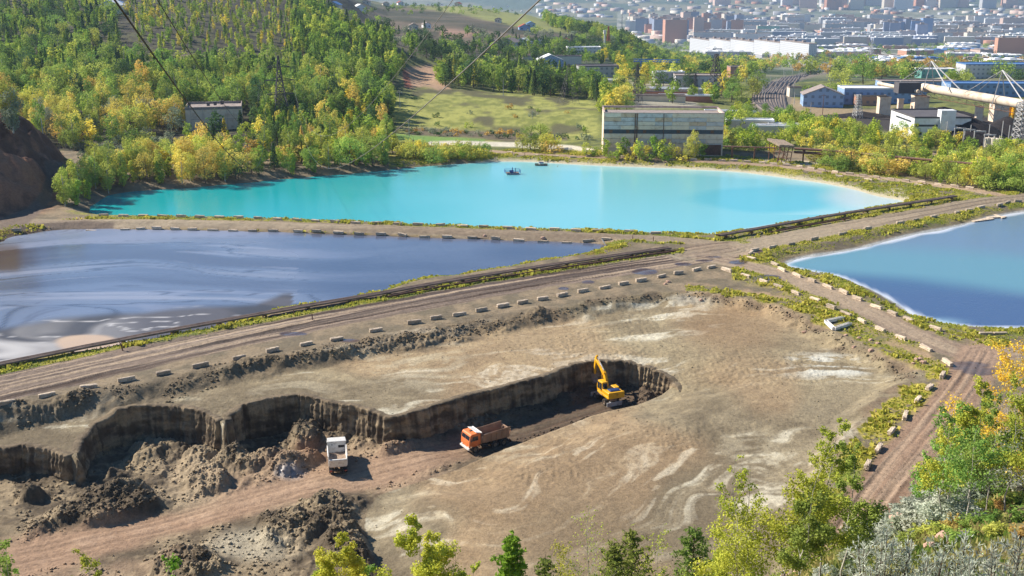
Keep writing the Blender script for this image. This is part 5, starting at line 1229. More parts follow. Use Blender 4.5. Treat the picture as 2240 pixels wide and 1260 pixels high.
# ------------------------------------------------------------------ trucks
def dump_truck(loc, rz, cabm, bedm, label, name, tz=0):
    t = empty(name, loc, rz, label, 'dump truck')                     # front towards +x, origin on the ground at mid wheelbase
    MB().box(-3.1, 2.9, -.42, -.26, .72, .98).box(-3.1, 2.9, .26, .42, .72, .98).box(-3.2, -3.0, -1.15, 1.15, .55, .75).box(-1.9, -1.6, -.9, .9, .5, .7).box(-.6, -.4, -.3, .3, .7, .95).box(1.2, 1.4, -.3, .3, .7, .95).box(.2, 1.2, -.35, .35, .55, .7).build('chassis', M['black'], t, .01)
    cab = MB(); prof = [(1.72, 1.12), (3.3, 1.12), (3.34, .8), (3.44, .8), (3.5, 1.15), (3.46, 1.78), (3.28, 2.62), (3.12, 2.76), (1.82, 2.78), (1.72, 2.68)]
    cab.prism(prof, -1.2, 1.2); cb = cab.build('cab', cabm, t, .05)
    MB().box(3.415, 3.475, -1.02, -.04, 1.9, 2.45, tz=0).box(3.415, 3.475, .04, 1.02, 1.9, 2.45).build('windshield', M['glass'], cb)
    for v in cb.children:
        for q in v.data.vertices: q.co.x += -.02-(q.co.z-1.9)*.2
    cb.location.x = -.35
    for s_ in (-1, 1):
        d = MB().box(2.08, 3.05, s_*1.195, s_*1.225, .98, 1.78).build('door', cabm, cb, .008)
        MB().hexa([(2.12, s_*1.19, 1.8), (3.1, s_*1.19, 1.8), (3.1, s_*1.222, 1.8), (2.12, s_*1.222, 1.8), (2.16, s_*1.19, 2.42), (2.95, s_*1.19, 2.42), (2.95, s_*1.222, 2.42), (2.16, s_*1.222, 2.42)]).build('side_window', M['glass'], cb)
        MB().bar((3.25, s_*1.22, 2.3), (3.35, s_*1.42, 2.2), .02).box(3.3, 3.38, s_*1.42-.1, s_*1.42+.1, 1.85, 2.25).build('mirror', M['black'], cb)
        MB().box(3.485, 3.53, s_*.86-.14, s_*.86+.14, .86, 1.02).build('headlight', M['white'], cb)
        MB().box(2.25-.62, 2.25+.62, s_*1.1-.18, s_*1.1+.18, 1.08, 1.14).box(1.55, 1.65, s_*1.1-.18, s_*1.1+.18, .75, 1.1).build('mudguard', cabm, t, .01)
    MB().box(3.07, 3.31, -1.24, 1.24, .55, .82).build('bumper', M['white'], t, .03)
    MB().box(3.47, 3.52, -.75, .75, 1.12, 1.5).build('grille', M['black'] if cabm != M['orange'] else M['orange'], cb)
    MB().box(2.3, 2.75, -.25, .05, 2.775, 2.82).build('roof_vent', M['black'], cb)
    # tipping body: open box with ribbed walls and a shield over the cab
    b = MB(); x0, x1, zb, zt, w_ = -3.15, 1.0, 1.15, 2.3, 1.24; th = .06
    b.box(x0, x1, -w_+.25, w_-.25, zb, zb+.08)
    for s_ in (-1, 1):
        b.hexa([(x0, s_*(w_-.2), zb), (x1, s_*(w_-.2), zb), (x1, s_*(w_-.12), zb), (x0, s_*(w_-.12), zb), (x0-.15, s_*(w_-th), zt+.42), (x1, s_*(w_-th), zt+.1), (x1, s_*w_, zt+.1), (x0-.15, s_*w_, zt+.42)])
        b.box(x0+.7, x1, s_*w_-.05, s_*w_+.05, zt-.02, zt+.12)
        for k in range(6):
            xx = x0+.35+k*.82; b.hexa([(xx-.05, s_*(w_-.14), zb-.02), (xx+.05, s_*(w_-.14), zb-.02), (xx+.05, s_*(w_-.02), zb-.02), (xx-.05, s_*(w_-.02), zb-.02), (xx-.05, s_*(w_-.02), zt), (xx+.05, s_*(w_-.02), zt), (xx+.05, s_*(w_+.05), zt), (xx-.05, s_*(w_+.05), zt)])
    b.hexa([(x1, -w_+.1, zb), (x1+.08, -w_+.1, zb), (x1+.08, w_-.1, zb), (x1, w_-.1, zb), (x1+.2, -w_, zt+.45), (x1+.28, -w_, zt+.45), (x1+.28, w_, zt+.45), (x1+.2, w_, zt+.45)])
    bd = b.build('tipper_body', bedm, t, .008)
    MB().hexa([(x1+.2, -w_-.04, zt+.36), (2.1, -w_+.05, zt+.62), (2.1, w_-.05, zt+.62), (x1+.2, w_+.04, zt+.36), (x1+.2, -w_-.04, zt+.48), (2.1, -w_+.05, zt+.7), (2.1, w_-.05, zt+.7), (x1+.2, w_+.04, zt+.48)]).bar((x1+.25, -w_-.05, zt+.48), (x1+.25, w_+.05, zt+.48), .09, n=8).build('cab_shield', M['white'], bd, .02)
    MB().hexa([(x0-.08, -w_+.2, zb), (x0, -w_+.2, zb), (x0, w_-.2, zb), (x0-.08, w_-.2, zb), (x0-.33, -w_+.06, zt-.1), (x0-.25, -w_+.06, zt-.1), (x0-.25, w_-.06, zt-.1), (x0-.33, w_-.06, zt-.1)]).box(x0-.3, x0-.1, -w_+.1, w_-.1, zt-.14, zt-.02).build('tailgate', bedm, bd, .01)
    # residue of clay in the body
    n = 14; V = []; Fs = []
    for i in range(n):
        for j in range(8):
            X = x0+.02+(x1-x0-.05)*i/(n-1); Yy = (-w_+.2)+(2*w_-.4)*j/7; V.append((X, Yy, zb+.14+.28*float(fbm(np.array([X*1.3]), np.array([Yy*1.7]), 3, 66)[0])+.12))
    for i in range(n-1):
        for j in range(7): Fs.append((i*8+j, (i+1)*8+j, (i+1)*8+j+1, i*8+j+1))
    MB().add(V, Fs).build('clay_residue', M['dusty'], bd)
    for (xx, nm) in ((2.2, 'wheel'), (-.95, 'wheel'), (-2.3, 'wheel')):
        for s_ in (-1, 1):
            w = MB().wheel((0, 0, 0), .52, .3)
            if xx < 0: w.wheel((0, -s_*.33, 0), .52, .28)
            wo = w.build(nm, M['tyre'], t, smooth=False); wo.location = (xx, s_*1.04, .5)
            MB().disc((0, s_*.1, 0), .3, s_*.16).build('rim', M['dusty'], wo)
    MB().bar((.0, -.85, .75), (1.05, -.85, .75), .27, n=10).build('fuel_tank', M['dusty'], t)
    MB().box(.1, 1.1, .6, 1.05, .55, .95).build('battery_box', M['black'], t, .02)
    MB().bar((-.3, -1.1, .62), (1.35, -1.1, .62), .03).bar((-.3, -1.1, .9), (1.35, -1.1, .9), .03).bar((1.35, -1.1, .62), (1.35, -1.1, .9), .03).bar((-.3, -1.1, .62), (-.3, -1.1, .9), .03).build('side_guard', M['pale'], t)
    MB().box(1.1, 1.26, -1.0, -.2, .95, 2.3).bar((1.2, .6, .9), (1.2, .6, 2.5), .07, n=8).build('air_intake', M['black'], t, .02)
    for s_ in (-1, 1): MB().box(-3.4, -3.34, s_*.95-.16, s_*.95+.16, .58, .74).build('tail_light', M['rroof'], t)
    return t
a = np.array(G(1031, 986, FL)[:2]); b = np.array(G(1088, 972, FL)[:2]); d = a-b; mid = a-d/np.linalg.norm(d)*2.2
rzT = math.atan2(d[1], d[0])
dump_truck((mid[0], mid[1], Z1(*mid)+.05), rzT, M['orange'], simple('worn_orange_body', S(156, 122, 98), .85, .3, .9, dirt=S(140, 124, 106)), 'orange dump truck with a white cab shield and rust-brown body heading left', 'dump_truck')
p0 = G(741, 1042, FL); dirw = np.array([p0[0], p0[1]]); rzW = math.atan2(dirw[1], dirw[0])+.02; cw = np.array([math.cos(rzW), math.sin(rzW)])
pm = np.array(p0[:2])+cw*3.4
dump_truck((pm[0], pm[1], Z1(*pm)+.05), rzW, M['white'], M['white'], 'white dump truck seen from behind with an empty open body', 'dump_truck')
# ------------------------------------------------------------------ wheeled excavator
def excavator():
    # body turned away from the camera, counterweight facing us
    x0, y0, _ = G(1325, 893, FL); z0 = Z1(x0, y0)+.05
    ca_ = G(1300, 868, FL); cb_ = G(1336, 893, FL); au = math.atan2(ca_[1]-cb_[1], ca_[0]-cb_[0])
    cx, cy = (ca_[0]+cb_[0])/2+.6, (ca_[1]+cb_[1])/2+.3
    t = empty('wheeled_excavator', (cx, cy, z0), 0, 'yellow wheeled excavator digging at the clay wall with its boom raised', 'excavator')
    u = MB(); u.box(-2.3, 2.3, -.5, .5, .75, 1.15).box(-1.6, -1.2, -1.0, 1.0, .55, .75).box(1.2, 1.6, -1.0, 1.0, .55, .75)
    un = u.build('undercarriage', M['dusty'], t, .03); un.rotation_euler = (0, 0, au)
    for xx in (-1.4, 1.4):
        for s_ in (-1, 1):
            w = MB().wheel((0, 0, 0), .52, .28).wheel((0, -s_*.32, 0), .52, .26).build('wheel', M['tyre'], t)
            ca, sa = math.cos(au), math.sin(au); w.location = (xx*ca-s_*1.1*sa, xx*sa+s_*1.1*ca, .5); w.rotation_euler = (0, 0, au)
            MB().disc((0, s_*.1, 0), .3, s_*.14).build('rim', M['dusty'], w)
    for s_ in (-1, 1):
        bl = MB().box(s_*2.5-.08, s_*2.5+.08, -1.3, 1.3, .1, .75).bar((s_*1.9, -.5, .7), (s_*2.5, -.5, .45), .07).bar((s_*1.9, .5, .7), (s_*2.5, .5, .45), .07).build('blade' if s_ > 0 else 'outrigger', M['pale'], t, .02); bl.rotation_euler = (0, 0, au)
    MB().bar((0, 0, 1.1), (0, 0, 1.35), .75, n=16).build('slew_ring', M['black'], t)
    # upper: local +x = boom direction
    ru = math.radians(112); hs = empty('house', (0, 0, 1.33), ru); hs.parent = t
    bpy.data.objects.remove(hs)
    ub = MB().box(-2.45, 1.2, -1.3, 1.3, 0, .35).box(-2.45, .2, -1.3, 1.3, .35, 1.0).box(-1.2, .1, -1.28, -.4, 1.0, 1.22)
    up = ub.build('upper_body', M['yellow'], t, .05); up.location = (.3, -.1, 1.33); up.rotation_euler = (0, 0, ru)
    MB().prism([(-2.75, .12), (-2.4, .05), (-2.4, 1.1), (-2.7, 1.05)], -1.33, 1.33).build('counterweight', M['yellow'], up, .06)
    MB().box(-2.1, -.9, -.95, .75, 1.0, 1.12).box(-1.9, -1.0, -.8, .6, 1.12, 1.17).build('engine_hood', M['dblue'], up, .02)
    cab = MB().prism([(-.5, .35), (1.35, .35), (1.4, 1.2), (1.05, 2.0), (-.45, 2.02)], .38, 1.3).build('operator_cab', M['yellow'], up, .05)
    MB().box(-.3, .35, 1.295, 1.325, .75, 1.8).box(.45, 1.1, 1.295, 1.325, .75, 1.75).build('side_window', M['glass'], cab); MB().box(-.52, -.49, .5, 1.2, 1.0, 1.85).build('rear_window', M['glass'], cab)
    MB().hexa([(1.38, .45, 1.2), (1.41, .45, 1.2), (1.41, 1.22, 1.2), (1.38, 1.22, 1.2), (1.08, .45, 1.92), (1.12, .45, 1.92), (1.12, 1.22, 1.92), (1.08, 1.22, 1.92)]).build('windshield', M['glass'], cab)
    MB().bar((-1.6, -.95, 1.1), (-1.6, -.95, 1.7), .06, n=8).build('exhaust', M['black'], up)
    for s_ in (-1, 1): MB().bar((-.9, s_*1.25, 1.0), (-.9, s_*1.25, 1.35), .02).bar((.1, s_*1.25, 1.35), (-.9, s_*1.25, 1.35), .02).bar((.1, s_*1.25, 1.0), (.1, s_*1.25, 1.35), .02).build('handrail', M['black'], up)
    # boom: two bends, then the stick hanging down
    def beam(P, W, HH, nm, mat, par):
        mb = MB()
        for i in range(len(P)-1):
            (xa, za), (xb, zb_) = P[i], P[i+1]; L = math.hypot(xb-xa, zb_-za); nx_, nz_ = -(zb_-za)/L, (xb-xa)/L; h0, h1 = HH[i]/2, HH[i+1]/2
            mb.hexa([(xa-nx_*h0, -W, za-nz_*h0), (xb-nx_*h1, -W, zb_-nz_*h1), (xb-nx_*h1, W, zb_-nz_*h1), (xa-nx_*h0, W, za-nz_*h0), (xa+nx_*h0, -W, za+nz_*h0), (xb+nx_*h1, -W, zb_+nz_*h1), (xb+nx_*h1, W, zb_+nz_*h1), (xa+nx_*h0, W, za+nz_*h0)])
        return mb.build(nm, mat, par, .01)
    bm_ = beam([(.7, .5), (1.1, 1.6), (1.65, 2.45), (3.0, 3.3), (4.65, 3.95)], .2, [.5, .65, .72, .55, .35], 'boom', M['yellow'], up)
    bm_.location = (0, -.12, 0)
    MB().bar((1.5, .32, .6), (1.7, .32, 1.4), .1, n=8).bar((1.7, .32, 1.4), (1.95, .32, 2.4), .055, n=8).bar((1.5, -.32, .6), (1.7, -.32, 1.4), .1, n=8).bar((1.7, -.32, 1.4), (1.95, -.32, 2.4), .055, n=8).build('boom_cylinder', M['yellow'], bm_)
    MB().bar((1.9, 0, 3.0), (3.2, 0, 3.75), .09, n=8).bar((3.2, 0, 3.75), (4.35, 0, 4.45), .05, n=8).build('stick_cylinder', M['pale'], bm_)
    st_ = beam([(4.3, 4.65), (4.67, 3.95), (4.95, 2.3), (5.0, 1.4)], .15, [.2, .5, .36, .26], 'stick', M['yellow'], up); st_.location = (0, -.12, 0)
    MB().bar((4.9, 0, 3.8), (5.2, 0, 2.6), .07, n=8).bar((5.2, 0, 2.6), (5.3, 0, 1.7), .04, n=8).bar((5.3, 0, 1.7), (5.0, 0, 1.4), .05).build('bucket_cylinder', M['pale'], st_)
    MB().prism([(5.0, 1.45), (5.3, 1.3), (5.35, .6), (4.95, .05), (4.4, 0), (4.2, .3), (4.55, .32), (4.9, .65)], -.5, .5).build('bucket', M['dusty'], st_, .02)
    return t
excavator()
# ------------------------------------------------------------------ things on and by the ponds
def pontoon():
    x, y, _ = G(1121, 381, WL); t = empty('pump_pontoon', (x, y, WL), .1, 'small dark blue pump raft with railings floating on the turquoise pond', 'raft')
    MB().bar((-1.8, -.8, .12), (1.8, -.8, .12), .28, n=10).bar((-1.8, .8, .12), (1.8, .8, .12), .28, n=10).build('float', M['pale'], t)
    MB().box(-1.9, 1.9, -1.2, 1.2, .4, .5).build('deck', M['dusty'], t)
    r_ = MB()
    for (a, b) in (((-2.3, -1.2), (2.3, -1.2)), ((2.3, -1.2), (2.3, 1.2)), ((2.3, 1.2), (-2.3, 1.2)), ((-2.3, 1.2), (-2.3, -1.2))):
        for z in (.55, 1.0, 1.45): r_.bar((*a, z), (*b, z), .045)
        for q in (0, .5, 1): X = a[0]+(b[0]-a[0])*q; Y = a[1]+(b[1]-a[1])*q; r_.bar((X, Y, .45), (X, Y, 1.5), .045)
    r_.build('railing', M['blue'], t)
    MB().box(-.9, .3, -.4, .4, .5, 1.15).bar((0, 0, 1.1), (0, 0, 2.1), .12, n=8).build('pump', M['dblue'], t, .03); MB().bar((.9, 0, .5), (.9, 0, 1.9), .1, n=8).build('mast', M['dblue'], t)
    x, y, _ = G(1184, 362, WL); t = empty('moored_boat', (x, y, WL), .05, 'small white and blue boat moored at the far sandy shore', 'boat')
    n = 9; V = []; Fs = []
    for i in range(n):
        f = i/(n-1); w_ = .85*math.sin(math.pi*min(1, .18+f*.82))**.6*(1 if f < .7 else 1); X = -2+4*f
        for (k, z) in ((-1, .55), (-.8, .0), (0, -.12), (.8, 0), (1, .55)): V.append((X, k*w_, z+.25*max(0, .3-f)))
    for i in range(n-1):
        for j in range(4): Fs.append((i*5+j, i*5+j+1, (i+1)*5+j+1, (i+1)*5+j))
    MB().add(V, Fs).build('hull', M['dusty'], t)
    MB().box(-.7, .7, -.6, .6, .2, .95).build('cabin', M['white'], t, .08); MB().box(-.75, .75, -.65, .65, .95, 1.05).build('roof', M['dblue'], t, .02)
    MB().bar((1.4, 0, .7), (4.2, 2.2, 1.2), .05).build('mooring_pole', M['wood'], t)
pontoon()
def misc():
    # driftwood stump, weir screen, planks, frame, posts
    x, y, _ = G(1213, 356, 0); z = Z1(x, y); r = np.random.default_rng(3); mb = MB()
    for k in range(9): a = r.random()*6.28; l = 1.0+r.random(); mb.bar((0, 0, .6), (math.cos(a)*l, math.sin(a)*l*.6, .6+r.normal()*.8), .13, r2=.04, n=5)
    mb.bar((-1.2, -.3, .1), (.2, .1, .8), .2, r2=.15, n=6); o = mb.build('driftwood', M['wood']); o.location = (x, y, z); tag(o, 'bleached uprooted tree stump on the far shore right of the boat', 'driftwood')
    x, y, _ = G(1384, 545, -.9); t = empty('weir_screen', (x, y, -.9), 0, 'pale half-round metal screen lying in the shallows by the dike junction', 'screen')
    n = 14; V = [(-2.6, .9, .25)]+[(-.6+math.cos(a)*2.9, math.sin(a)*2.5+(-.2), .55) for a in np.linspace(1.75, -1.25, n)]
    V2 = [(p[0], p[1], p[2]-.08) for p in V]; m_ = len(V)
    MB().add(V+V2, [tuple(range(m_)), tuple(range(2*m_-1, m_-1, -1))]+[(i, (i+1) % m_, (i+1) % m_+m_, i+m_) for i in range(m_)]).build('plate', M['mesh'], t)
    rm = MB()
    for i in range(1, n): rm.bar(V[i], V[i+1] if i+1 < len(V) else V[i], .08, n=5)
    for k in range(7): X = -2.2+k*.6; rm.bar((X, -1.6, .6), (X+.9, 1.7, .6), .025)
    rm.build('rim_bars', M['pale'], t)
    x, y, _ = G(1326, 534, -.8); o = MB().bar((0, 0, -.4), (-.9, 1.0, 1.0), .12, n=6).build('leaning_pipe', M['pale']); o.location = (x, y, -.8); tag(o, 'short white pipe sticking out of the water by the weir screen', 'pipe')
    IT = []
    for (px, py, h, lean) in ((270, 768, 1.5, .5), (643, 690, 1.0, 0), (684, 700, 1.2, .1), (1384, 524, 1.0, 0), (1429, 527, 1.0, 0), (1148, 341, 1.6, 0), (1192, 346, 2.6, 0), (1050, 521, .9, .4)):
        x, y, _ = G(px, py, 0); mb = MB(); mb.bar((0, 0, -.3), (-lean*h*.6, 0, h), .1, n=6, r2=.08)
        if lean > .3: mb.bar((.2, 0, h*.3), (-.35, 0, h*.75), .07)
        o = mb.build('post', M['rust']); o.location = (x, y, Z1(x, y)); o['category'] = 'post'
        IT.append((o, {270: 'leaning rusty post beside the four pipes at the left', 643: 'stubby rusty post behind the four pipes', 684: 'rusty post in front of the four pipes', 1148: 'short pale post on the back road verge', 1192: 'thin tall post by the bush clump at the back road', 1050: 'broken post at the dark pond waterline'}.get(px, 'short marker post on the dike above the weir screen'), 'posts', px))
    finish_labels(IT, 0)
    # jetty of planks in the blue pond
    IT = []
    for (a, b, w_) in (((2128, 484), (2172, 478), .5), ((2145, 481), (2178, 474), .45), ((2160, 476), (2200, 474), .5), ((2176, 470), (2196, 477), .4), ((2010, 702), (2033, 706), .3)):
        A = G(*a, WL+.2); B = G(*b, WL+.2); mb = MB(); L = math.hypot(B[0]-A[0], B[1]-A[1]); mb.box(0, L, -w_, w_, 0, .15).box(.3, .5, -w_, w_, -.6, 0).box(L-.5, L-.3, -w_, w_, -.6, 0)
        o = mb.build('plank', M['conc']); o.location = (A[0], A[1], WL+.12+len(IT)*.03); o.rotation_euler = (0, 0, math.atan2(B[1]-A[1], B[0]-A[0])); o['category'] = 'slab'
        IT.append((o, 'pale slab lying half in the blue pond at its far shore' if a[0] > 2100 else 'white board lying on the near shore of the blue pond', 'slabs by the blue pond', a[0]))
    finish_labels(IT, 0)
    # U-shaped white trough
    x, y, _ = G(1832, 712, 0); z = Z1(x, y); t = empty('white_frame', (x, y, z), 0, 'broken white U-shaped concrete frame lying on the slope above the pit', 'frame')
    P = [G(1845, 699, 0), G(1806, 707, 0), G(1824, 724, 0), G(1860, 712, 0)]; P = [np.array([p[0]-x, p[1]-y]) for p in P]
    for i in range(3):
        a, b = P[i], P[i+1]; d = (b-a); L = np.linalg.norm(d); mb = MB().box(0, L, -.3, .3, 0, .12).box(0, L, -.3, -.2, .12, .5).box(0, L, .2, .3, .12, .5); o = mb.build('beam', M['white'], t, .02); o.location = (a[0], a[1], .1+.02*i); o.rotation_euler = (0, 0, math.atan2(d[1], d[0]))
    x, y, _ = G(1697, 386, -.6); t = empty('sluice_box', (x, y, Z1(x, y)), .1, 'small concrete sluice with a dark opening on the turquoise pond\'s right shore', 'sluice')
    MB().box(-2, 1.2, -.2, 1.0, -.3, .55).box(1.2, 2.4, -1.0, 1.2, -.3, .9).build('body', M['conc'], t, .04); MB().box(1.5, 2.1, -1.03, -.98, -.1, .6).build('opening', M['win'], t); MB().box(-2.5, 1.1, -1.0, -.3, -.35, .1).build('apron', M['white'], t)
    x, y, _ = G(1050, 519, -.9); o = MB().hexa([(-1.6, -.3, 0), (1.5, -.3, 0), (1.2, .5, 0), (-1.3, .5, 0), (-2, -.45, .3), (1.9, -.45, .3), (1.6, .6, .3), (-1.7, .6, .3)]).build('punt', M['dusty']); o.location = (x, y, WL+.02); tag(o, 'small grey punt beached at the dark pond\'s far waterline', 'punt')
    IT = []
    for (px, py, s) in ((1060,518,.35),(1188,523,.5),(1455,622,.3),(1462,618,.4),(1533,660,.3),(1760,730,.35),(1880,742,.3),(1868,762,.35),(1905,768,.4),(2004,790,.4),(2020,795,.45),(2012,788,.35),(1998,796,.3),(1870,725,.3),(1850,735,.28),(1905,745,.35),(1920,752,.3)):
        IT.append(rock(px, py, s, 'pale rubble stone '+('at the dark pond shore' if px < 1300 else 'beside the haul road blocks' if px < 1600 else 'on the reddish verge above the pit'), 'rubble stones', y0=100, name='stone'))
    finish_labels(IT, 0)
misc()
# ------------------------------------------------------------------ buildings
def facade(name, c, win=S(84, 92, 108), fx=3.2, fz=3.0):
    t = NT(name); g = t.n('ShaderNodeTexCoord'); sp = t.n('ShaderNodeSeparateXYZ'); t.l(g.outputs['Object'], sp.inputs[0])
    def m(op, a, b=None):
        x = t.n('ShaderNodeMath', operation=op)
        for i, v in enumerate((a, b)):
            if v is None: continue
            if hasattr(v, 'type'): t.l(v, x.inputs[i])
            else: x.inputs[i].default_value = v
        return x.outputs[0]
    u = m('FRACT', m('DIVIDE', m('ADD', sp.outputs[0], sp.outputs[1]), fx)); v = m('FRACT', m('DIVIDE', sp.outputs[2], fz))
    k = m('MULTIPLY', m('MULTIPLY', m('GREATER_THAN', u, .3), m('LESS_THAN', u, .72)), m('MULTIPLY', m('GREATER_THAN', v, .38), m('LESS_THAN', v, .8)))
    n = t.n('ShaderNodeNewGeometry'); sn = t.n('ShaderNodeSeparateXYZ'); t.l(n.outputs['True Normal'], sn.inputs[0]); k = m('MULTIPLY', k, m('LESS_THAN', m('ABSOLUTE', sn.outputs[2]), .5))
    oi = t.n('ShaderNodeObjectInfo'); hs = t.n('ShaderNodeHueSaturation'); hs.inputs['Color'].default_value = (*c, 1); t.l(t.rng(oi.outputs['Random'], 0, 1, .85, 1.12), hs.inputs['Value'])
    t.l(t.mix(hs.outputs[0], win, m('MULTIPLY', k, .6)), t.b.inputs['Base Color']); t.b.inputs['Roughness'].default_value = .8; return t.m
FAC = {'white': facade('white_facade', S(206, 206, 206)), 'cream': facade('cream_facade', S(220, 208, 190)), 'brick': facade('brick_facade', S(196, 144, 118)), 'grey': facade('grey_facade', S(186, 184, 186)), 'blue': facade('blue_facade', S(140, 166, 200)), 'pink': facade('pink_facade', S(214, 184, 168)), 'slate': facade('slate_facade', S(146, 156, 178)), 'teal': facade('teal_facade', S(108, 164, 152))}
ROOFS = {'light': M['wwall'], 'grey': M['roof'], 'dark': M['roofd'], 'blue': M['broof'], 'red': M['rroof']}
def bld(px, py, w_, d, h, rz=0.0, wall=None, roof='grey', label=None, name='building', cat='building', parapet=.5, gable=False, z=None, group=None, Y=None):
    if Y is None: x, y, zg = hit(px, py)
    else: x = xpix(px, py, Y); y = Y; zg = Z1(x, y)
    t = empty(name, (x, y, zg), rz, label, cat, group)                # origin: middle of the front edge
    wall = wall or M['cream']; rf = ROOFS.get(roof, roof)
    if gable:
        MB().prism([(-w_/2, -1.5), (w_/2, -1.5), (w_/2, h), (0, h+w_*.0+d*0+min(w_, d)*.28), (-w_/2, h)], 0, d).build('wall', wall, t)
        k = min(w_, d)*.28; MB().hexa([(-w_/2-.4, -.4, h-.1), (0, -.4, h+k), (0, d+.4, h+k), (-w_/2-.4, d+.4, h-.1), (-w_/2-.4, -.4, h+.15), (0, -.4, h+k+.25), (0, d+.4, h+k+.25), (-w_/2-.4, d+.4, h+.15)]).hexa([(0, -.4, h+k), (w_/2+.4, -.4, h-.1), (w_/2+.4, d+.4, h-.1), (0, d+.4, h+k), (0, -.4, h+k+.24), (w_/2+.4, -.4, h+.14), (w_/2+.4, d+.4, h+.14), (0, d+.4, h+k+.24)]).build('roof', rf, t)
    else:
        MB().box(-w_/2, w_/2, 0, d, -3, h).build('wall', wall, t)
        r_ = MB().box(-w_/2+.25, w_/2-.25, .25, d-.25, h-.1, h+.06)
        if parapet: r_.box(-w_/2-.05, w_/2+.05, -.05, .22, h-.12, h+parapet).box(-w_/2-.05, w_/2+.05, d-.22, d+.05, h-.12, h+parapet).box(-w_/2-.05, -w_/2+.22, .22, d-.22, h-.12, h+parapet).box(w_/2-.22, w_/2+.05, .22, d-.22, h-.12, h+parapet)
        r_.build('roof', rf, t)
    return t
def wins(t, xs, z0, z1, w_, y=-.04, mat=None, name='window'):
    for x in xs: MB().box(x-w_/2, x+w_/2, y, y+.06, z0, z1).build(name, mat or M['win'], t)
# long concrete factory hall
x, y, _ = G(1449, 342, 0); t = empty('factory_hall', (x, y, Z1(x, y)), -.05, 'long abandoned concrete panel hall with a dark window band behind the turquoise pond', 'factory hall')
HW, HD, HH = 38.4, 16, 13.6; mb = MB()
for i, (z0, z1, inn) in enumerate([(-2, 1.15, 0), (1.2, 2.35, 1), (2.4, 3.9, 1), (3.95, 5.35, 0), (5.4, 7.0, 0), (8.35, 9.6, 0), (9.65, 10.9, 0), (10.95, 12.2, 0), (12.25, HH, 0)]):
    for k in range(7):
        a = -HW/2+k*HW/7; j = .02*((i*7+k*3) % 3); mb.box(a+.02, a+HW/7-.02, -.12-j, .2, z0+.03, z1-.03, (0, 2, 0, 1, 0, 2, 2, 0)[(i*5+k*3+(k > 2)*i) % 8])
mb.box(-HW/2, HW/2, .25, HD, -2, HH-.9, 2).box(-HW/2-.12, -HW/2+.02, .1, HD, -2, HH).box(HW/2-.02, HW/2+.12, .1, HD, -2, HH)
wl = mb.build('wall', [M['concd'], M['concw'], M['concg']], t)
MB().box(-HW/2+.1, HW/2-.1, .1, .24, 7.05, 8.3).build('window_band', M['win'], t)
for k in range(28): 
    if k % 5 != 3: MB().box(-HW/2+.4+k*1.36, -HW/2+1.45+k*1.36, .03, .12, 7.15, 8.2).build('window', M['rust'] if k % 4 == 1 else M['win'], t)
MB().box(-HW/2+.3, HW/2-.3, .3, HD-.3, HH-.88, HH-.7).build('roof', M['roof'], t)
MB().box(-HW/2-.2, HW/2+.2, -.3, .3, HH, HH+.25).box(-HW/2-.2, HW/2+.2, HD-.3, HD+.3, HH, HH+.6).box(-HW/2-.2, -HW/2+.3, .3, HD-.3, HH, HH+.3).box(HW/2-.3, HW/2+.2, .3, HD-.3, HH, HH+.3).build('parapet', M['pink'], t)
MB().box(-9.3, -9.0, -.35, -.2, 0, 13.5).box(-8.7, -8.4, -.35, -.2, 0, 13.5).build('drain_pipe', M['rust'], t); MB().box(-.1, .1, -.3, -.2, 0, 13.5).build('drain_pipe', M['rust'], t)
MB().box(12.5, HW/2-.4, -.2, -.14, .2, 3.6).build('gate', M['rust'], t)
# ruined building in the wood
t = bld(470, 283, 20, 19, 7.6, .22, M['concd'], M['roof'], 'roofless-looking concrete building with stained parapets half hidden in the wood', 'ruined_building', parapet=.9, Y=405)
for k in range(3): MB().bar((-2+k*2.4, 6+k*2, 8.2), (-2+k*2.4, 6+k*2, 9.2), .6, n=8).bar((-2+k*2.4, 6+k*2, 9.2), (-2+k*2.4, 6+k*2, 9.6), .9, n=8).build('roof_vent', M['roofd'], t)
for k in range(4): MB().box(-8.2+k*4.3, -8.1+k*4.3, -.1, 0, 0, 8.3).build('pilaster', M['pink'], t)
MB().box(-8.4, 8.4, -.08, -.01, 4.0, 4.12).build('ledge', M['pink'], t)
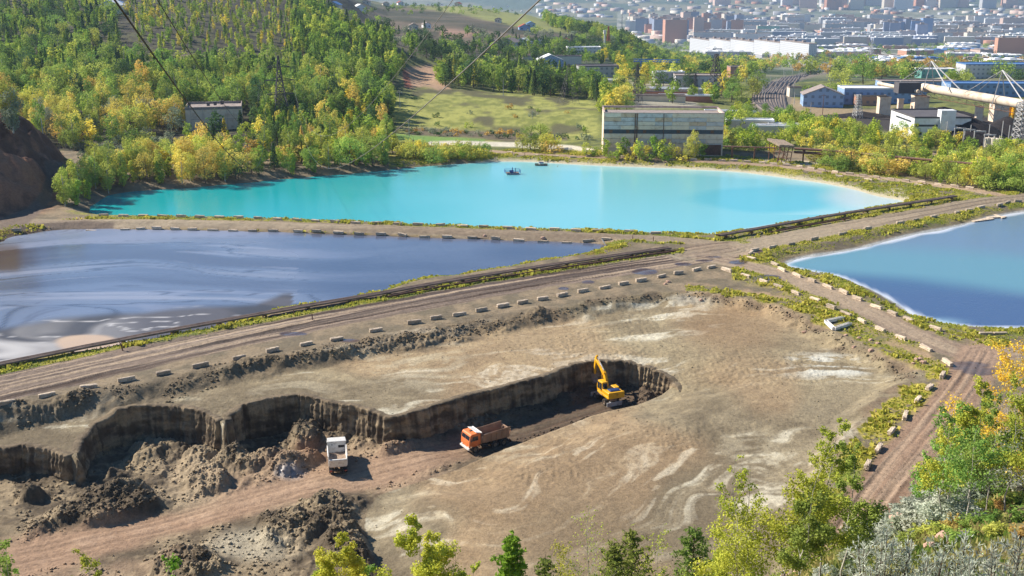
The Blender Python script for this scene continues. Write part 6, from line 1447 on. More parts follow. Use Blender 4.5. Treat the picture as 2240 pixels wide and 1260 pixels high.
# works and sheds behind the hall
B = [ (1205,150,16,12,5,.1,'blue','light','pale blue shed at the foot of the dark hillside',1),(1278,128,26,12,8,.05,'white','light','white and blue two-storey office on the valley edge',0),(1470,128,40,16,7,-.2,'blue','blue','blue-roofed workshop, left of the blue-roofed pair',1),
 (1520,126,44,18,7,-.2,'blue','blue','largest blue-roofed workshop with a long window row',1),(1562,140,30,12,6,-.1,'pink','dark','dim brick workshop beside the blue-roofed pair',0),(1310,168,24,15,6,.1,'grey','dark','low hall with a dark roof among the trees left of the garages',0),
 (1208,137,40,8,4,.0,'blue','grey','long low bluish shed row behind the treeline',0),(1465,182,17,9,6,.1,'grey','light','open shed with a white sloping roof near the tall yellow-green tree',0),(1530,196,26,14,7,-.05,'grey','grey','grey workshop with rooftop vents beside the lattice pylon',0),
 (1612,172,10,9,8,.1,'brick','grey','small brick tower house beside the railway',0),(1345,190,11,7,3.2,.2,'pink','light','white-roofed hut left of the garages',0),
 (1400,205,34,6,2.6,-.12,'cream','light','front-left row of low garages behind the factory hall',0),(1440,212,30,6,2.6,-.12,'brick','grey','middle row of low garages behind the factory hall',0),(1490,208,30,6,2.6,-.12,'cream','light','right row of low garages behind the factory hall',0),(1420,222,34,6,2.6,-.12,'pink','grey','nearest row of low garages behind the factory hall',0),(1500,222,26,6,2.6,-.12,'brick','light','nearest right-hand garage row behind the factory hall',0),
 (1800,236,18,13,5.5,-.15,'blue','grey','pale blue shed with a grey gable roof by the coal yard track',1),(1764,211,17,6,4,.0,'cream','grey','small yellow and blue hut left of the pale blue shed',0),(1905,232,14,6,4.5,.05,'brick','grey','low brick store in front of the white-blue hall',0),(1935,228,38,14,7,-.05,'blue','light','long white-blue hall behind the concrete pillars',0),
 (2010,205,40,12,6,-.05,'blue','grey','blue-grey hall behind the conveyor',0),(2180,212,46,14,6,-.05,'blue','blue','blue-roofed hall behind the conveyor at the right',0),(1640,285,18,6,3.5,-.1,'cream','light','low white-roofed sheds in the bushes right of the factory hall',0),(1600,262,22,5,3,-.1,'grey','light','long flat roof just behind the factory hall\'s right end',0),(1690,296,14,5,3,-.1,'teal','light','pale green kiosk in the bushes behind the pipe bridge',0),(1738,290,20,5,2.6,-.25,'grey','light','thin pale roof in the bushes above the pipe bridge',0),
 (2052,170,26,12,6,.1,'teal','light','small green-domed building beyond the conveyor',0),(2205,168,60,20,8,-.05,'white','blue','white warehouse with blue roof at the right edge of the valley',0)]
for (px, py, w_, d, h, rz, wc, rc, lb, gb) in B: bld(px, py, w_, d, h, rz, FAC[wc] if h > 4 else M['cream' if wc != 'brick' else 'brick'], rc, lb, 'warehouse' if w_ > 20 else 'shed', 'shed', gable=bool(gb and w_ < 20))
# white coal-yard office with a stair tower
t = bld(2057, 316, 20, 25, 8.2, 0, M['wwall'], M['roofd'], 'white flat-roofed plant building with a stair tower and blue gate beside the coal heap', 'plant_building', Y=389)
MB().box(-1.2, 4.0, -1.2, 2.5, -1, 11).build('stair_tower', M['wwall'], t)
for (a, b, z0, z1) in ((-9.4, -1.6, 5.2, 5.9), (4.6, 9.6, 5.2, 5.9), (-8.4, -7, 2.3, 3.3), (-3, -1.9, 2.3, 3.3), (7, 8.6, 2.2, 3.4), (-6.2, -4.4, .0, 1.9)): MB().box(a, b, -.06, 0, z0, z1).build('window', M['win'], t)
MB().box(-9.7, -7.0, -.08, 0, -.5, 2.0).build('gate', M['blue'], t); MB().box(-10.06, -10.0, 3, 19, 6.3, 6.9).build('window', M['win'], t)
# conveyor gallery with cable-stayed pylons
t = empty('conveyor_gallery', (140, 452, 0), 0, 'rusty white tubular conveyor gallery hung from A-frame masts over concrete pillars', 'conveyor')
A = np.array([169.6, 462, 12.3]); Bq = np.array([200.0, 340, 11.4]); O = np.array([140, 452, 0]); v, f = tube_path([A-O+(Bq-A)*k for k in (0, .02, .25, .5, .75, 1)], [.3, 1.75, 1.75, 1.75, 1.75, 1.75], 16)
mesh_np('gallery_tube', v, f, M['tank'], parent=t, smooth=True)
tr = MB()
for k in range(24):
    a = A-O+(Bq-A)*k/24; b = A-O+(Bq-A)*(k+1)/24; dn = np.array([0, 0, -3.6]); dn0 = np.array([0, 0, -2.0]); tr.bar(a+dn, b+dn, .12).bar(a+dn0, b+dn, .08).bar(b+dn0, b+dn, .08)
tr.build('truss', M['rust'], t)
hp = np.array(G(1985, 193, 13)); MB().box(-4.5, 4.5, -3, 3, 10.5, 14.8).build('drive_house', M['roofd'], t).location = (22, 3, 0)
MB().bar((19, 30, 11.8), (25, -2, 11.5), .8, n=8).build('side_gallery', M['tank'], t)
def mast(k, nm):
    c = A-O+(Bq-A)*k; dv = (Bq-A)/np.linalg.norm(Bq-A); pk = c+np.array([0, 0, 11]); m_ = MB(); sd = np.array([-dv[1], dv[0], 0])*3.0
    for s_ in (-1, 1): m_.bar(c+sd*s_+[0, 0, -2.5], pk, .22).bar(pk, c+dv*17+sd*s_*.9+[0, 0, 1], .26).bar(pk, c-dv*17+sd*s_*.9+[0, 0, 1], .12)
    return m_.build('mast', M['pale'], t)
mast(.05, 'a'); mast(.4, 'b')
IT = []
for (px, py, w_, h) in ((1934, 255, 4.6, 7.8), (1969, 250, 2.2, 6.2), (2014, 253, 6.0, 8.0), (2141, 272, 2.6, 7.0), (2188, 268, 6.0, 7.4)):
    x, y, z = hit(px, py); o = MB().box(-w_/2, w_/2, 0, w_*.8, -2, h).box(-w_/2-.15, w_/2+.15, -.15, w_*.8+.15, h-.35, h).build('concrete_pillar', M['concd']); o.location = (x, y, z); o['category'] = 'pillar'
    IT.append((o, 'thick concrete pillar under the conveyor' if w_ > 4 else 'slim concrete pillar under the conveyor', 'conveyor pillars', px))
finish_labels(IT, 0)
def heap(px, py, rx, ry, h, label):
    x, y, z = hit(px, py); n = 40; V = []; Fs = []
    for i in range(n):
        for j in range(n):
            u, v = i/(n-1)*2-1, j/(n-1)*2-1; q = math.hypot(u, v)+.25*float(fbm(np.array([u*2+px]), np.array([v*2]), 3, 5)[0]); V.append((u*rx, v*ry+ry*.8, max(0, 1-q)**1.0*h*1.1+float(fbm(np.array([u*6.0]), np.array([v*6.0]), 3, 9)[0])*.5-.3))
    for i in range(n-1):
        for j in range(n-1): Fs.append((i*n+j, (i+1)*n+j, (i+1)*n+j+1, i*n+j+1))
    o = MB().add(V, Fs).build('coal_heap', M['coal'], smooth=True); o.location = (x, y, z); tag(o, label, 'coal heap')
heap(2150, 318, 17, 13, 7.5, 'largest black coal heap right of the white plant building'); heap(2080, 262, 20, 12, 4.0, 'broad dark coal heap behind the white plant building'); heap(1895, 258, 16, 7, 2.0, 'low flat coal heap left of the white plant building'); heap(2225, 300, 13, 12, 6, 'coal heap cut by the right edge beside the white lattice mast')
IT = []
for (px, py, w_, h) in ((2085,318,1,6.0),(2105,322,1,6.2),(2128,326,1,6.2),(2150,330,1,5.5),(2068,312,0,7.5),(2120,314,0,6.5),(2160,320,0,7.5),(2188,322,0,9),(2203,326,0,8)):
    x, y, z = hit(px, py); mb = MB().bar((0, 0, -.5), (0, 0, h), .16)
    if w_: mb.bar((3.6, 0, -.5), (3.6, 0, h), .16).box(-.2, 3.8, -.2, .2, h-.4, h).bar((0, 0, h-.2), (1.8, 3, h-.2), .08).bar((3.6, 0, h-.2), (1.8, 3, h-.2), .08)
    o = mb.build('portal_frame' if w_ else 'post', M['pale']); o.location = (x, y, z); o['category'] = 'frame' if w_ else 'post'; IT.append((o, 'white substation portal frame in front of the coal heap' if w_ else 'bare white post by the substation and coal heap', 'substation frames and posts', px))
for (px, py) in ((2160,322),(2172,323),(2184,324)):
    x, y, z = hit(px, py); o = MB().bar((0, 0, .8), (0, 0, 3.2), 1.1, n=12).box(-1, 1, -.8, .8, 0, .8).bar((0, 0, 3.2), (0, 0, 4.2), .15).build('transformer', M['cream']); o.location = (x, y, z); o['category'] = 'transformer'; IT.append((o, 'cream round transformer tank in the substation', 'transformers', px))
for (px, py, c) in ((2206,258,'yellow'),(2216,259,'yellow'),(2225,260,'white'),(2236,260,'yellow'),(2246,261,'white')):
    x, y, z = hit(px, py); o = MB().bar((0, 0, 1.5), (0, 0, 5.5), .95, n=12).bar((0, 0, 0), (0, 0, 1.5), .2, r2=.95, n=12).build('silo', M[c]); o.location = (x, y, z); o['category'] = 'silo'; IT.append((o, f'{c} silo standing beyond the coal heap at the right edge', 'silos', px))
finish_labels(IT, 0)
# ------------------------------------------------------------------ pylons, poles, masts
def tower(px, py, top, bw, tw, arms, label, mat='lattice', name='lattice_pylon', r_=.11, Y=None, kx=0, cat='pylon', seg=9):
    if Y is None: x, y, z = hit(px, py)
    else: x = xpix(px, py, Y); y = Y; z = Z1(x, y)
    h = zpix(top, y)-z; t = empty(name, (x, y, z), .35, label, cat); mb = MB()
    hs_ = [h*(1-(1-i/seg)**1.25) for i in range(seg+1)]; ws = [bw/2*(1-k/h)**1.3+tw/2*(1-(1-k/h)**1.3) for k in hs_]
    for i in range(seg):
        a, b = ws[i], ws[i+1]; z0, z1 = hs_[i]-(1.0 if i == 0 else 0), hs_[i+1]; c4 = [(1, 1), (-1, 1), (-1, -1), (1, -1)]
        for k in range(4):
            p, q = c4[k], c4[(k+1) % 4]; mb.bar((p[0]*a, p[1]*a, z0), (p[0]*b, p[1]*b, z1), r_).bar((p[0]*a, p[1]*a, z0), (q[0]*b, q[1]*b, z1), r_*.6).bar((q[0]*a, q[1]*a, z0), (p[0]*b, p[1]*b, z1), r_*.6).bar((p[0]*b, p[1]*b, z1), (q[0]*b, q[1]*b, z1), r_*.6)
    mb.build('frame', M[mat], t); pts = []
    for (pz, L) in arms:
        za = h*pz; m2 = MB()
        for s_ in (-1, 1):
            for q in (-.4, .4): m2.bar((0, q, za), (s_*L, 0, za), r_*.8).bar((0, q, za+1.1), (s_*L, 0, za), r_*.6)
            m2.bar((s_*L, 0, za), (s_*L, 0, za-1.6), r_*.5); ca, sa = math.cos(.35), math.sin(.35); pts.append(np.array([x+s_*L*ca, y+s_*L*sa, z+za-1.6]))
        m2.build('crossarm', M[mat], t)
    return t, pts
mt, MP = tower(617, 277, 122, 6.5, .5, [(.42, 5.4), (.63, 5.6), (.83, 4.4)], 'dark lattice power pylon with three crossarms standing in the trees left of the turquoise pond', Y=424, r_=.17)
_, MP2 = tower(1563, 212, 118, 7.5, 1.4, [(.6, 3), (.85, 3)], 'tall dark lattice pylon behind the factory hall', Y=560, r_=.17)
tower(1392, 236, 140, 4.5, .5, [(.7, 4), (.88, 3)], 'slender lattice pylon in the trees left of the garages', r_=.09, Y=500)
tower(1243, 239, 140, 8, .8, [(.8, 4), (.93, 3)], 'thin lattice pylon at the right edge of the green meadow', r_=.07, Y=500)
tower(1250, 112, 74, 6, .6, [(.55, 7), (.85, 6)], 'dark lattice pylon on the dark middle-distance hillside', r_=.16)
tower(1360, 72, 28, 6, .8, [(.5, 7), (.75, 6)], 'tall pylon on the crest against the far city', r_=.2)
tower(1905, 124, 84, 9, 1.5, [(.8, 6)], 'pale pylon in the valley right of the white apartment slab', 'pale', r_=.3)
tower(1875, 259, 207, 3.2, 1.4, [], 'short pale lattice mast left of the concrete pillars', 'pale', name='lattice_mast', r_=.12, cat='mast')
tower(1520, 196, 160, 3, .5, [(.8, 2.5)], 'small lattice pylon beside the grey workshop', r_=.09)
tower(1330, 118, 58, 5, .8, [], 'red and white lattice telecom mast above the works', 'rroof', 'telecom_mast', r_=.16, cat='mast')
tower(2228, 322, 224, 4.2, 3.0, [], 'massive white lattice mast at the right edge', 'pale', 'lattice_mast', r_=.2, cat='mast')
tower(2040, 252, 236, 3, 2.4, [], 'stubby white lattice mast under the conveyor', 'pale', 'lattice_mast', r_=.14, cat='mast', seg=4)
x, y, z = hit(1322, 119); h = zpix(66, y)-z; o = MB().bar((0, 0, -1), (0, 0, h*.9), .9, n=10, r2=.6).bar((0, 0, h*.85), (0, 0, h), 1.3, n=8).build('tube_mast', M['white']); o.location = (x, y, z); tag(o, 'white tubular telecom mast above the works', 'mast')
IT = []
for (px, py, top, arm, c) in ((875,238,198,1,'pale'),(1101,212,173,0,'pale'),(895,299,262,1,'pale'),(736,166,128,1,'pale'),(94,295,258,0,'pale'),(1164,260,240,0,'pale'),(1600,282,250,0,'pale'),(1715,306,272,0,'pale'),(1773,247,224,0,'pale'),(1799,252,205,1,'rust'),(2031,359,333,1,'wood'),(1412,42,12,1,'lattice'),(1172,30,5,1,'lattice')):
    x, y, z = hit(px, py); h = zpix(top, y)-z; mb = MB().bar((0, 0, -1), (0, 0, h), .16, n=6, r2=.1)
    if arm: mb.box(-1.0, 1.0, -.06, .06, h-.9, h-.75)
    for q in (-.8, 0, .8): mb.bar((q, 0, h-.75), (q, 0, h-.5), .05)
    o = mb.build('utility_pole', M[c]); o.location = (x, y, z); o['category'] = 'pole'
    IT.append((o, {875: 'pale utility pole at the meadow\'s left edge', 1101: 'tall pale pole in front of the treeline', 895: 'pale pole beside the white gravel road', 736: 'pale pole in the clearing on the hill', 94: 'short white pole in the trees above the earth bank', 1164: 'short pole behind the bush clump in the meadow', 1600: 'thin pole in the bushes right of the factory hall', 1715: 'thin white pole above the pipe bridge', 1773: 'thin pole beside the pale blue shed', 1799: 'rusty pole in front of the pale blue shed', 2031: 'wooden pole beside the overland pipeline', 1412: 'dark pole on the crest before the city', 1172: 'dark pole among the hilltop cottages'}[px], 'utility poles', px))
RP = [(1672,232,205),(1668,212,190),(1697,196,170),(1735,212,180),(1737,230,205),(1716,182,158),(1747,176,155),(1760,168,150),(1778,163,146),(1714,170,152),(1733,166,148),(1810,158,142),(1670,205,185),(1684,190,168)]
for (px, py, top) in RP:
    x, y, z = hit(px, py); h = max(6, min(11, zpix(top, y)-z)); o = MB().bar((0, 0, -1), (0, 0, h), .17, n=5, r2=.12).bar((0, 0, h-1.2), (2.6, 0, h-1.0), .07).build('catenary_pole', M['pale']); o.location = (x, y, z); o['category'] = 'pole'; IT.append((o, 'thin pale overhead-line pole beside the railway bend', 'railway poles', px))
finish_labels(IT, 0)
# ------------------------------------------------------------------ railway
IT = []
base = [(1712,252),(1694,240),(1682,222),(1684,204),(1700,188),(1728,174),(1762,163),(1800,157),(1870,152),(1960,150)]
for k in range(6):
    W = []
    for i, (px, py) in enumerate(base):
        sp = (k-2.5)*np.interp(i, [0, 2, 4, 6, 9], [6, 13, 9, 3.2, 1.5]); W.append(hit(px+sp, py+sp*.05))
    W = smooth_line(np.array(W)[:, :2]); L = np.concatenate([[0], np.cumsum(np.hypot(*np.diff(W, axis=0).T))]); tt = np.arange(0, L[-1], 6.0)
    X = np.interp(tt, L, W[:, 0]); Y = np.interp(tt, L, W[:, 1]); Z = zat(X, Y)+.3; tx, ty = np.gradient(X), np.gradient(Y); q = np.hypot(tx, ty); nx_, ny_ = -ty/q, tx/q
    t = empty('railway_track', (X[0], Y[0], Z[0]), 0); t['category'] = 'railway track'; IT.append((t, 'railway track curving through the yard beyond the factory hall', 'railway tracks', base[0][0]+k))
    def strip(off, hw, dz, nm, mat):
        V = []
        for o_ in (off-hw, off+hw): V.append(np.stack([X+nx_*o_-X[0], Y+ny_*o_-Y[0], Z+dz-Z[0]], 1))
        for o_ in (off-hw-.12, off+hw+.12): V.append(np.stack([X+nx_*o_-X[0], Y+ny_*o_-Y[0], Z-.5-Z[0]], 1))
        V = np.concatenate(V); n = len(X); i = np.arange(n-1); Fq = np.concatenate([np.stack([i+a*n, i+1+a*n, i+1+b*n, i+b*n], 1) for a, b in ((0, 1), (2, 0), (1, 3))]); mesh_np(nm, V, Fq, mat, parent=t)
    strip(0, 1.5, .0, 'trackbed', M['ballast']); strip(-.76, .14, .22, 'rail', M['rail']); strip(.76, .14, .22, 'rail', M['rail'])
finish_labels(IT, 0)
# ------------------------------------------------------------------ pipe rack and bridge behind the pond
def rack(P, zc, n, label, r_=.3, step=12):
    P = np.array([G(p[0], p[1], 0) for p in P])[:, :2]; t = empty('overland_pipeline', (P[0][0], P[0][1], 0), 0, label, 'pipeline'); o2 = np.array([P[0][0], P[0][1], 0]); W = smooth_line(P, k=1)
    for k in range(n):
        zz = zc-(k//2)*1.1; pts = [np.array([p[0], p[1]-(k % 2)*.9, zz])-o2 for p in W]; v, f = tube_path(pts, [r_]*len(pts), 8); mesh_np('pipe', v, f, M['pipe'] if k % 2 == 0 else M['rust'], parent=t, smooth=True)
    L = np.concatenate([[0], np.cumsum(np.hypot(*np.diff(W, axis=0).T))])
    for s0 in np.arange(3, L[-1], step):
        X = np.interp(s0, L, W[:, 0]); Y = np.interp(s0, L, W[:, 1]); z0 = Z1(X, Y)-.5; o = MB().box(-.2, .2, -.2, .2, z0, zc-r_).box(-.25, .25, -1.3, .4, zc-r_-.3, zc-r_-.05).build('support', M['rust'], t); o.location = (X-o2[0], Y-o2[1], 0)
rack([(1580,348),(1640,350),(1698,352)], 4.2, 2, 'dark pipe rack running from the factory hall to the pipe bridge', .16, 7)
rack([(1735,352),(1800,356),(1860,362),(1960,372),(2060,382),(2125,388)], 4.0, 4, 'long brown overland pipeline behind the block-lined road', .34, 11)
x, y, _ = G(1708, 357, 0); t = empty('pipe_bridge', (x, y, Z1(x, y)), 0, 'rusty trestle carrying three broad sloping troughs over the back road', 'pipe bridge')
for k in range(3): MB().hexa([(-3.4+k*1.9, 6, 6.3-k*.2), (-2.0+k*1.9, 6, 6.3-k*.2), (.6+k*1.6, -.5, 5.2-k*.1), (-.9+k*1.6, -.5, 5.2-k*.1), (-3.4+k*1.9, 6, 6.9-k*.2), (-2.0+k*1.9, 6, 6.9-k*.2), (.6+k*1.6, -.5, 5.8-k*.1), (-.9+k*1.6, -.5, 5.8-k*.1)]).build('trough', M['wood'], t)
mb = MB()
for k in range(4): mb.bar((-1.4+k*1.4, 0, -.5), (-.2+k*1.2, -.3, 5.3), .14).bar((-2.6+k*1.6, 5.5, -.5), (-2.6+k*1.6, 5.5, 6.3), .14).bar((-2.6+k*1.6, 5.5, 3.4), (-1.0+k*1.4, 0, 3.4), .08)
for z_ in (1.6, 3.4, 5.0): mb.bar((-1.4, 0, z_), (3.2, 0, z_), .1)
mb.bar((-1.4, 0, 0), (3, 0, 5), .08).bar((3, 0, 0), (-.6, 0, 5), .08); mb.build('trestle', M['rust'], t)
t = empty('gantry_crane', hit(1385, 163), -.05, 'blue gantry crane bridge standing in the yard behind the treeline', 'gantry crane'); w_ = 21
mb = MB()
for s_ in (0, 1.5):
    mb.bar((0, s_, 9.5), (w_+8, s_, 9.0), .18).bar((0, s_, 8), (w_+8, s_, 7.6), .18)
    for k in range(14): mb.bar((k*(w_+8)/14, s_, 8), ((k+1)*(w_+8)/14, s_, 9.3), .1)
mb.build('bridge', M['blue'], t)
for xx in (4, w_+3): MB().bar((xx, 0, -1), (xx+.6, .5, 8), .3).bar((xx+1.6, 1.5, -1), (xx+.9, 1, 8), .3).build('leg', M['blue'], t)
# ------------------------------------------------------------------ hilltop cottages
IT = []
r = np.random.default_rng(8)
for (px, py, w_, rf, wc) in ((728,22,9,'blue','cream'),(790,24,9,'light','white'),(800,10,8,'grey','cream'),(845,14,9,'dark','pink'),(877,12,8,'red','white'),(905,9,8,'grey','pink'),(936,12,11,'dark','brick'),(966,11,10,'blue','brick'),(1000,14,8,'red','cream'),(1052,14,8,'grey','white'),(1078,16,9,'light','white'),(1095,18,9,'grey','cream'),(1110,15,8,'red','white'),(1120,24,10,'dark','cream'),(1142,26,9,'light','pink'),(1160,29,8,'grey','white'),(1182,38,8,'red','white'),(1148,68,11,'red','blue'),(1162,60,9,'blue','blue'),(905,66,8,'grey','pink'),(935,62,7,'grey','grey'),(1088,50,6,'dark','cream'),(1238,100,9,'red','pink'),(1180,98,8,'grey','white'),(1110,108,12,'grey','grey'),(1140,108,12,'light','white'),(1080,106,10,'grey','pink'),(1385,80,9,'red','pink'),(1395,84,8,'grey','white'),(240,30,13,'light','white'),(258,22,9,'blue','white')):
    hh_ = 3.4 if w_ < 12 else 5; t = bld(px, py, w_, w_*.9, hh_, r.uniform(-.5, .5), M['brick'] if wc == 'brick' else M['wwall'] if wc in ('white', 'grey') else M['bluew'] if wc == 'blue' else M['cream'], rf, None, 'cottage', 'house', gable=True)
    wins(t, (-w_*.25, w_*.25), 1.2, 2.4, 1.1)
    where = 'on the left wooded hilltop' if px < 300 else 'on the hill crest' if py < 45 else 'on the middle-distance hillside'
    IT.append((t, f"{dict(light='white', dark='dark').get(rf, rf)}-roofed {wc if wc != 'blue' else 'pale blue'} cottage {where}", 'hilltop cottages', px))
finish_labels(IT, 0)
# ------------------------------------------------------------------ city across the valley
def city():
    IT = []; r = np.random.default_rng(44); NB = []
    def b(px, py, w_, d, h, rz, wc, rf, kind, place): NB.append((px, py, w_, d, h, rz, wc, rf, kind, place))
    # tower clusters
    for (x0, x1, y0, y1, n, hr, cs, pl) in ((1385,1475,60,72,13,(34,52),['white','brick','slate','cream'],'left tower cluster'),(1455,1530,66,86,9,(48,70),['brick','pink','slate'],'brick tower cluster above the crest'),(1530,1620,60,80,14,(36,60),['slate','cream','grey','brick'],'tower cluster behind the white slab'),(1935,2035,82,92,8,(44,62),['slate','blue','slate'],'dark blue tower group on the right'),
                                        (1950,2240,74,88,12,(26,36),['white','grey','cream'],'right-hand block district')):
        for k in range(n): b(x0+(x1-x0)*(k+.5)/n+r.uniform(-3, 3), r.uniform(y0, y1), r.uniform(26, 40), 24, r.uniform(*hr), r.uniform(-.4, .4), cs[r.integers(len(cs))], 'grey', 'tower block', 'in the '+pl)
    b(1478, 94, 62, 30, 62, .1, 'brick', 'grey', 'tower block', 'biggest of all, just above the crest')
    b(1425, 72, 44, 30, 28, .1, 'brick', 'grey', 'apartment block', 'orange-tinted and square, on the crest')
    for (px, py, w_, h, wc) in ((1680,82,66,34,'teal'),(1905,92,66,20,'teal'),(1942,94,50,20,'teal'),(1650,62,40,24,'cream'),(2225,128,70,34,'brick'),(2160,90,130,24,'cream'),(2060,92,60,26,'white'),(2110,84,110,26,'grey'),(1990,90,70,28,'grey'),(1770,66,80,22,'white'),(1860,52,90,24,'pink'),(1900,55,100,24,'pink'),(1760,48,50,30,'white')):
        b(px, py, w_, 18, h, r.uniform(-.2, .2), wc, 'grey', 'apartment block', 'in the city')
    for k in range(46):                                  # low halls and warehouses
        b(r.uniform(1560, 2240), r.uniform(100, 128), r.uniform(40, 95), r.uniform(20, 40), r.uniform(6, 11), r.uniform(-.3, .3), ['white','cream','grey','pink','brick','blue'][r.integers(6)], ['light','light','grey','light','blue'][r.integers(5)], 'warehouse', 'in the near industrial belt')
    for k in range(18):
        b(r.uniform(1900, 2240), r.uniform(128, 152), r.uniform(30, 60), r.uniform(14, 22), r.uniform(5, 8), r.uniform(-.3, .3), ['white','cream','grey','blue'][r.integers(4)], ['light','grey','light','blue'][r.integers(4)], 'warehouse', 'in the right-hand valley')
    for k in range(70):
        b(r.uniform(1540, 2245), r.uniform(78, 104), r.uniform(40, 110), 16, r.uniform(14, 27), r.uniform(-.35, .35), ['white','cream','grey','white','pink','slate'][r.integers(6)], ['light','grey','light'][r.integers(3)], 'apartment block', 'in the city centre')
    for k in range(60):
        b(r.uniform(1380, 2245), r.uniform(48, 78), r.uniform(60, 120), 18, r.uniform(20, 34), r.uniform(-.35, .35), ['white','grey','cream','pink','white'][r.integers(5)], ['light','grey'][r.integers(2)], 'apartment block', 'in the far districts')
    for k in range(34):
        b(r.uniform(1560, 2245), r.uniform(6, 22), r.uniform(50, 90), 24, r.uniform(38, 70), r.uniform(-.4, .4), ['brick','pink','cream','white'][r.integers(4)], 'grey', 'tower block', 'on the far hillside')
    NB2 = []
    for k in range(520):
        py = r.choice([r.uniform(18, 48), r.uniform(50, 100), r.uniform(55, 90), r.uniform(-4, 30)]); NB2.append((r.uniform(1180 if py < 40 else 1370, 2250), py, r.uniform(18, 55), r.uniform(12, 20), r.uniform(5, 15), r.uniform(-.5, .5), ['white','cream','grey','pink','brick'][r.integers(5)], 'grey', '', ''))
    for (px, py, w_, d, h, rz, wc, rf, kind, pl) in NB:
        x, y, z = hit(px, py); zt = 3
        mb = MB().box(-w_/2, w_/2, 0, d, -6, h, 0).box(-w_/2-.3, w_/2+.3, -.3, d+.3, h, h+.9, 1)
        if kind == 'tower block': mb.box(-w_*.15, w_*.2, d*.3, d*.7, h+.9, h+5, 1)
        elif kind == 'apartment block':
            for q in range(int(w_/26)): mb.box(-w_/2+8+q*26, -w_/2+12+q*26, d*.3, d*.7, h+.9, h+3.5, 1)
        else:
            for q in range(int(w_/18)): mb.box(-w_/2+4+q*18, -w_/2+12+q*18, d*.2, d*.8, h+.9, h+2.2, 1)
        o = mb.build(kind.replace(' ', '_'), [FAC[wc], ROOFS[rf]]); o.location = (x, y, z); o.rotation_euler = (0, 0, rz); o['category'] = kind
        IT.append((o, {'teal': 'green', 'slate': 'slate-blue', 'brick': 'brick-orange'}.get(wc, wc)+' '+kind+' '+pl, kind+'s '+pl, px))
    finish_labels(IT, 0)
    Vs = []; Fs = []; Cs = []; off = 0; fb = np.array([(4, 5, 6, 7), (0, 1, 5, 4), (1, 2, 6, 5), (2, 3, 7, 6), (3, 0, 4, 7)])
    cw = {'white': S(228, 226, 224), 'cream': S(214, 204, 190), 'grey': S(176, 176, 180), 'pink': S(208, 180, 166), 'brick': S(186, 136, 112)}
    for (px, py, w_, d, h, rz, wc, rf, _, _) in NB2:
        x, y, z = hit(px, py); c, s_ = math.cos(rz), math.sin(rz)
        P = [(-w_/2, 0), (w_/2, 0), (w_/2, d), (-w_/2, d)]; V = [(a*c-b_*s_+x, a*s_+b_*c+y, zz) for zz in (z-4, z+h) for a, b_ in P]
        Vs.append(np.array(V)); Fs.append(fb+off); off += 8; Cs.append(np.tile(np.append(cw[wc]*r.uniform(.8, 1.1), 1), (8, 1)))
    t_ = NT('city_walls'); a = t_.n('ShaderNodeAttribute', attribute_name='Col'); t_.l(a.outputs[0], t_.b.inputs['Base Color']); t_.b.inputs['Roughness'].default_value = .8
    o = mesh_np('distant_city', np.concatenate(Vs), np.concatenate(Fs), t_.m, attrs={'Col': ('FLOAT_COLOR', 'POINT', np.clip(np.concatenate(Cs), 0, .9))}); tag(o, 'countless small pale houses and sheds of the city spreading to the far hills', 'city', kind='stuff')
    # the long white nine-storey slab
    A = np.array(hit(1508, 114)); Bz = np.array(hit(1768, 131)); d_ = Bz-A; L = math.hypot(d_[0], d_[1]); t = empty('apartment_slab', tuple(A), math.atan2(d_[1], d_[0]), 'very long white nine-storey apartment slab across the valley', 'apartment block')
    dz = (Bz[2]-A[2])/L
    mb = MB(); rf_ = MB(); n = 5
    for k in range(n):
        a, b_ = L*k/n, L*(k+1)/n; z0 = dz*(a+b_)/2; mb.box(a, b_-.6, 0, 14, z0-12, z0+27); rf_.box(a-.3, b_-.4, -.4, 14.4, z0+27, z0+28)
        for q in range(3): rf_.box(a+10+q*(b_-a-14)/3, a+15+q*(b_-a-14)/3, 4, 9, z0+28, z0+31)
    mb.build('wall', facade('slab_facade', S(196, 197, 200), S(96, 104, 120)), t); rf_.build('roof', M['roof'], t)
city()
# ------------------------------------------------------------------ overhead wires
def wire(px_pts, A, Bp, sag, r_, label, Y0=None):
    A = np.array(A); Bp = np.array(Bp); n = 60; P = []
    for i in range(n+1): f = i/n; p = A*(1-f)+Bp*f; p[2] -= 4*sag*f*(1-f); P.append(p)
    v, f = tube_path(P, [r_]*len(P), 5); o = mesh_np('overhead_wire', v, f, M['black'] if r_ > .025 else M['pale'], smooth=True); tag(o, label, 'wire', 'overhead wires'); return o
ca_, sa_ = math.cos(.35), math.sin(.35)
def arm_pt(pz, L, s_): return np.array([-88.7+s_*L*ca_, 424+s_*L*sa_, .7+26.79*pz-1.6])
def wire(A, Bp, sag, r_, label):
    A = np.array(A, float); P = []
    for f in np.linspace(-.35, 1, 90): p = A*(1-f)+Bp*f; p[2] -= 4*sag*f*(1-f); P.append(p)
    v, f = tube_path(P, [r_]*len(P), 5); o = mesh_np('overhead_wire', v, f, M['wire_dark'] if r_ != .017 else M['wire_grey'], smooth=True); tag(o, label, 'wire', 'overhead wires')
M['wire_dark'] = simple('dark_cable', S(34, 32, 32), .6, .1, 1, bump=0); M['wire_grey'] = simple('aluminium_cable', S(120, 116, 112), .5, .1, 1, bump=0)
wire((1.6, 15, 56.86), arm_pt(.63, 5.6, 1), 14, .017, 'thick grey wire sagging lowest over the turquoise pond from the upper right')
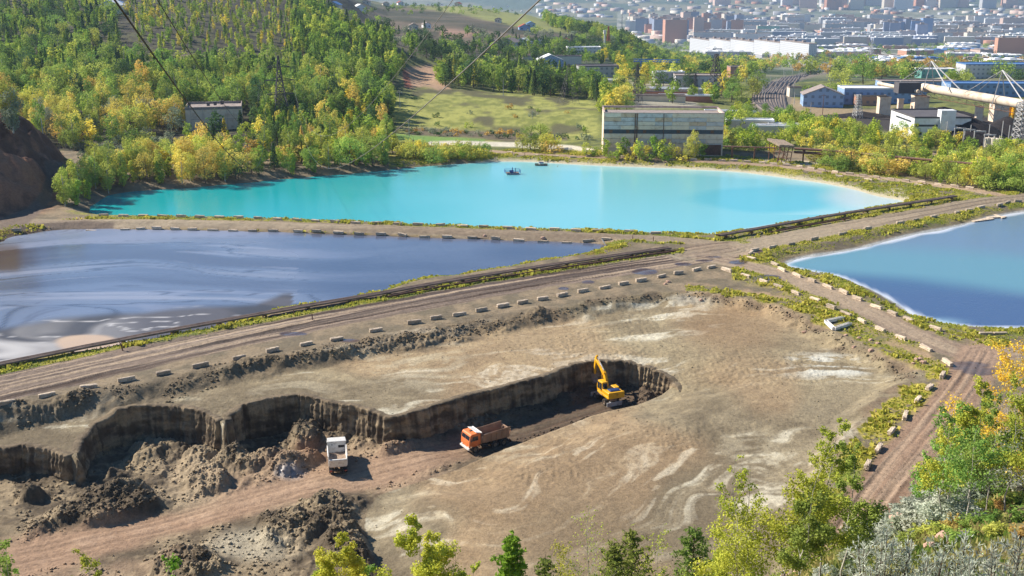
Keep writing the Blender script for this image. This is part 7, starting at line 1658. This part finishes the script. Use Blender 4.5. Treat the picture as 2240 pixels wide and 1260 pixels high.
wire((-1.55, 45, 56.19), arm_pt(.83, 4.4, 1), 14, .017, 'second grey wire crossing the wooded hill from the top centre')
wire((-5.96, 15, 56.86), arm_pt(.63, 5.6, -1), 14, .021, 'thickest black wire running down from the top left over the ruined building')
wire((-7.77, 22, 57.26), arm_pt(.83, 4.4, -1), 12, .016, 'thin black wire right of the thickest one over the wooded hillside')
# ------------------------------------------------------------------ haze
hz = MB().box(-9500, 9500, -60, 11600, -145, 520).build('haze', [])
hm = bpy.data.materials.new('haze'); hm.use_nodes = True; ht = hm.node_tree; ht.nodes.remove(ht.nodes['Principled BSDF'])
pv = ht.nodes.new('ShaderNodeVolumePrincipled'); pv.inputs['Color'].default_value = (.56, .74, 1, 1); pv.inputs['Density'].default_value = 7.5e-5; pv.inputs['Anisotropy'].default_value = .2
ht.links.new(pv.outputs[0], ht.nodes['Material Output'].inputs['Volume']); hz.data.materials.append(hm)
tag(hz, 'thin blue haze over the valley and the far city', 'haze', kind='stuff')
# ------------------------------------------------------------------ white letters on the far hillside
def hill_sign():
    x, y, z = hit(1641, 25.5); s_ = y*cT+56*sT; W = 41*s_/F_PX; Hh = 5.2*s_/F_PX
    cu = bpy.data.curves.new('hillside_sign', 'FONT'); cu.body = 'ЕНИСЕЙСКАЯ СИБИРЬ'; cu.align_x = 'CENTER'; cu.size = 1; cu.extrude = .02; cu.offset = .02
    ob = bpy.data.objects.new('tmp', cu); C.objects.link(ob); bpy.context.view_layer.update()
    me = bpy.data.meshes.new_from_object(ob.evaluated_get(bpy.context.evaluated_depsgraph_get())); w_, h_ = ob.dimensions.x, ob.dimensions.y
    bpy.data.objects.remove(ob); bpy.data.curves.remove(cu); me.name = 'hillside_sign'; me.materials.clear(); me.materials.append(M['white'])
    o = bpy.data.objects.new('hillside_sign', me); C.objects.link(o); o.location = (x, y-4, z+3); o.rotation_euler = (R(42), 0, 0); o.scale = (W/w_, Hh/h_*1.5, 20)
    tag(o, 'row of big white letters standing on the far hillside above the city', 'sign')
hill_sign()
